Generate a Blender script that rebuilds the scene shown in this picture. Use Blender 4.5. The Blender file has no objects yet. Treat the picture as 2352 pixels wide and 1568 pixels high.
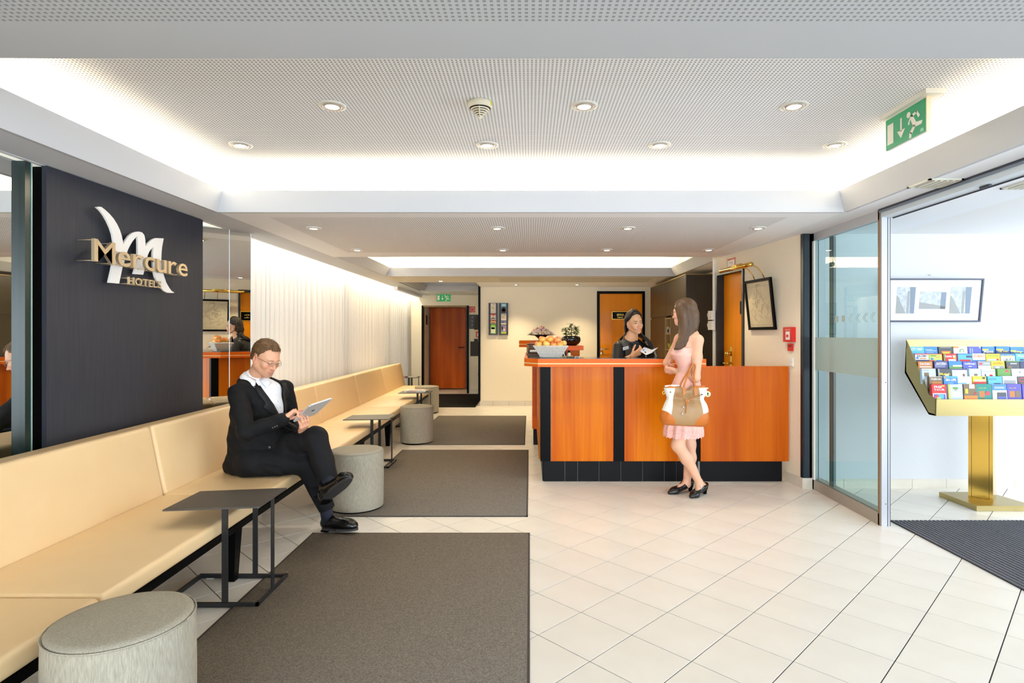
import bpy, bmesh, math, random
import numpy as np
from mathutils import Vector, Matrix, Euler
R = math.radians
rnd = random.Random(7)
scene = bpy.context.scene
COL = scene.collection
F = 1330.0; CX = 1217.0; CY = 766.0; H = 1.38     # focal length and vanishing point in pixels, eye height

# ---------------------------------------------------------------- camera
cd = bpy.data.cameras.new('camera'); cam = bpy.data.objects.new('camera', cd); COL.objects.link(cam)
cam.location = (0, 0, H); cam.rotation_euler = (R(90), 0, 0)
cd.sensor_width = 36; cd.lens = 36 * F / 2352
cd.shift_x = -(CX - 1176) / 2352; cd.shift_y = -(784 - CY) / 2352
cd.clip_start = 0.05; cd.clip_end = 100
scene.camera = cam

def s2l(c):
    return tuple((v / 12.92 if v <= 0.04045 else ((v + 0.055) / 1.055) ** 2.4) for v in [x / 255.0 for x in c])

# ---------------------------------------------------------------- world and exposure
world = bpy.data.worlds.new('world'); scene.world = world; world.use_nodes = True
bg = world.node_tree.nodes['Background']; bg.inputs[0].default_value = (0.80, 0.90, 1.0, 1); bg.inputs[1].default_value = 3.0
scene.view_settings.view_transform = 'Standard'; scene.view_settings.look = 'None'
scene.view_settings.gamma = 1; scene.view_settings.use_curve_mapping = False
scene.view_settings.exposure = 0.50
scene.cycles.max_bounces = 8; scene.cycles.diffuse_bounces = 5; scene.cycles.glossy_bounces = 5
scene.cycles.transparent_max_bounces = 12; scene.cycles.caustics_reflective = False; scene.cycles.caustics_refractive = False
scene.cycles.sample_clamp_indirect = 6
try:
    scene.cycles.use_denoising = True
except Exception: pass

def area(name, loc, rot, sx, sy, power, color=(1, 1, 1), spread=None):
    l = bpy.data.lights.new(name, 'AREA'); l.shape = 'RECTANGLE'; l.size = sx; l.size_y = sy; l.energy = power; l.color = color
    if spread: l.spread = spread
    o = bpy.data.objects.new(name, l); o.location = loc; o.rotation_euler = rot; COL.objects.link(o); return o
DAY = (0.80, 0.90, 1.0); WARM = (1.0, 0.80, 0.50); SOFT = (1.0, 0.90, 0.76); COVE = (1.0, 0.83, 0.56)
# daylight through the glass front behind the camera and the entrance lobby's glass
area('daylight_front', (0.6, -3.6, 1.35), (R(90), 0, 0), 7.0, 2.2, 265, DAY)
area('daylight_curtain_window', (-2.885, 9.0, 1.3), (0, R(-90), 0), 2.2, 8.0, 15, (1.0, 0.98, 0.94))
area('daylight_entrance', (6.3, 2.4, 1.3), (R(90), 0, R(90)), 5.0, 2.2, 78, DAY)
# lamps hidden in the ceiling coves
area('cove_lamp_left', (-2.43, 3.1, 2.46), (0, R(165), 0), 0.06, 2.3, 44, COVE)
area('cove_lamp_right', (2.43, 3.1, 2.46), (0, R(195), 0), 0.06, 2.3, 36, COVE)
area('cove_lamp_far', (0, 4.34, 2.46), (R(165), 0, 0), 4.5, 0.05, 62, COVE)
area('cove_lamp_back', (0, 9.1, 2.44), (R(150), 0, 0), 4.2, 0.06, 70, COVE)
area('cove_lamp_back_left', (-2.22, 7.8, 2.44), (0, R(165), 0), 0.06, 2.0, 14, COVE)
area('curtain_cove_lamp', (-2.68, 7.0, 2.42), (0, R(-20), 0), 0.05, 3.4, 13, (1, 0.92, 0.78))
area('curtain_cove_lamp_far', (-2.68, 11.0, 2.42), (0, R(-20), 0), 0.05, 4.4, 34, (1, 0.84, 0.56))

# ---------------------------------------------------------------- materials
MATS = {}
def mat(name, col=(200, 200, 200), rough=0.6, metal=0.0, kind=None, scale=10.0, col2=None, bump=0.0, emit=0.0, alpha=1.0, trans=0.0, stretch=(1, 1, 1), contrast=0.5, sheen=0.0, coat=0.0, spec=0.5, bdist=0.002):
    if name in MATS: return MATS[name]
    m = bpy.data.materials.new(name); m.use_nodes = True; nt = m.node_tree; b = nt.nodes['Principled BSDF']
    c = s2l(col) + (1,); b.inputs['Base Color'].default_value = c
    b.inputs['Roughness'].default_value = rough; b.inputs['Metallic'].default_value = metal
    b.inputs['Specular IOR Level'].default_value = spec
    b.inputs['Sheen Weight'].default_value = sheen; b.inputs['Coat Weight'].default_value = coat
    if emit: b.inputs['Emission Color'].default_value = c; b.inputs['Emission Strength'].default_value = emit
    if alpha < 1: b.inputs['Alpha'].default_value = alpha
    if trans: b.inputs['Transmission Weight'].default_value = trans
    if kind:
        tc = nt.nodes.new('ShaderNodeTexCoord'); mp = nt.nodes.new('ShaderNodeMapping'); mp.inputs['Scale'].default_value = stretch
        nt.links.new(tc.outputs['Object'], mp.inputs[0])
        if kind == 'noise':
            t = nt.nodes.new('ShaderNodeTexNoise'); t.inputs['Scale'].default_value = scale; t.inputs['Detail'].default_value = 4; fac = t.outputs['Fac']
        elif kind == 'wave':
            t = nt.nodes.new('ShaderNodeTexWave'); t.inputs['Scale'].default_value = scale; t.inputs['Distortion'].default_value = 1.5; t.inputs['Detail'].default_value = 3; fac = t.outputs['Fac']
        elif kind == 'voronoi':
            t = nt.nodes.new('ShaderNodeTexVoronoi'); t.inputs['Scale'].default_value = scale; fac = t.outputs['Distance']
        nt.links.new(mp.outputs[0], t.inputs[0])
        rp = nt.nodes.new('ShaderNodeValToRGB'); e = rp.color_ramp.elements
        e[0].position = 0.5 - contrast / 2; e[1].position = 0.5 + contrast / 2
        e[0].color = c; e[1].color = s2l(col2 or col) + (1,)
        nt.links.new(fac, rp.inputs[0]); nt.links.new(rp.outputs[0], b.inputs['Base Color'])
        if bump:
            bp = nt.nodes.new('ShaderNodeBump'); bp.inputs['Strength'].default_value = bump; bp.inputs['Distance'].default_value = bdist
            nt.links.new(fac, bp.inputs['Height']); nt.links.new(bp.outputs[0], b.inputs['Normal'])
    MATS[name] = m; return m

def perforated(name, col, inside=None):
    """white board with an 18 mm grid of small square holes (dark backing behind each)"""
    m = bpy.data.materials.new(name); m.use_nodes = True; nt = m.node_tree; b = nt.nodes['Principled BSDF']; b.inputs['Roughness'].default_value = 0.85
    tc = nt.nodes.new('ShaderNodeTexCoord'); sp = nt.nodes.new('ShaderNodeSeparateXYZ'); nt.links.new(tc.outputs['Object'], sp.inputs[0])
    def math_(op, a, v=None, w=None):
        n = nt.nodes.new('ShaderNodeMath'); n.operation = op
        nt.links.new(a, n.inputs[0])
        if v is not None:
            if hasattr(v, 'links'): nt.links.new(v, n.inputs[1])
            else: n.inputs[1].default_value = v
        return n.outputs[0]
    res = []
    for ax in (0, 1):
        a = math_('MULTIPLY', sp.outputs[ax], 1 / 0.0188); a = math_('ADD', a, 1000.0); a = math_('FRACT', a); a = math_('SUBTRACT', a, 0.5)
        a = math_('ABSOLUTE', a); a = math_('LESS_THAN', a, 0.235); res.append(a)
    f = math_('MULTIPLY', res[0], res[1])
    if inside:
        for ax, lo, hi in ((0, inside[0], inside[1]), (1, inside[2], inside[3])):
            f = math_('MULTIPLY', f, math_('GREATER_THAN', sp.outputs[ax], lo)); f = math_('MULTIPLY', f, math_('LESS_THAN', sp.outputs[ax], hi))
    mx = nt.nodes.new('ShaderNodeMix'); mx.data_type = 'RGBA'; nt.links.new(f, mx.inputs['Factor'])
    mx.inputs['A'].default_value = s2l(col) + (1,); mx.inputs['B'].default_value = s2l((132, 132, 132)) + (1,)
    nt.links.new(mx.outputs['Result'], b.inputs['Base Color'])
    MATS[name] = m; return m

def wood(name, c1, c2, axis=2, scale=3.0, rough=0.36):
    m = bpy.data.materials.new(name); m.use_nodes = True; nt = m.node_tree; b = nt.nodes['Principled BSDF']; b.inputs['Roughness'].default_value = rough
    b.inputs['Coat Weight'].default_value = 0.05; b.inputs['Specular IOR Level'].default_value = 0.12
    tc = nt.nodes.new('ShaderNodeTexCoord'); mp = nt.nodes.new('ShaderNodeMapping'); nt.links.new(tc.outputs['Object'], mp.inputs[0])
    sc = [7, 7, 7]; sc[axis] = 0.5; mp.inputs['Scale'].default_value = sc
    n = nt.nodes.new('ShaderNodeTexNoise'); n.inputs['Scale'].default_value = scale / 3; n.inputs['Detail'].default_value = 3; nt.links.new(mp.outputs[0], n.inputs[0])
    mp2 = nt.nodes.new('ShaderNodeMapping'); nt.links.new(tc.outputs['Object'], mp2.inputs[0]); s2 = [90, 90, 90]; s2[axis] = 1.5; mp2.inputs['Scale'].default_value = s2
    n2 = nt.nodes.new('ShaderNodeTexNoise'); n2.inputs['Scale'].default_value = 1.0; n2.inputs['Detail'].default_value = 4; nt.links.new(mp2.outputs[0], n2.inputs[0])
    ad = nt.nodes.new('ShaderNodeMath'); ad.operation = 'MULTIPLY_ADD'; ad.inputs[1].default_value = 0.35
    nt.links.new(n2.outputs[0], ad.inputs[0]); nt.links.new(n.outputs[0], ad.inputs[2])
    rp = nt.nodes.new('ShaderNodeValToRGB'); e = rp.color_ramp.elements; e[0].position = 0.48; e[1].position = 0.86
    e[0].color = s2l(c1) + (1,); e[1].color = s2l(c2) + (1,)
    nt.links.new(ad.outputs[0], rp.inputs[0]); nt.links.new(rp.outputs[0], b.inputs['Base Color'])
    MATS[name] = m; return m

M_white = mat('white_paint', (232, 232, 232), 0.85)
M_ceil = mat('ceiling_paint', (234, 237, 242), 0.9)
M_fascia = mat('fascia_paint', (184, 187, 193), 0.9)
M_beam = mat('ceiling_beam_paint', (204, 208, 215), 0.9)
M_wall = mat('cream_wallpaper', (236, 226, 204), 0.9, kind='noise', scale=60, col2=(240, 231, 210), bump=0.05)
M_lobby = mat('white_herringbone_wallpaper', (208, 209, 211), 0.85, kind='wave', scale=34, col2=(211, 212, 214), bump=0.16, stretch=(1, 1, 1.0), bdist=0.002)
for _q in M_lobby.node_tree.nodes:
    if _q.type == 'TEX_WAVE': _q.bands_direction = 'DIAGONAL'; _q.inputs['Distortion'].default_value = 0.4
M_tile = mat('glazed_cream_tile', (226, 220, 208), 0.30, kind='noise', scale=3.5, col2=(236, 231, 221), contrast=0.6)
M_grout = mat('grey_grout', (84, 79, 80), 0.95, spec=.1)
M_btile = mat('beige_skirting_tile', (212, 204, 188), 0.35, kind='noise', scale=5, col2=(221, 214, 200))
M_black = mat('black_lacquer', (8, 8, 9), 0.35, spec=.06)
M_charcoal = mat('charcoal_metal', (30, 30, 32), 0.45)
M_tabletop = mat('dark_taupe_tabletop', (70, 64, 58), 0.42)
M_panel = mat('charcoal_brushed_panel', (44, 46, 54), 0.6, kind='noise', scale=6, col2=(53, 55, 63), stretch=(4, 14, 0.6), contrast=0.6, spec=.2)
M_mirror = mat('mirror_glass', (236, 240, 238), 0.0, metal=1.0)
M_rug = mat('charcoal_rug_pile', (84, 79, 73), 0.95, kind='noise', scale=170, col2=(134, 126, 115), bump=0.7, contrast=0.5, spec=0.1, bdist=0.004)
M_rugdark = mat('black_mat_pile', (26, 24, 24), 0.95, kind='noise', scale=170, col2=(38, 36, 34), bump=0.5, spec=0.1)
M_mat = mat('ribbed_mat_rubber', (58, 60, 66), 0.9, kind='noise', scale=220, col2=(112, 113, 120), contrast=0.3)
M_leather = mat('cream_leatherette', (230, 198, 148), 0.42, kind='noise', scale=7, col2=(234, 205, 158), contrast=0.8)
M_pouf = mat('oatmeal_woven_fabric', (140, 134, 118), 0.95, kind='noise', scale=30, col2=(172, 165, 148), bump=0.3, stretch=(9, 9, 1.1), contrast=0.45)
M_curtain = mat('sheer_white_curtain', (250, 248, 244), 0.9)
_n = M_curtain.node_tree; _b = _n.nodes['Principled BSDF']; _t = _n.nodes.new('ShaderNodeBsdfTranslucent'); _t.inputs[0].default_value = (.95, .94, .92, 1); _m = _n.nodes.new('ShaderNodeMixShader'); _m.inputs[0].default_value = .32
_n.links.new(_b.outputs[0], _m.inputs[1]); _n.links.new(_t.outputs[0], _m.inputs[2]); _n.links.new(_m.outputs[0], _n.nodes['Material Output'].inputs[0])
M_wood = wood('cherry_veneer', (186, 80, 0), (220, 122, 0))
M_woodx = wood('cherry_edge_wood', (208, 84, 0), (228, 106, 2), axis=0)
M_doorwood = wood('door_cherry_veneer', (222, 128, 2), (236, 148, 8))
M_doorred = wood('back_door_veneer', (166, 70, 8), (200, 96, 20))
M_inlay = mat('pale_inlay', (240, 212, 150), 0.4)
M_cab = mat('dark_laminate', (66, 56, 40), 0.38, kind='noise', scale=3, col2=(74, 63, 46), stretch=(2, 2, 1))
M_cabin = mat('oak_niche_lining', (176, 148, 96), 0.55)
M_brass = mat('polished_brass', (224, 186, 92), 0.14, metal=1.0)
M_brassp = mat('pale_polished_brass', (178, 160, 108), 0.34, metal=1.0)
M_gold = mat('satin_champagne_metal', (196, 176, 144), 0.4, metal=0.6)
M_alu = mat('anodised_aluminium', (196, 199, 205), 0.4, metal=0.35)
M_aludark = mat('dark_gasket', (52, 56, 66), 0.6)
M_chrome = mat('chrome', (225, 225, 228), 0.12, metal=1.0)
M_green = mat('exit_green', (0, 142, 98), 0.5)
M_greenlit = mat('exit_green_back', (10, 150, 80), 0.5, emit=0.25)
M_red = mat('signal_red', (206, 34, 28), 0.4)
M_paper = mat('white_paper', (240, 238, 232), 0.7)
M_plasticw = mat('white_plastic', (228, 226, 218), 0.45)
M_bulb = mat('lamp_glow', (255, 244, 224), 0.5, emit=14)
M_tileblk = mat('black_plinth_tile', (14, 14, 17), 0.4, spec=.12)

def glass_mat(name, tint, dens):
    m = bpy.data.materials.new(name); m.use_nodes = True; nt = m.node_tree; nt.nodes.clear()
    out = nt.nodes.new('ShaderNodeOutputMaterial'); tr = nt.nodes.new('ShaderNodeBsdfTransparent'); gl = nt.nodes.new('ShaderNodeBsdfGlossy'); gl.inputs['Roughness'].default_value = 0.01
    tr.inputs[0].default_value = s2l(tint) + (1,)
    fr = nt.nodes.new('ShaderNodeFresnel'); fr.inputs[0].default_value = 1.5
    ge = nt.nodes.new('ShaderNodeNewGeometry'); iv = nt.nodes.new('ShaderNodeMath'); iv.operation = 'SUBTRACT'; iv.inputs[0].default_value = 1.0; nt.links.new(ge.outputs['Backfacing'], iv.inputs[1])
    mu = nt.nodes.new('ShaderNodeMath'); mu.operation = 'MULTIPLY'; nt.links.new(iv.outputs[0], mu.inputs[0]); nt.links.new(fr.outputs[0], mu.inputs[1])
    mx = nt.nodes.new('ShaderNodeMixShader'); nt.links.new(mu.outputs[0], mx.inputs[0]); nt.links.new(tr.outputs[0], mx.inputs[1]); nt.links.new(gl.outputs[0], mx.inputs[2])
    nt.links.new(mx.outputs[0], out.inputs[0]); MATS[name] = m; return m
M_glass = glass_mat('pale_green_glass', (226, 238, 237), 1)
M_clear = glass_mat('clear_glass', (246, 248, 248), 1)
M_frost = mat('frosted_film', (168, 190, 186), 0.6, alpha=0.82)
M_frostmark = mat('grey_film_mark', (168, 184, 182), 0.6)

# ---------------------------------------------------------------- objects
WL = {}
def thing(name, label=None, cat=None, loc=(0, 0, 0), rz=0, group=None, kind=None):
    o = bpy.data.objects.new(name, None); o.empty_display_size = 0.1; COL.objects.link(o)
    o.location = loc; o.rotation_euler = (0, 0, rz); WL[o.name] = Vector(loc)
    tag(o, label, cat, group, kind); return o
def tag(o, label=None, cat=None, group=None, kind=None):
    if label: o['label'] = label
    if cat: o['category'] = cat
    if group: o['group'] = group
    if kind: o['kind'] = kind
    return o

class G:
    """collects vertices and faces; becomes one mesh"""
    def __init__(s): s.v = []; s.f = []; s.sm = []
    def add(s, v, f, sm=False):
        n = len(s.v); s.v += [tuple(p) for p in v]; s.f += [tuple(i + n for i in q) for q in f]; s.sm += [sm] * len(f); return s
    def box(s, x0, x1, y0, y1, z0, z1):
        v = [(x, y, z) for z in (z0, z1) for y in (y0, y1) for x in (x0, x1)]
        return s.add(v, [(0, 2, 3, 1), (4, 5, 7, 6), (0, 1, 5, 4), (2, 6, 7, 3), (0, 4, 6, 2), (1, 3, 7, 5)])
    def obox(s, o, u, w, n, a, b, c):
        """box from corner o along unit vectors u,w,n with lengths a,b,c"""
        o = Vector(o); u = Vector(u) * a; w = Vector(w) * b; n = Vector(n) * c
        v = [o, o + u, o + w, o + u + w, o + n, o + n + u, o + n + w, o + n + u + w]
        return s.add(v, [(0, 2, 3, 1), (4, 5, 7, 6), (0, 1, 5, 4), (2, 6, 7, 3), (0, 4, 6, 2), (1, 3, 7, 5)])
    def prism(s, poly, off):
        """extrude 3D polygon by vector"""
        off = Vector(off); n = len(poly); v = [Vector(p) for p in poly]; v += [p + off for p in v]
        f = [tuple(range(n))[::-1], tuple(range(n, 2 * n))] + [(i, (i + 1) % n, (i + 1) % n + n, i + n) for i in range(n)]
        return s.add(v, f)
    def prism_z(s, poly, z0, z1): return s.prism([(x, y, z0) for x, y in poly], (0, 0, z1 - z0))
    def lathe(s, prof, c=(0, 0, 0), n=32, sm=True, cap=True, sx=1, sy=1):
        v = []; f = []
        for r, z in prof:
            for i in range(n):
                a = 2 * math.pi * i / n; v.append((c[0] + r * math.cos(a) * sx, c[1] + r * math.sin(a) * sy, c[2] + z))
        for k in range(len(prof) - 1):
            for i in range(n):
                j = (i + 1) % n; f.append((k * n + i, k * n + j, (k + 1) * n + j, (k + 1) * n + i))
        s.add(v, f, sm)
        if cap:
            b = len(s.v) - len(v)
            if prof[0][0] > 1e-5: s.f.append(tuple(b + i for i in range(n))[::-1]); s.sm.append(False)
            if prof[-1][0] > 1e-5: s.f.append(tuple(b + (len(prof) - 1) * n + i for i in range(n))); s.sm.append(False)
        return s
    def tube(s, pts, r, n=8, sm=True):
        pts = [Vector(p) for p in pts]; m = len(pts); rr = r if isinstance(r, (list, tuple)) else [r] * m
        v = []; f = []; up = None
        for i, p in enumerate(pts):
            t = (pts[min(i + 1, m - 1)] - pts[max(i - 1, 0)]).normalized()
            if up is None: up = Vector((0, 0, 1)) if abs(t.z) < 0.9 else Vector((1, 0, 0))
            a = t.cross(up).normalized(); b = a.cross(t).normalized(); up = b
            for k in range(n):
                w = 2 * math.pi * k / n; v.append(p + (a * math.cos(w) + b * math.sin(w)) * rr[i])
        for i in range(m - 1):
            for k in range(n):
                j = (k + 1) % n; f.append((i * n + k, i * n + j, (i + 1) * n + j, (i + 1) * n + k))
        f.append(tuple(range(n))[::-1]); f.append(tuple((m - 1) * n + k for k in range(n)))
        return s.add(v, f, sm)
    def sphere(s, c, r, n=12, sc=(1, 1, 1)):
        prof = [(r * math.sin(math.pi * i / n), -r * math.cos(math.pi * i / n)) for i in range(n + 1)]
        v = []; f = []; m = n * 2
        for q, z in prof:
            for i in range(m):
                a = 2 * math.pi * i / m; v.append((c[0] + q * math.cos(a) * sc[0], c[1] + q * math.sin(a) * sc[1], c[2] + z * sc[2]))
        for k in range(n):
            for i in range(m):
                j = (i + 1) % m; f.append((k * m + i, k * m + j, (k + 1) * m + j, (k + 1) * m + i))
        return s.add(v, f, True)
    def rbox(s, x0, x1, y0, y1, z0, z1, r=0.02, seg=3):
        bm = bmesh.new(); bmesh.ops.create_cube(bm, size=1.0)
        for v in bm.verts: v.co = Vector(((x0 + x1) / 2 + v.co.x * (x1 - x0), (y0 + y1) / 2 + v.co.y * (y1 - y0), (z0 + z1) / 2 + v.co.z * (z1 - z0)))
        bmesh.ops.bevel(bm, geom=list(bm.edges), offset=r, segments=seg, profile=0.5, affect='EDGES')
        return s.bm(bm)
    def bm(s, bm, sm=True):
        bm.verts.index_update(); s.add([v.co.copy() for v in bm.verts], [tuple(v.index for v in f.verts) for f in bm.faces], sm); bm.free(); return s
    def xf(s, M):
        s.v = [tuple(M @ Vector(p)) for p in s.v]; return s

def obj(name, g, m, parent=None, world=True, smooth_angle=None, **kw):
    me = bpy.data.meshes.new(name)
    off = Vector((0, 0, 0))
    if parent is not None and world: off = WL[parent.name]
    me.from_pydata([tuple(Vector(p) - off) for p in g.v] if off.length else g.v, [], g.f)
    if m is not None: me.materials.append(m)
    me.polygons.foreach_set('use_smooth', g.sm)
    bm = bmesh.new(); bm.from_mesh(me); bmesh.ops.recalc_face_normals(bm, faces=bm.faces); bm.to_mesh(me); bm.free()
    me.update()
    o = bpy.data.objects.new(name, me); COL.objects.link(o)
    if parent is not None: o.parent = parent
    WL[o.name] = Vector(off)
    tag(o, **kw); return o
def struct(name, g, m, parent=None): return obj(name, g, m, parent, kind=None if parent else 'structure')

def copy_tree(o, parent=None):
    c = o.copy(); COL.objects.link(c)
    if parent is not None: c.parent = parent
    WL[c.name] = WL[o.name].copy()
    for ch in list(o.children): copy_tree(ch, c)
    return c

def text_g(s, size=0.1, depth=0.0, bold=0.0, res=2):
    """lettering in its own frame: x right, y up, starting at the origin; returns G and width"""
    cu = bpy.data.curves.new('t', 'FONT'); cu.body = s; cu.size = size; cu.extrude = depth; cu.offset = bold; cu.resolution_u = res
    ob = bpy.data.objects.new('t', cu); me = bpy.data.meshes.new_from_object(ob)
    v = [p.co.copy() for p in me.vertices]; f = [tuple(p.vertices) for p in me.polygons]
    bpy.data.objects.remove(ob); bpy.data.curves.remove(cu); bpy.data.meshes.remove(me)
    g = G(); g.add(v, f)
    return g
def bounds(g):
    a = np.array([tuple(p) for p in g.v]); return a.min(0), a.max(0)
def fit_text(s, o, right, up, width, height, lift=0.0, depth=0.0, bold=0.0):
    """lettering scaled into a width x height box whose lower left corner is o"""
    g = text_g(s, 1.0, 0.0, bold, 1)
    if not g.v: return g
    lo, hi = bounds(g); sx = width / (hi[0] - lo[0]); sy = height / (hi[1] - lo[1])
    r = Vector(right); u = Vector(up); n = r.cross(u); o = Vector(o)
    g.v = [tuple(o + r * ((p[0] - lo[0]) * sx) + u * ((p[1] - lo[1]) * sy) + n * lift) for p in g.v]
    return g

# ---------------------------------------------------------------- signed-distance modelling for soft, continuous shapes
class SDF:
    def __init__(s, lo, hi, h):
        s.h = h; s.lo = np.array(lo, dtype=np.float32); s.n = np.ceil((np.array(hi) - np.array(lo)) / h).astype(int) + 1
        s.d = np.full(s.n, 1.0, dtype=np.float32)
    def _sub(s, lo, hi):
        a = np.clip(np.floor((np.array(lo) - s.lo) / s.h).astype(int), 0, s.n); b = np.clip(np.ceil((np.array(hi) - s.lo) / s.h).astype(int) + 1, 0, s.n)
        if (b <= a).any(): return None
        ax = [s.lo[i] + s.h * np.arange(a[i], b[i], dtype=np.float32) for i in range(3)]
        sl = tuple(slice(a[i], b[i]) for i in range(3))
        return sl, ax[0][:, None, None], ax[1][None, :, None], ax[2][None, None, :]
    def _mix(s, sl, d, k, op):
        c = s.d[sl]
        if op == 'u':
            if k <= 0: s.d[sl] = np.minimum(c, d)
            else:
                h = np.clip(0.5 + 0.5 * (c - d) / k, 0, 1); s.d[sl] = c * (1 - h) + d * h - k * h * (1 - h)
        elif op == 's':
            k = max(k, 1e-4); h = np.clip(0.5 - 0.5 * (c + d) / k, 0, 1); s.d[sl] = c * (1 - h) - d * h + k * h * (1 - h)
    def cap(s, a, b, r1, r2=None, k=0.02, op='u', flat=None):
        """tapered capsule; flat=(axis vector, factor): squeezes the section along axis"""
        r2 = r1 if r2 is None else r2; a = np.array(a, dtype=np.float32); b = np.array(b, dtype=np.float32); m = max(r1, r2) + k + 0.03
        if flat is not None: m = m * max(1.0, flat[1]) + 0.02
        q = s._sub(np.minimum(a, b) - m, np.maximum(a, b) + m)
        if q is None: return s
        sl, X, Y, Z = q; ab = b - a; L = float((ab ** 2).sum()) + 1e-9
        px, py, pz = X - a[0], Y - a[1], Z - a[2]
        t = np.clip((px * ab[0] + py * ab[1] + pz * ab[2]) / L, 0, 1)
        dx, dy, dz = px - t * ab[0], py - t * ab[1], pz - t * ab[2]
        if flat is not None:
            n = np.array(flat[0], dtype=np.float32); n /= np.linalg.norm(n); w = dx * n[0] + dy * n[1] + dz * n[2]; e = w * (1 / flat[1] - 1)
            dx = dx + e * n[0]; dy = dy + e * n[1]; dz = dz + e * n[2]
            d = (np.sqrt(dx * dx + dy * dy + dz * dz) - (r1 + (r2 - r1) * t)) * min(1.0, flat[1])
        else: d = np.sqrt(dx * dx + dy * dy + dz * dz) - (r1 + (r2 - r1) * t)
        s._mix(sl, d, k, op); return s
    def chain(s, pts, rs, k=0.02, flat=None):
        for i in range(len(pts) - 1): s.cap(pts[i], pts[i + 1], rs[i], rs[i + 1], k, flat=flat)
        return s
    def ell(s, c, r, M=None, k=0.02, op='u'):
        """ellipsoid; M: 3x3 rotation (columns = local axes)"""
        c = np.array(c, dtype=np.float32); m = max(r) + k + 0.02
        q = s._sub(c - m, c + m)
        if q is None: return s
        sl, X, Y, Z = q; px, py, pz = X - c[0], Y - c[1], Z - c[2]
        if M is not None:
            A = np.array(M, dtype=np.float32); u = px * A[0, 0] + py * A[1, 0] + pz * A[2, 0]; v = px * A[0, 1] + py * A[1, 1] + pz * A[2, 1]; w = px * A[0, 2] + py * A[1, 2] + pz * A[2, 2]
        else: u, v, w = px + 0 * py + 0 * pz, py + 0 * px + 0 * pz, pz + 0 * px + 0 * py
        k0 = np.sqrt((u / r[0]) ** 2 + (v / r[1]) ** 2 + (w / r[2]) ** 2); k1 = np.sqrt((u / r[0] ** 2) ** 2 + (v / r[1] ** 2) ** 2 + (w / r[2] ** 2) ** 2) + 1e-6
        d = k0 * (k0 - 1) / k1
        s._mix(sl, d.astype(np.float32), k, op); return s
    def field(s, fn, op='s', k=0.0, lo=None, hi=None):
        q = s._sub(s.lo if lo is None else lo, (s.lo + s.n * s.h) if hi is None else hi); sl, X, Y, Z = q
        d = fn(X, Y, Z)
        d = np.broadcast_to(d, s.d[sl].shape); s._mix(sl, d.astype(np.float32), k, op); return s
    def at(s, p):
        q = np.clip(np.round((np.array(p) - s.lo) / s.h).astype(int), 0, s.n - 1); return float(s.d[tuple(q)])
    def hit(s, o, d, far=.4, step=.0015):
        """first surface point met coming back from o + d * far along -d; o is a point inside"""
        o = np.array(o, float); d = np.array(d, float); t = far
        while t > -.1:
            if s.at(o + d * t) < 0: return o + d * t
            t -= step
        return o
    def mesh(s):
        """naive surface nets"""
        d = s.d; neg = d < 0; c = [slice(None, -1), slice(1, None)]
        cnt = sum(neg[c[i], c[j], c[k]].astype(np.int8) for i in (0, 1) for j in (0, 1) for k in (0, 1))
        cells = np.argwhere((cnt > 0) & (cnt < 8)); N = len(cells)
        if N == 0: return np.zeros((0, 3)), np.zeros((0, 4), int)
        idx = np.full(cnt.shape, -1, dtype=np.int64); idx[tuple(cells.T)] = np.arange(N)
        acc = np.zeros((N, 3)); num = np.zeros(N)
        co = [(i, j, k) for i in (0, 1) for j in (0, 1) for k in (0, 1)]
        for p in co:
            for ax in range(3):
                if p[ax] == 1: continue
                q = list(p); q[ax] = 1
                dp = d[cells[:, 0] + p[0], cells[:, 1] + p[1], cells[:, 2] + p[2]]; dq = d[cells[:, 0] + q[0], cells[:, 1] + q[1], cells[:, 2] + q[2]]
                mk = (dp < 0) != (dq < 0); t = np.where(mk, dp / np.where(mk, dp - dq, 1), 0)
                pt = np.array(p, float)[None, :].repeat(N, 0); pt[:, ax] += t
                acc[mk] += pt[mk]; num[mk] += 1
        V = (cells + acc / num[:, None]) * s.h + s.lo
        fs = []
        for ax in range(3):
            a, b = [(1, 2), (2, 0), (0, 1)][ax]
            sl0 = [slice(None)] * 3; sl1 = [slice(None)] * 3; sl0[ax] = slice(None, -1); sl1[ax] = slice(1, None)
            e = np.argwhere(neg[tuple(sl0)] != neg[tuple(sl1)])
            e = e[(e[:, a] > 0) & (e[:, b] > 0) & (e[:, a] < d.shape[a] - 1) & (e[:, b] < d.shape[b] - 1)]
            inside = neg[tuple(e.T)]
            def cell(da, db):
                q = e.copy(); q[:, a] += da; q[:, b] += db; return idx[tuple(q.T)]
            quad = np.stack([cell(-1, -1), cell(0, -1), cell(0, 0), cell(-1, 0)], 1)
            quad[~inside] = quad[~inside][:, ::-1]; fs.append(quad)
        Fq = np.concatenate(fs); Fq = Fq[(Fq >= 0).all(1)]
        return V, Fq

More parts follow.
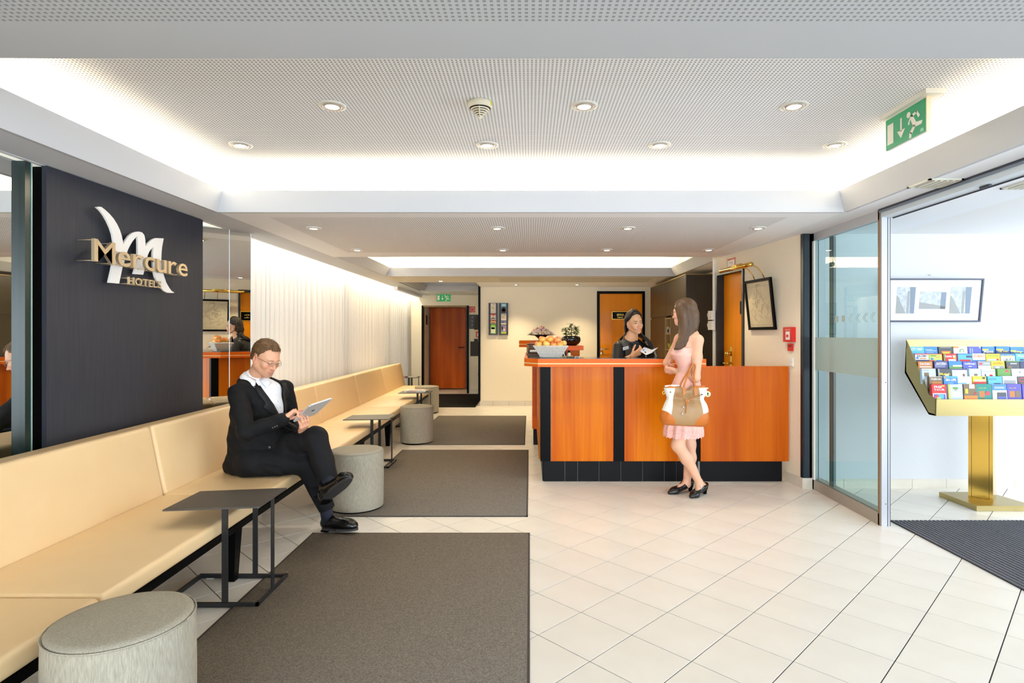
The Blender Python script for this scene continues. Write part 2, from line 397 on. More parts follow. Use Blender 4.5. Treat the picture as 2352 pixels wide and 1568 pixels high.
def smesh(name, V, Fq, m, parent=None, M=None, colors=None, smooth=1, **kw):
    """mesh object from arrays; parent offset removed; colors: per-vertex rgb attribute"""
    V = np.asarray(V, dtype=np.float64)
    if smooth and len(Fq):
        e = np.concatenate([Fq[:, [0, 1]], Fq[:, [1, 2]], Fq[:, [2, 3]], Fq[:, [3, 0]]])
        for _ in range(smooth):
            S = np.zeros_like(V); n = np.zeros(len(V))
            for ax in range(3): S[:, ax] = np.bincount(e[:, 0], V[e[:, 1], ax], len(V)) + np.bincount(e[:, 1], V[e[:, 0], ax], len(V))
            n = np.bincount(e[:, 0], minlength=len(V)) + np.bincount(e[:, 1], minlength=len(V))
            V = V * 0.5 + 0.5 * S / np.maximum(n, 1)[:, None]
    W = V
    if M is not None: A = np.array(M); W = V @ A[:3, :3].T + A[:3, 3]
    off = np.array(WL[parent.name]) if parent is not None else np.zeros(3)
    me = bpy.data.meshes.new(name); me.from_pydata((W - off).tolist(), [], Fq.tolist()); me.materials.append(m)
    me.polygons.foreach_set('use_smooth', [True] * len(me.polygons))
    if colors is not None:
        at = me.color_attributes.new('tint', 'FLOAT_COLOR', 'POINT')
        c = np.ones((len(V), 4)); c[:, :3] = colors(V) if callable(colors) else colors
        at.data.foreach_set('color', c.ravel())
    me.update(); o = bpy.data.objects.new(name, me); COL.objects.link(o)
    if parent is not None: o.parent = parent
    WL[o.name] = Vector(off); tag(o, **kw); return o
# ================================================================ SETTING
ZL = 2.27; ZC = 2.60
# ---- floor: grout bed and diagonal tiles
fl = struct('floor', G().box(-3.0, 7.0, -4.0, 15.2, -0.06, -0.004), M_grout)
PT = 0.303; cx0, cy0 = 0.2522, 2.440                     # a tile corner; tiles lie at 45 degrees
half = (PT - 0.0052) / 2
def tile_g(x, y, g, r):
    d = half * math.sqrt(2); b = 0.0006; dz = r * 0.0005
    v = [(x + d, y, -0.006), (x, y + d, -0.006), (x - d, y, -0.006), (x, y - d, -0.006)]
    e = d - b; v += [(x + d, y, dz - b), (x, y + d, dz - b), (x - d, y, dz - b), (x, y - d, dz - b)]
    v += [(x + e, y, dz), (x, y + e, dz), (x - e, y, dz), (x, y - e, dz)]
    g.add(v, [(8, 9, 10, 11)] + [(i, (i + 1) % 4, (i + 1) % 4 + 4, i + 4) for i in range(4)] + [(i + 4, (i + 1) % 4 + 4, (i + 1) % 4 + 8, i + 8) for i in range(4)])
centres = []
DG = PT * math.sqrt(2)
for j in range(-30, 62):
    y = cy0 + j * DG / 2
    for i in range(-10, 18):
        x = cx0 + (i + (0.5 if j % 2 == 0 else 0.0)) * DG
        if -2.85 < x < 6.6 and -3.6 < y < 14.9 and not (x > 2.45 and y > 5.3): centres.append((x, y))
def in_view(x, y):
    if y < 1.75: return False
    px = CX + x * F / y; py = CY + H * F / y
    if not (-60 < px < 2400 and py < 1640): return False
    if -1.45 < x < -0.1 and (y < 3.8 or 4.55 < y < 6.6 or 7.4 < y < 9.4): return False
    if 0.2 < x < 2.4 and 5.55 < y < 10: return False
    return True
vis = sorted([c for c in centres if in_view(*c)], key=lambda c: c[1])
near = set(vis[:300])
tm = G(); tile_g(0, 0, tm, 1); tmesh = None
for c in sorted(near, key=lambda c: (c[1], c[0])):
    if tmesh is None:
        o = obj('floor_tile', tm, M_tile, fl); tmesh = o.data; o.location = (c[0], c[1], 0)
    else:
        o = bpy.data.objects.new('floor_tile', tmesh); COL.objects.link(o); o.parent = fl; o.location = (c[0], c[1], rnd.uniform(-0.0004, 0.0004))
g = G()
for c in centres:
    if c not in near: tile_g(c[0], c[1], g, rnd.uniform(-1, 1))
o = obj('floor_tiles_far', g, M_tile, fl); o['kind'] = 'stuff'; o.name = 'distant_floor_tiles'

# ---- ceiling
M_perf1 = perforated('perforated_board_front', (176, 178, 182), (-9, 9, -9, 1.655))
M_perf2 = perforated('perforated_board_coffer', (244, 246, 250))
M_perf3 = perforated('perforated_board_middle', (242, 244, 248), (-2.0, 1.98, 4.44, 6.35))
M_perf4 = perforated('perforated_board_back', (214, 210, 198), (-0.5, 2.0, 9.25, 10.4))
def slab(name, x0, x1, y0, y1, m, z=ZL, t=0.06): return struct(name, G().box(x0, x1, y0, y1, z, z + t), m)
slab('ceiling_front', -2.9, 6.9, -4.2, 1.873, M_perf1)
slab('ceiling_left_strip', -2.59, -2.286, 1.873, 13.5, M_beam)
slab('ceiling_right_strip', 2.30, 3.2, 1.873, 15.0, M_ceil)
slab('ceiling_lobby', 3.2, 6.9, 1.873, 5.3, M_white)
slab('ceiling_middle', -2.286, 2.30, 4.24, 6.73, M_perf3)
slab('ceiling_back', -2.286, 2.30, 8.97, 10.05, M_perf4)
slab('ceiling_back_right', -0.93, 2.30, 10.05, 15.0, M_ceil)
slab('ceiling_corridor', -2.286, -0.93, 12.1, 15.0, M_ceil)
def coffer(n, x0, x1, y0, y1, zl, zc, gap, top, front=0.02, dx=0.04):
    """recess: fascia lips around the opening, cove shelf, cavity walls and the raised board"""
    X0, X1, Y0, Y1 = x0 - gap, x1 + gap, y0 - front, y1 + gap
    g = G()   # fascia lips lean slightly inward
    t = 0.025
    zl -= .0015; y0 -= .002
    g.prism([(x0, y0, zl), (x0 + dx, y0, top), (x0 + dx - t, y0, top), (x0 - t, y0, zl)], (0, y1 - y0, 0))
    g.prism([(x1, y0, zl), (x1 - dx, y0, top), (x1 - dx + t, y0, top), (x1 + t, y0, zl)], (0, y1 - y0, 0))
    g.prism([(x0, y1, zl), (x0, y1 - dx * .3, top), (x0, y1 - dx * .3 + t, top), (x0, y1 + t, zl)], (x1 - x0, 0, 0))
    zl += .0015; y0 += .002
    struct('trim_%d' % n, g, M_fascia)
    g = G()
    g.box(X0 - .05, X0, Y0, Y1, zl + .05, zc + .05); g.box(X1, X1 + .05, Y0, Y1, zl + .05, zc + .05)
    g.box(X0, X1, Y1, Y1 + .05, zl + .05, zc + .05); g.box(X0, X1, Y0 - .05, Y0, zl + .05, zc + .05)
    struct('wall_coffer_%d' % n, g, M_white)
    return X0, X1, Y0, Y1
a = coffer(1, -2.286, 2.30, 1.873, 4.24, ZL, ZC, 0.24, 2.425)
struct('ceiling_coffer_front', G().box(a[0], a[1], a[2], a[3], ZC, ZC + .05), M_perf2)
a = coffer(2, -2.22, 2.24, 6.73, 8.97, ZL, ZC, 0.22, 2.40, dx=0.06)
struct('ceiling_coffer_middle', G().box(a[0], a[1], a[2], a[3], ZC, ZC + .05), M_white)
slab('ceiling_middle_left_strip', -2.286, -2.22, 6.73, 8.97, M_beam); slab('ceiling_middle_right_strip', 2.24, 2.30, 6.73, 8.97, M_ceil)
a = coffer(3, -2.20, -0.95, 10.05, 12.1, ZL, 2.52, 0.06, 2.39, dx=0.06)
struct('ceiling_coffer_corridor', G().box(a[0], a[1], a[2], a[3], 2.52, 2.56), M_beam)

# ---- walls
struct('wall_left', G().box(-2.72, -2.64, -4.2, 4.62, 0, 2.34), M_wall)
struct('wall_left_curtain_bay', G().box(-2.98, -2.9, 4.4, 13.5, 0, 2.7), M_wall)
struct('trim_4', G().box(-2.60, -2.57, -4.2, 10.95, ZL - 0.001, 2.50).box(-2.58, -2.50, 10.95, 13.4, 2.215, 2.30), M_ceil)
struct('ceiling_curtain_cove', G().box(-2.98, -2.57, 5.2, 13.5, 2.50, 2.55), M_white)
struct('wall_back', G().box(-0.957, 2.9, 11.07, 11.17, 0, 2.3), M_wall)
struct('wall_corridor_side', G().box(-0.957, -0.87, 11.17, 15.0, 0, 2.3), M_wall)
# corridor end wall with the door opening (Y 13.4)
g = G(); g.box(-2.98, -2.47, 13.4, 13.46, 0, 2.7).box(-2.47, -1.435, 13.4, 13.46, 2.03, 2.6).box(-1.435, -0.957, 13.4, 13.46, 0, 2.6)
struct('wall_corridor_end', g, M_wall)
struct('wall_vestibule', G().box(-2.98, -0.95, 14.75, 14.8, 0, 2.6).box(-2.62, -2.5, 13.46, 14.75, 0, 2.6).box(-1.44, -1.36, 13.46, 14.75, 0, 2.6), M_wall)
struct('ceiling_vestibule', G().box(-2.98, -0.95, 13.46, 14.8, 2.3, 2.35), M_ceil)
# right-hand walls: the angled wall beside the counter
RWK = 0.1333; RX = lambda y: 2.43 - RWK * (y - 5.216)
RU = Vector((-RWK, 1, 0)).normalized(); RN = Vector((-1, -RWK, 0)).normalized()      # along the wall away from camera; out into the room
def rw(px, py, lift=0.0):
    """point of the angled wall seen at a pixel"""
    k = (px - CX) / F; kk = RWK; Y = (2.43 + kk * 5.216) / (k + kk); return Vector((RX(Y), Y, H - (py - CY) * Y / F)) + RN * lift
Y0 = 5.216 - 0.05
def rwall(y0, y1, z0, z1, g, th=0.12):
    g.prism_z([(RX(y0), y0), (RX(y1), y1), (RX(y1) + th, y1), (RX(y0) + th, y0)], z0, z1); return g
DY0, DY1 = 6.20, 6.84
g = G(); rwall(5.165, DY0, 0, ZL + .02, g); rwall(DY0, DY1, 2.07, ZL + .02, g); rwall(DY1, 6.92, 0, ZL + .02, g)
struct('wall_right', g, M_wall)
struct('wall_right_back', G().box(2.62, 2.7, 6.9, 11.1, 0, 2.3).box(2.2, 2.7, 6.93, 6.97, 0, 2.3), M_wall)
struct('wall_lobby', G().box(2.436, 7.0, 5.165, 5.28, 0, 2.34), M_lobby)
struct('wall_front_pier', G().box(-2.9, -2.3, -4.3, -4.2, 0, 2.3).box(3.0, 3.4, -4.3, -4.2, 0, 2.3).box(6.85, 6.95, 4.95, 5.3, 0, 2.3).box(6.85, 6.95, -4.3, -3.9, 0, 2.3), M_white)

# ---- skirting tiles
def skirting(name, o, u, n, length, hgt=0.085, first=0.0, side='left'):
    base = obj(name, G().obox(o, u, (0, 0, 1), n, length, hgt - 0.004, 0.006), M_grout); base['kind'] = 'structure'
    p = first; u = Vector(u); n = Vector(n)
    while p < length - 0.01:
        a = max(p, 0) + 0.0015; b = min(p + 0.3045, length) - 0.0015
        if b - a > 0.01: obj('skirting_tile', G().obox(Vector(o) + u * a, u, (0, 0, 1), n, b - a, hgt, 0.011), M_btile, base)
        p += 0.3045
    return base
skirting('baseboard_back', (-0.957, 11.07, 0), (1, 0, 0), (0, -1, 0), 1.15, 0.10, -0.05)
skirting('baseboard_lobby', (2.52, 5.165, 0), (1, 0, 0), (0, -1, 0), 3.4, 0.085, -0.03)
skirting('baseboard_right_front', (2.43, 5.165, 0), (1, 0, 0), (0, -1, 0), 0.088, 0.095, -0.1)
skirting('baseboard_right', (RX(5.155) + 0.0, 5.155, 0), RU, RN, 0.26, 0.095, -0.19)
skirting('baseboard_corridor', (-1.39, 13.4, 0), (1, 0, 0), (0, -1, 0), 0.42, 0.10, 0.0)

# ---- corner guards and door frames
struct('trim_5', G().box(-0.985, -0.945, 11.045, 11.075, 0.1, 2.3), M_black)                  # back wall corner guard
p0 = rw(1837, 540); g = G().box(2.436, 2.50 - 0.012, 5.150, 5.166, 0.097, ZL); rwall(5.15, 5.19, 0.097, ZL, g, -0.008)
struct('trim_6', g, mat('blue_black_guard', (22, 32, 42), 0.4))
# luggage door in the back wall
def door_leaf(n, x0, x1, y, ztop, m, fr=0.05, frm=None):
    d = thing('door_%d' % n, None, None, ((x0 + x1) / 2, y, 0), kind='structure')
    g = G().box(x0, x0 + fr, y - .03, y, 0, ztop).box(x1 - fr, x1, y - .03, y, 0, ztop).box(x0 + fr, x1 - fr, y - .03, y, ztop - fr, ztop)
    obj('door_frame', g, frm or M_black, d)
    obj('door_leaf', G().box(x0 + fr, x1 - fr, y - .012, y - .001, 0.005, ztop - fr), m, d)
    return d
d1 = door_leaf(1, 1.282, 2.195, 11.069, 2.19, M_doorwood)
def lever(parent, x, y, z, dirx=1, m=M_chrome, lock=True):
    g = G(); g.tube([(x, y, z), (x, y - .012, z)], 0.024, 16).tube([(x, y - .012, z), (x, y - .05, z), (x + .02 * dirx, y - .055, z), (x + .135 * dirx, y - .055, z)], 0.009, 10)
    obj('door_handle', g, m, parent)
    if lock: obj('door_lock', G().tube([(x, y, z - .085), (x, y - .012, z - .085)], 0.024, 16).box(x - .004, x + .004, y - .02, y - .01, z - .105, z - .07), m, parent)
lever(d1, 1.365, 11.055, 1.085)
sg = thing('door_sign', 'small black plate with gold lettering on the luggage room door behind the receptionist', 'sign', (1.74, 11.056, 1.73))
obj('plate', G().box(1.575, 1.885, 11.047, 11.056, 1.66, 1.795), M_black, sg)
obj('gold_edge', G().box(1.57, 1.89, 11.049, 11.056, 1.655, 1.66).box(1.57, 1.89, 11.049, 11.056, 1.795, 1.80).box(1.57, 1.575, 11.049, 11.056, 1.655, 1.80).box(1.885, 1.89, 11.049, 11.056, 1.655, 1.80), M_brass, sg)
obj('lettering', fit_text('GEPÄCK', (1.655, 11.046, 1.72), (1, 0, 0), (0, 0, 1), .14, .048), M_brass, sg)
obj('lettering', fit_text('luggage', (1.67, 11.046, 1.675), (1, 0, 0), (0, 0, 1), .11, .034), M_brass, sg)
obj('screw', G().sphere((1.585, 11.046, 1.727), .004, 6), M_brass, sg)
# office door in the angled wall, set back in its black frame
d2 = thing('door_2', None, None, (RX(6.5), 6.5, 0), kind='structure')
def rbx(y0, y1, z0, z1, d0, d1, g=None):
    """box on the angled wall; d = distance out of the wall (negative: into it)"""
    g = g or G(); a = Vector((RX(y0), y0, z0)) + RN * d0; return g.obox(a, RU, (0, 0, 1), RN, (y1 - y0) * math.sqrt(1 + RWK ** 2), z1 - z0, d1 - d0)
g = G(); rbx(DY0, DY0 + .03, 0, 2.09, -.115, .02, g); rbx(DY1 - .03, DY1, 0, 2.09, -.115, .02, g); rbx(DY0, DY1, 2.06, 2.10, -.115, .022, g)
obj('door_frame', g, M_charcoal, d2)
obj('door_leaf', rbx(DY0 + .03, DY1 - .03, 0.005, 2.06, -.10, -.07), M_doorwood, d2)
hp = rw(1672, 815)
g = G(); a = Vector((RX(6.60), 6.60, 0.99)); g.obox(a + RN * -.07, RU, (0, 0, 1), RN, .055, .24, .01)
obj('handle_plate', g, M_brass, d2)
c = a + RU * .028 + Vector((0, 0, .05)); obj('door_handle', G().tube([c - RN * .06, c - RN * .01, c + RU * .03 - RN * .005, c + RU * .13 - RN * .005], .010, 10), M_brass, d2)
c = a + RU * .028 + Vector((0, 0, .16)); obj('door_knob', G().tube([c - RN * .06, c - RN * .02], .028, 16).sphere(tuple(c - RN * .02), .03, 8), M_brass, d2)
sg = thing('door_sign', 'small black and gold plate on the office door beside the picture', 'sign', tuple(rw(1691, 705)))
g = G(); a = Vector((RX(6.25), 6.25, 1.60)); ln = .19
q = lambda y, z, d: Vector((RX(y), y, z)) + RN * d
obj('plate', rbx(6.245, 6.415, 1.60, 1.74, -.069, -.060), M_black, sg)
obj('gold_edge', rbx(6.24, 6.42, 1.594, 1.60, -.069, -.061, rbx(6.24, 6.42, 1.74, 1.746, -.069, -.061, rbx(6.24, 6.245, 1.6, 1.74, -.069, -.061, rbx(6.415, 6.42, 1.6, 1.74, -.069, -.061)))), M_brass, sg)
obj('lettering', fit_text('BÜRO', q(6.37, 1.675, -.059), -RU, (0, 0, 1), .075, .03), M_brass, sg)
obj('lettering', fit_text('office', q(6.37, 1.635, -.059), -RU, (0, 0, 1), .075, .024), M_brass, sg)
# corridor door, ajar in its black frame
d3 = thing('door_3', None, None, (-2.0, 13.5, 0), kind='structure')
obj('door_frame', G().box(-2.50, -2.455, 13.36, 13.47, 0, 2.03).box(-1.455, -1.41, 13.36, 13.47, 0, 2.03), M_black, d3)
obj('door_head', G().box(-2.455, -1.455, 13.36, 13.47, 1.995, 2.03), mat('brass_brown_strip', (150, 120, 70), 0.5), d3)
obj('door_leaf', G().box(-2.46, -1.585, 14.30, 14.34, 0.03, 2.02), M_doorred, d3)
g = G().tube([(-1.62, 14.30, 1.04), (-1.62, 14.24, 1.04), (-1.76, 14.24, 1.04)], .012, 8); obj('door_handle', g, M_charcoal, d3)
obj('wall_plate', G().box(-2.50, -2.49, 13.9, 14.1, 1.60, 1.82), mat('oxblood', (70, 24, 16), 0.5), d3)

# ---- glazed sliding screen between the hall and the entrance lobby
w = thing('window_1', None, None, (2.52, 4.6, 0), kind='structure')
obj('bottom_rail', G().box(2.515, 2.56, 4.17, 5.16, 0, .085).box(2.535, 2.60, 4.17, 5.16, .085, .092), mat('warm_grey_rail', (168, 160, 148), 0.45, metal=0.3), w)
obj('top_rail', G().box(2.515, 2.56, 4.17, 5.16, 2.20, 2.27), M_alu, w)
obj('door_stile', G().box(2.515, 2.530, 4.165, 4.185, 0, 2.268), mat('bronze_side', (132, 104, 78), 0.5), w)
obj('end_post', G().box(2.522, 2.563, 4.150, 4.165, 0, 2.268), M_alu, w)
obj('gasket', G().box(2.563, 2.568, 4.149, 4.165, 0, 2.268).box(2.580, 2.584, 4.149, 4.165, 0, 2.268), M_aludark, w)
obj('door_channel', G().box(2.568, 2.580, 4.150, 4.165, 0, 2.268), M_alu, w)
obj('wall_stile', G().box(2.515, 2.545, 5.13, 5.16, 0, 2.268), M_plasticw, w)
obj('middle_stile', G().box(2.55, 2.58, 4.88, 4.93, .09, 2.2), mat('grey_green_stile', (128, 140, 134), 0.4), w)
obj('stile_gasket', G().box(2.549, 2.552, 4.865, 4.875, .09, 2.2).box(2.549, 2.552, 5.115, 5.122, .09, 2.2), mat('navy_gasket', (40, 60, 92), 0.5), w)
gl = obj('pane', G().box(2.530, 2.538, 4.185, 5.13, .085, 2.20), M_glass, w)
obj('frosted_band', G().box(2.527, 2.530, 4.187, 5.128, 1.058, 1.348), M_frost, w)
g = G()
for px0, px1 in ((1918.5, 1926), (1933.5, 1941.5)):
    ya = 2.526 * F / (px1 - CX); yb = 2.526 * F / (px0 - CX); g.box(2.526, 2.529, ya, yb, 1.475, 1.525)
obj('square_mark', g, M_frostmark, w)
for pxc in (1952, 1968, 1984.5, 2001.5):
    g = G(); yc = 2.526 * F / (pxc - CX)
    for k in (0, .022):
        g.prism([(2.526, yc + .02 - k, 1.50), (2.526, yc - .02 - k, 1.535), (2.526, yc - .025 - k, 1.535), (2.526, yc + .014 - k, 1.50), (2.526, yc - .025 - k, 1.465), (2.526, yc - .02 - k, 1.465)], (.002, 0, 0))
    obj('chevron_mark', g, M_frostmark, w)
for z in (1.03, .16): obj('screw', G().tube([(2.550, 4.151, z), (2.550, 4.147, z)], .003, 8), M_black, w)
struct('trim_7', G().box(2.496, 2.500, 1.0, 4.15, 2.258, 2.269).box(2.600, 2.606, 1.0, 4.15, 2.205, 2.213), M_aludark)
struct('trim_8', G().box(2.50, 2.516, 1.0, 4.15, 2.245, 2.269), mat('slate_track', (120, 130, 145), .5))
struct('trim_9', G().box(2.516, 2.604, 1.0, 4.15, 2.213, 2.269), mat('pale_header', (206, 216, 224), .5))

# ---- glazing frames of the front behind the camera and of the lobby (outside the frame, seen only in reflections)
g = G()
for x in (-2.3, -0.6, 1.2, 3.0, 4.9, 6.8): g.box(x - .04, x + .04, -4.28, -4.2, 0, 2.27)
for y in (-3.9, -2.2, -.4, 1.4, 3.2, 4.95): g.box(6.86, 6.94, y - .04, y + .04, 0, 2.27)
struct('window_2', g, M_alu)
# ================================================================ LEFT SIDE: panel, mirrors, curtain
pn = thing('sign_wall_panel', 'tall charcoal brushed panel behind the hotel name letters', 'panel', (-2.56, 3.8, .79))
obj('front_board', G().box(-2.575, -2.55, 3.055, 4.515, .55, 2.265), M_panel, pn)
obj('dark_side', G().box(-2.64, -2.575, 3.06, 4.515, .55, 2.262), M_black, pn)
mr = thing('wall_mirror', 'mirror left of the charcoal panel, reflecting the counter', 'mirror', (-2.62, 2.0, .79))
obj('mirror_pane', G().box(-2.635, -2.62, 0.4, 2.965, .55, 2.262), M_mirror, mr)
obj('frame_edge', G().box(-2.64, -2.585, 2.965, 3.0, .55, 2.265), mat('dark_green_edge', (30, 44, 40), 0.3), mr)
obj('glass_edge', G().box(-2.59, -2.582, 3.0, 3.006, .55, 2.265), mat('bright_glass_edge', (150, 180, 172), 0.2), mr)
mr = thing('wall_mirror', 'narrow angled mirror in two panes between charcoal panel and curtain', 'mirror', (-2.57, 4.95, .6))
MT = Vector((.420, .9075, 0)); MN = Vector((.9075, -.420, 0)); mq = Vector((-2.57, 4.953, 0.5))
obj('mirror_pane', G().obox(mq - MT * .36 - MN * .01, MT, (0, 0, 1), MN, .357, 1.768, .01), M_mirror, mr)
obj('mirror_pane', G().obox(mq + MT * .003 - MN * .01, MT, (0, 0, 1), MN, .208, 1.768, .01), M_mirror, mr)
obj('glass_edge', G().obox(mq - MT * .003 - MN * .012, MT, (0, 0, 1), MN, .006, 1.768, .013), mat('lit_glass_edge', (236, 244, 246), 0.3), mr)
obj('glass_edge', G().obox(mq + MT * .211 - MN * .012, MT, (0, 0, 1), MN, .006, 1.768, .013), MATS['lit_glass_edge'], mr)

# hotel name sign: flat white mark close to the panel, champagne letters on stand-off rods
def wp(zx, zy, X):     # point on plane x = X seen at zoomed pixel of the sign study
    px = 180 + zx / 6.27; py = 460 + zy / 6.27; Y = X * F / (px - CX); return (X, Y, H - (py - CY) * Y / F)
sg = thing('hotel_name_sign', 'raised hotel name lettering over a white letter mark on the charcoal panel', 'sign', (-2.55, 3.7, 1.75))
logo = [(262,97),(296,92),(330,93),(380,130),(450,195),(510,265),(560,345),(600,430),(625,510),(640,580),(648,635),(680,580),(730,510),(780,470),(830,452),(880,450),(920,462),(950,500),(963,560),(968,620),(968,662),(1010,610),(1060,565),(1110,543),(1230,547),(1220,600),(1205,680),(1198,760),(1195,850),(1200,930),(1215,1010),(1235,1090),(1265,1180),(1310,1260),(1345,1305),(1378,1325),(1376,1333),(1290,1330),(1240,1305),(1190,1250),(1150,1190),(1110,1110),(1090,1030),(1080,950),(1075,850),(1076,760),(1085,670),(1050,700),(1020,740),(1000,790),(985,850),(965,950),(935,1070),(800,1060),(825,970),(848,860),(858,760),(860,660),(858,590),(850,515),(825,535),(780,590),(745,650),(715,710),(690,780),(665,880),(640,950),(588,1198),(440,1185),(480,1010),(505,880),(515,780),(518,700),(513,600),(495,490),(465,400),(420,300),(370,215),(320,150)]
g = G(); pts = [wp(x, y, -2.50) for x, y in logo]
from mathutils.geometry import tessellate_polygon
tri = tessellate_polygon([[Vector(p) for p in pts]]); n = len(pts)
v = pts + [(p[0] - .012, p[1], p[2]) for p in pts]
g.add(v, [tuple(t) for t in tri] + [tuple(i + n for i in t)[::-1] for t in tri] + [(i, (i + 1) % n, (i + 1) % n + n, i + n) for i in range(n)])
obj('letter_mark', g, mat('sign_white', (238, 234, 230), 0.45), sg, label='white swooping letter mark')
def raised(word, X, y0, y1, z0, cap, depth, bold, rod):
    gs = []; x = 0
    for ch in word:
        t = text_g(ch, 1.0, 0, bold, 3); lo, hi = bounds(t); gs.append((t, x - lo[0], ch)); x += hi[0] - lo[0] + 0.09
    total = x - 0.09; s = (y1 - y0) / total
    t0 = text_g('H', 1.0, 0, bold, 3); lo, hi = bounds(t0); sz = cap / (hi[1] - lo[1])
    for t, ox, ch in gs:
        vf = [(X, y0 + (p[0] + ox) * s, z0 + p[1] * sz) for p in t.v]; n = len(vf); q = G()
        vb = [(X - depth, p[1], p[2]) for p in vf]
        ed = {}
        for f in t.f:
            for i in range(len(f)): e = (f[i], f[(i + 1) % len(f)]); ed[e] = 1
        side = [(a, b) for (a, b) in ed if (b, a) not in ed]
        q.add(vf + vb, list(t.f) + [tuple(i + n for i in f)[::-1] for f in t.f] + [(b, a, a + n, b + n) for a, b in side])
        L = obj('letter', q, M_gold, sg)
        lo, hi = bounds(q)
        for yy in ((lo[1] + .012, hi[1] - .012) if hi[1] - lo[1] > .05 else ((lo[1] + hi[1]) / 2,)):
            for zz in (lo[2] + .006, hi[2] - .006): obj('rod', G().tube([(X - depth, yy, zz), (-2.55, yy, zz)], rod, 6), M_gold, L)
raised('Mercure', -2.44, 3.245, 4.13, 1.787, .128, .018, .006, .0025)
raised('HOTELS', -2.455, 3.545, 3.86, 1.683, .046, .010, .012, .0016)

# curtain: one hanging cloth with real folds
g = G(); v = []; f = []; ys = np.arange(5.16, 13.38, 0.012); zs = [0.05, .6, 1.2, 1.8, 2.3, 2.49]
ph = 0
for i, y in enumerate(ys):
    ph += 0.012 * (2 * math.pi / (0.150 + 0.045 * math.sin(y * 2.7) + 0.03 * math.sin(y * 7.1)))
    for z in zs:
        k = 1.0 - 0.15 * math.sin(z * 1.3 + y)
        v.append((-2.76 + 0.022 * k * math.sin(ph) + 0.006 * math.sin(ph * 2.1 + z), y + .012 * math.cos(ph), z))
m_ = len(zs)
for i in range(len(ys) - 1):
    for k in range(m_ - 1): f.append((i * m_ + k, (i + 1) * m_ + k, (i + 1) * m_ + k + 1, i * m_ + k + 1))
g.add(v, f, True)
tag(obj('curtain', g, M_curtain), 'long sheer white curtain hanging in folds behind the bench', 'curtain')

# ================================================================ BENCH (very slightly rotated: its line recedes a touch to the left)
BK = 0.0205; BX = lambda x, y: x - BK * (y - 3.0)
def bench_pt(x, y, z): return (BX(x, y), y, z)
bn = thing('upholstered_bench', 'long cream upholstered wall bench with black legs along the left wall', 'bench', (-1.95, 5.0, 0))
def cushion(name, prof, y0, y1, r, parent, m, seg=4, extra=None):
    """profile (x,z) extruded along the bench with rounded edges"""
    bm = bmesh.new(); a = [bm.verts.new(bench_pt(x, y0, z)) for x, z in prof]; b = [bm.verts.new(bench_pt(x, y1, z)) for x, z in prof]
    bm.faces.new(a); bm.faces.new(b[::-1]); n = len(prof)
    for i in range(n): bm.faces.new((a[i], b[i], b[(i + 1) % n], a[(i + 1) % n]))
    bmesh.ops.recalc_face_normals(bm, faces=bm.faces)
    bmesh.ops.bevel(bm, geom=list(bm.edges), offset=r, segments=seg, profile=0.55, affect='EDGES', clamp_overlap=True)
    o = obj(name, G().bm(bm), m, parent)
    return o
M_leather.node_tree.nodes['Principled BSDF'].inputs['Coat Weight'].default_value = 0.05
seat_prof = [(-2.19, .335), (-1.585, .345), (-1.585, .42), (-2.19, .42)]
back_prof = [(-2.175, .40), (-2.27, .36), (-2.50, .60), (-2.50, .795), (-2.262, .828)]
for y0, y1 in ((0.62, 2.116), (2.124, 3.451), (3.459, 4.24), (4.30, 6.236), (6.244, 7.626), (7.634, 9.02), (9.028, 10.75)):
    cushion('seat_cushion', seat_prof, y0, y1, .022, bn, M_leather)
for y0, y1 in ((0.5, 3.471), (3.479, 4.836), (4.844, 6.256), (6.264, 7.796), (7.804, 9.326), (9.334, 10.9)):
    cushion('backrest_cushion', back_prof, y0, y1, .026, bn, M_leather)
for y0, y1 in ((0.6, 4.23), (4.31, 10.7)):
    g = G()
    for xx in (-1.63, -2.15):
        g.prism([bench_pt(xx, y0, .30), bench_pt(xx + .03, y0, .30), bench_pt(xx + .03, y0, .336), bench_pt(xx, y0, .336)], Vector(bench_pt(xx, y1, .3)) - Vector(bench_pt(xx, y0, .3)))
    for y in np.arange(y0 + .05, y1, 1.1): g.prism([bench_pt(-2.15, y, .30), bench_pt(-1.6, y, .30), bench_pt(-1.6, y, .33), bench_pt(-2.15, y, .33)], (0, .03, 0))
    obj('frame_rail', g, M_black, bn)
for y in (1.72, 3.24, 4.72, 5.85, 7.12, 8.6, 10.1):
    for xx in (-1.66, -2.12):
        g = G(); x0 = BX(xx, y); v = []
        for z, w_ in ((0, .022), (.305, .038)):
            v += [(x0 - w_, y - w_, z), (x0 + w_, y - w_, z), (x0 + w_, y + w_, z), (x0 - w_, y + w_, z)]
        g.add(v, [(3, 2, 1, 0), (4, 5, 6, 7)] + [(i, (i + 1) % 4, (i + 1) % 4 + 4, i + 4) for i in range(4)])
        obj('leg', g, M_black, bn)

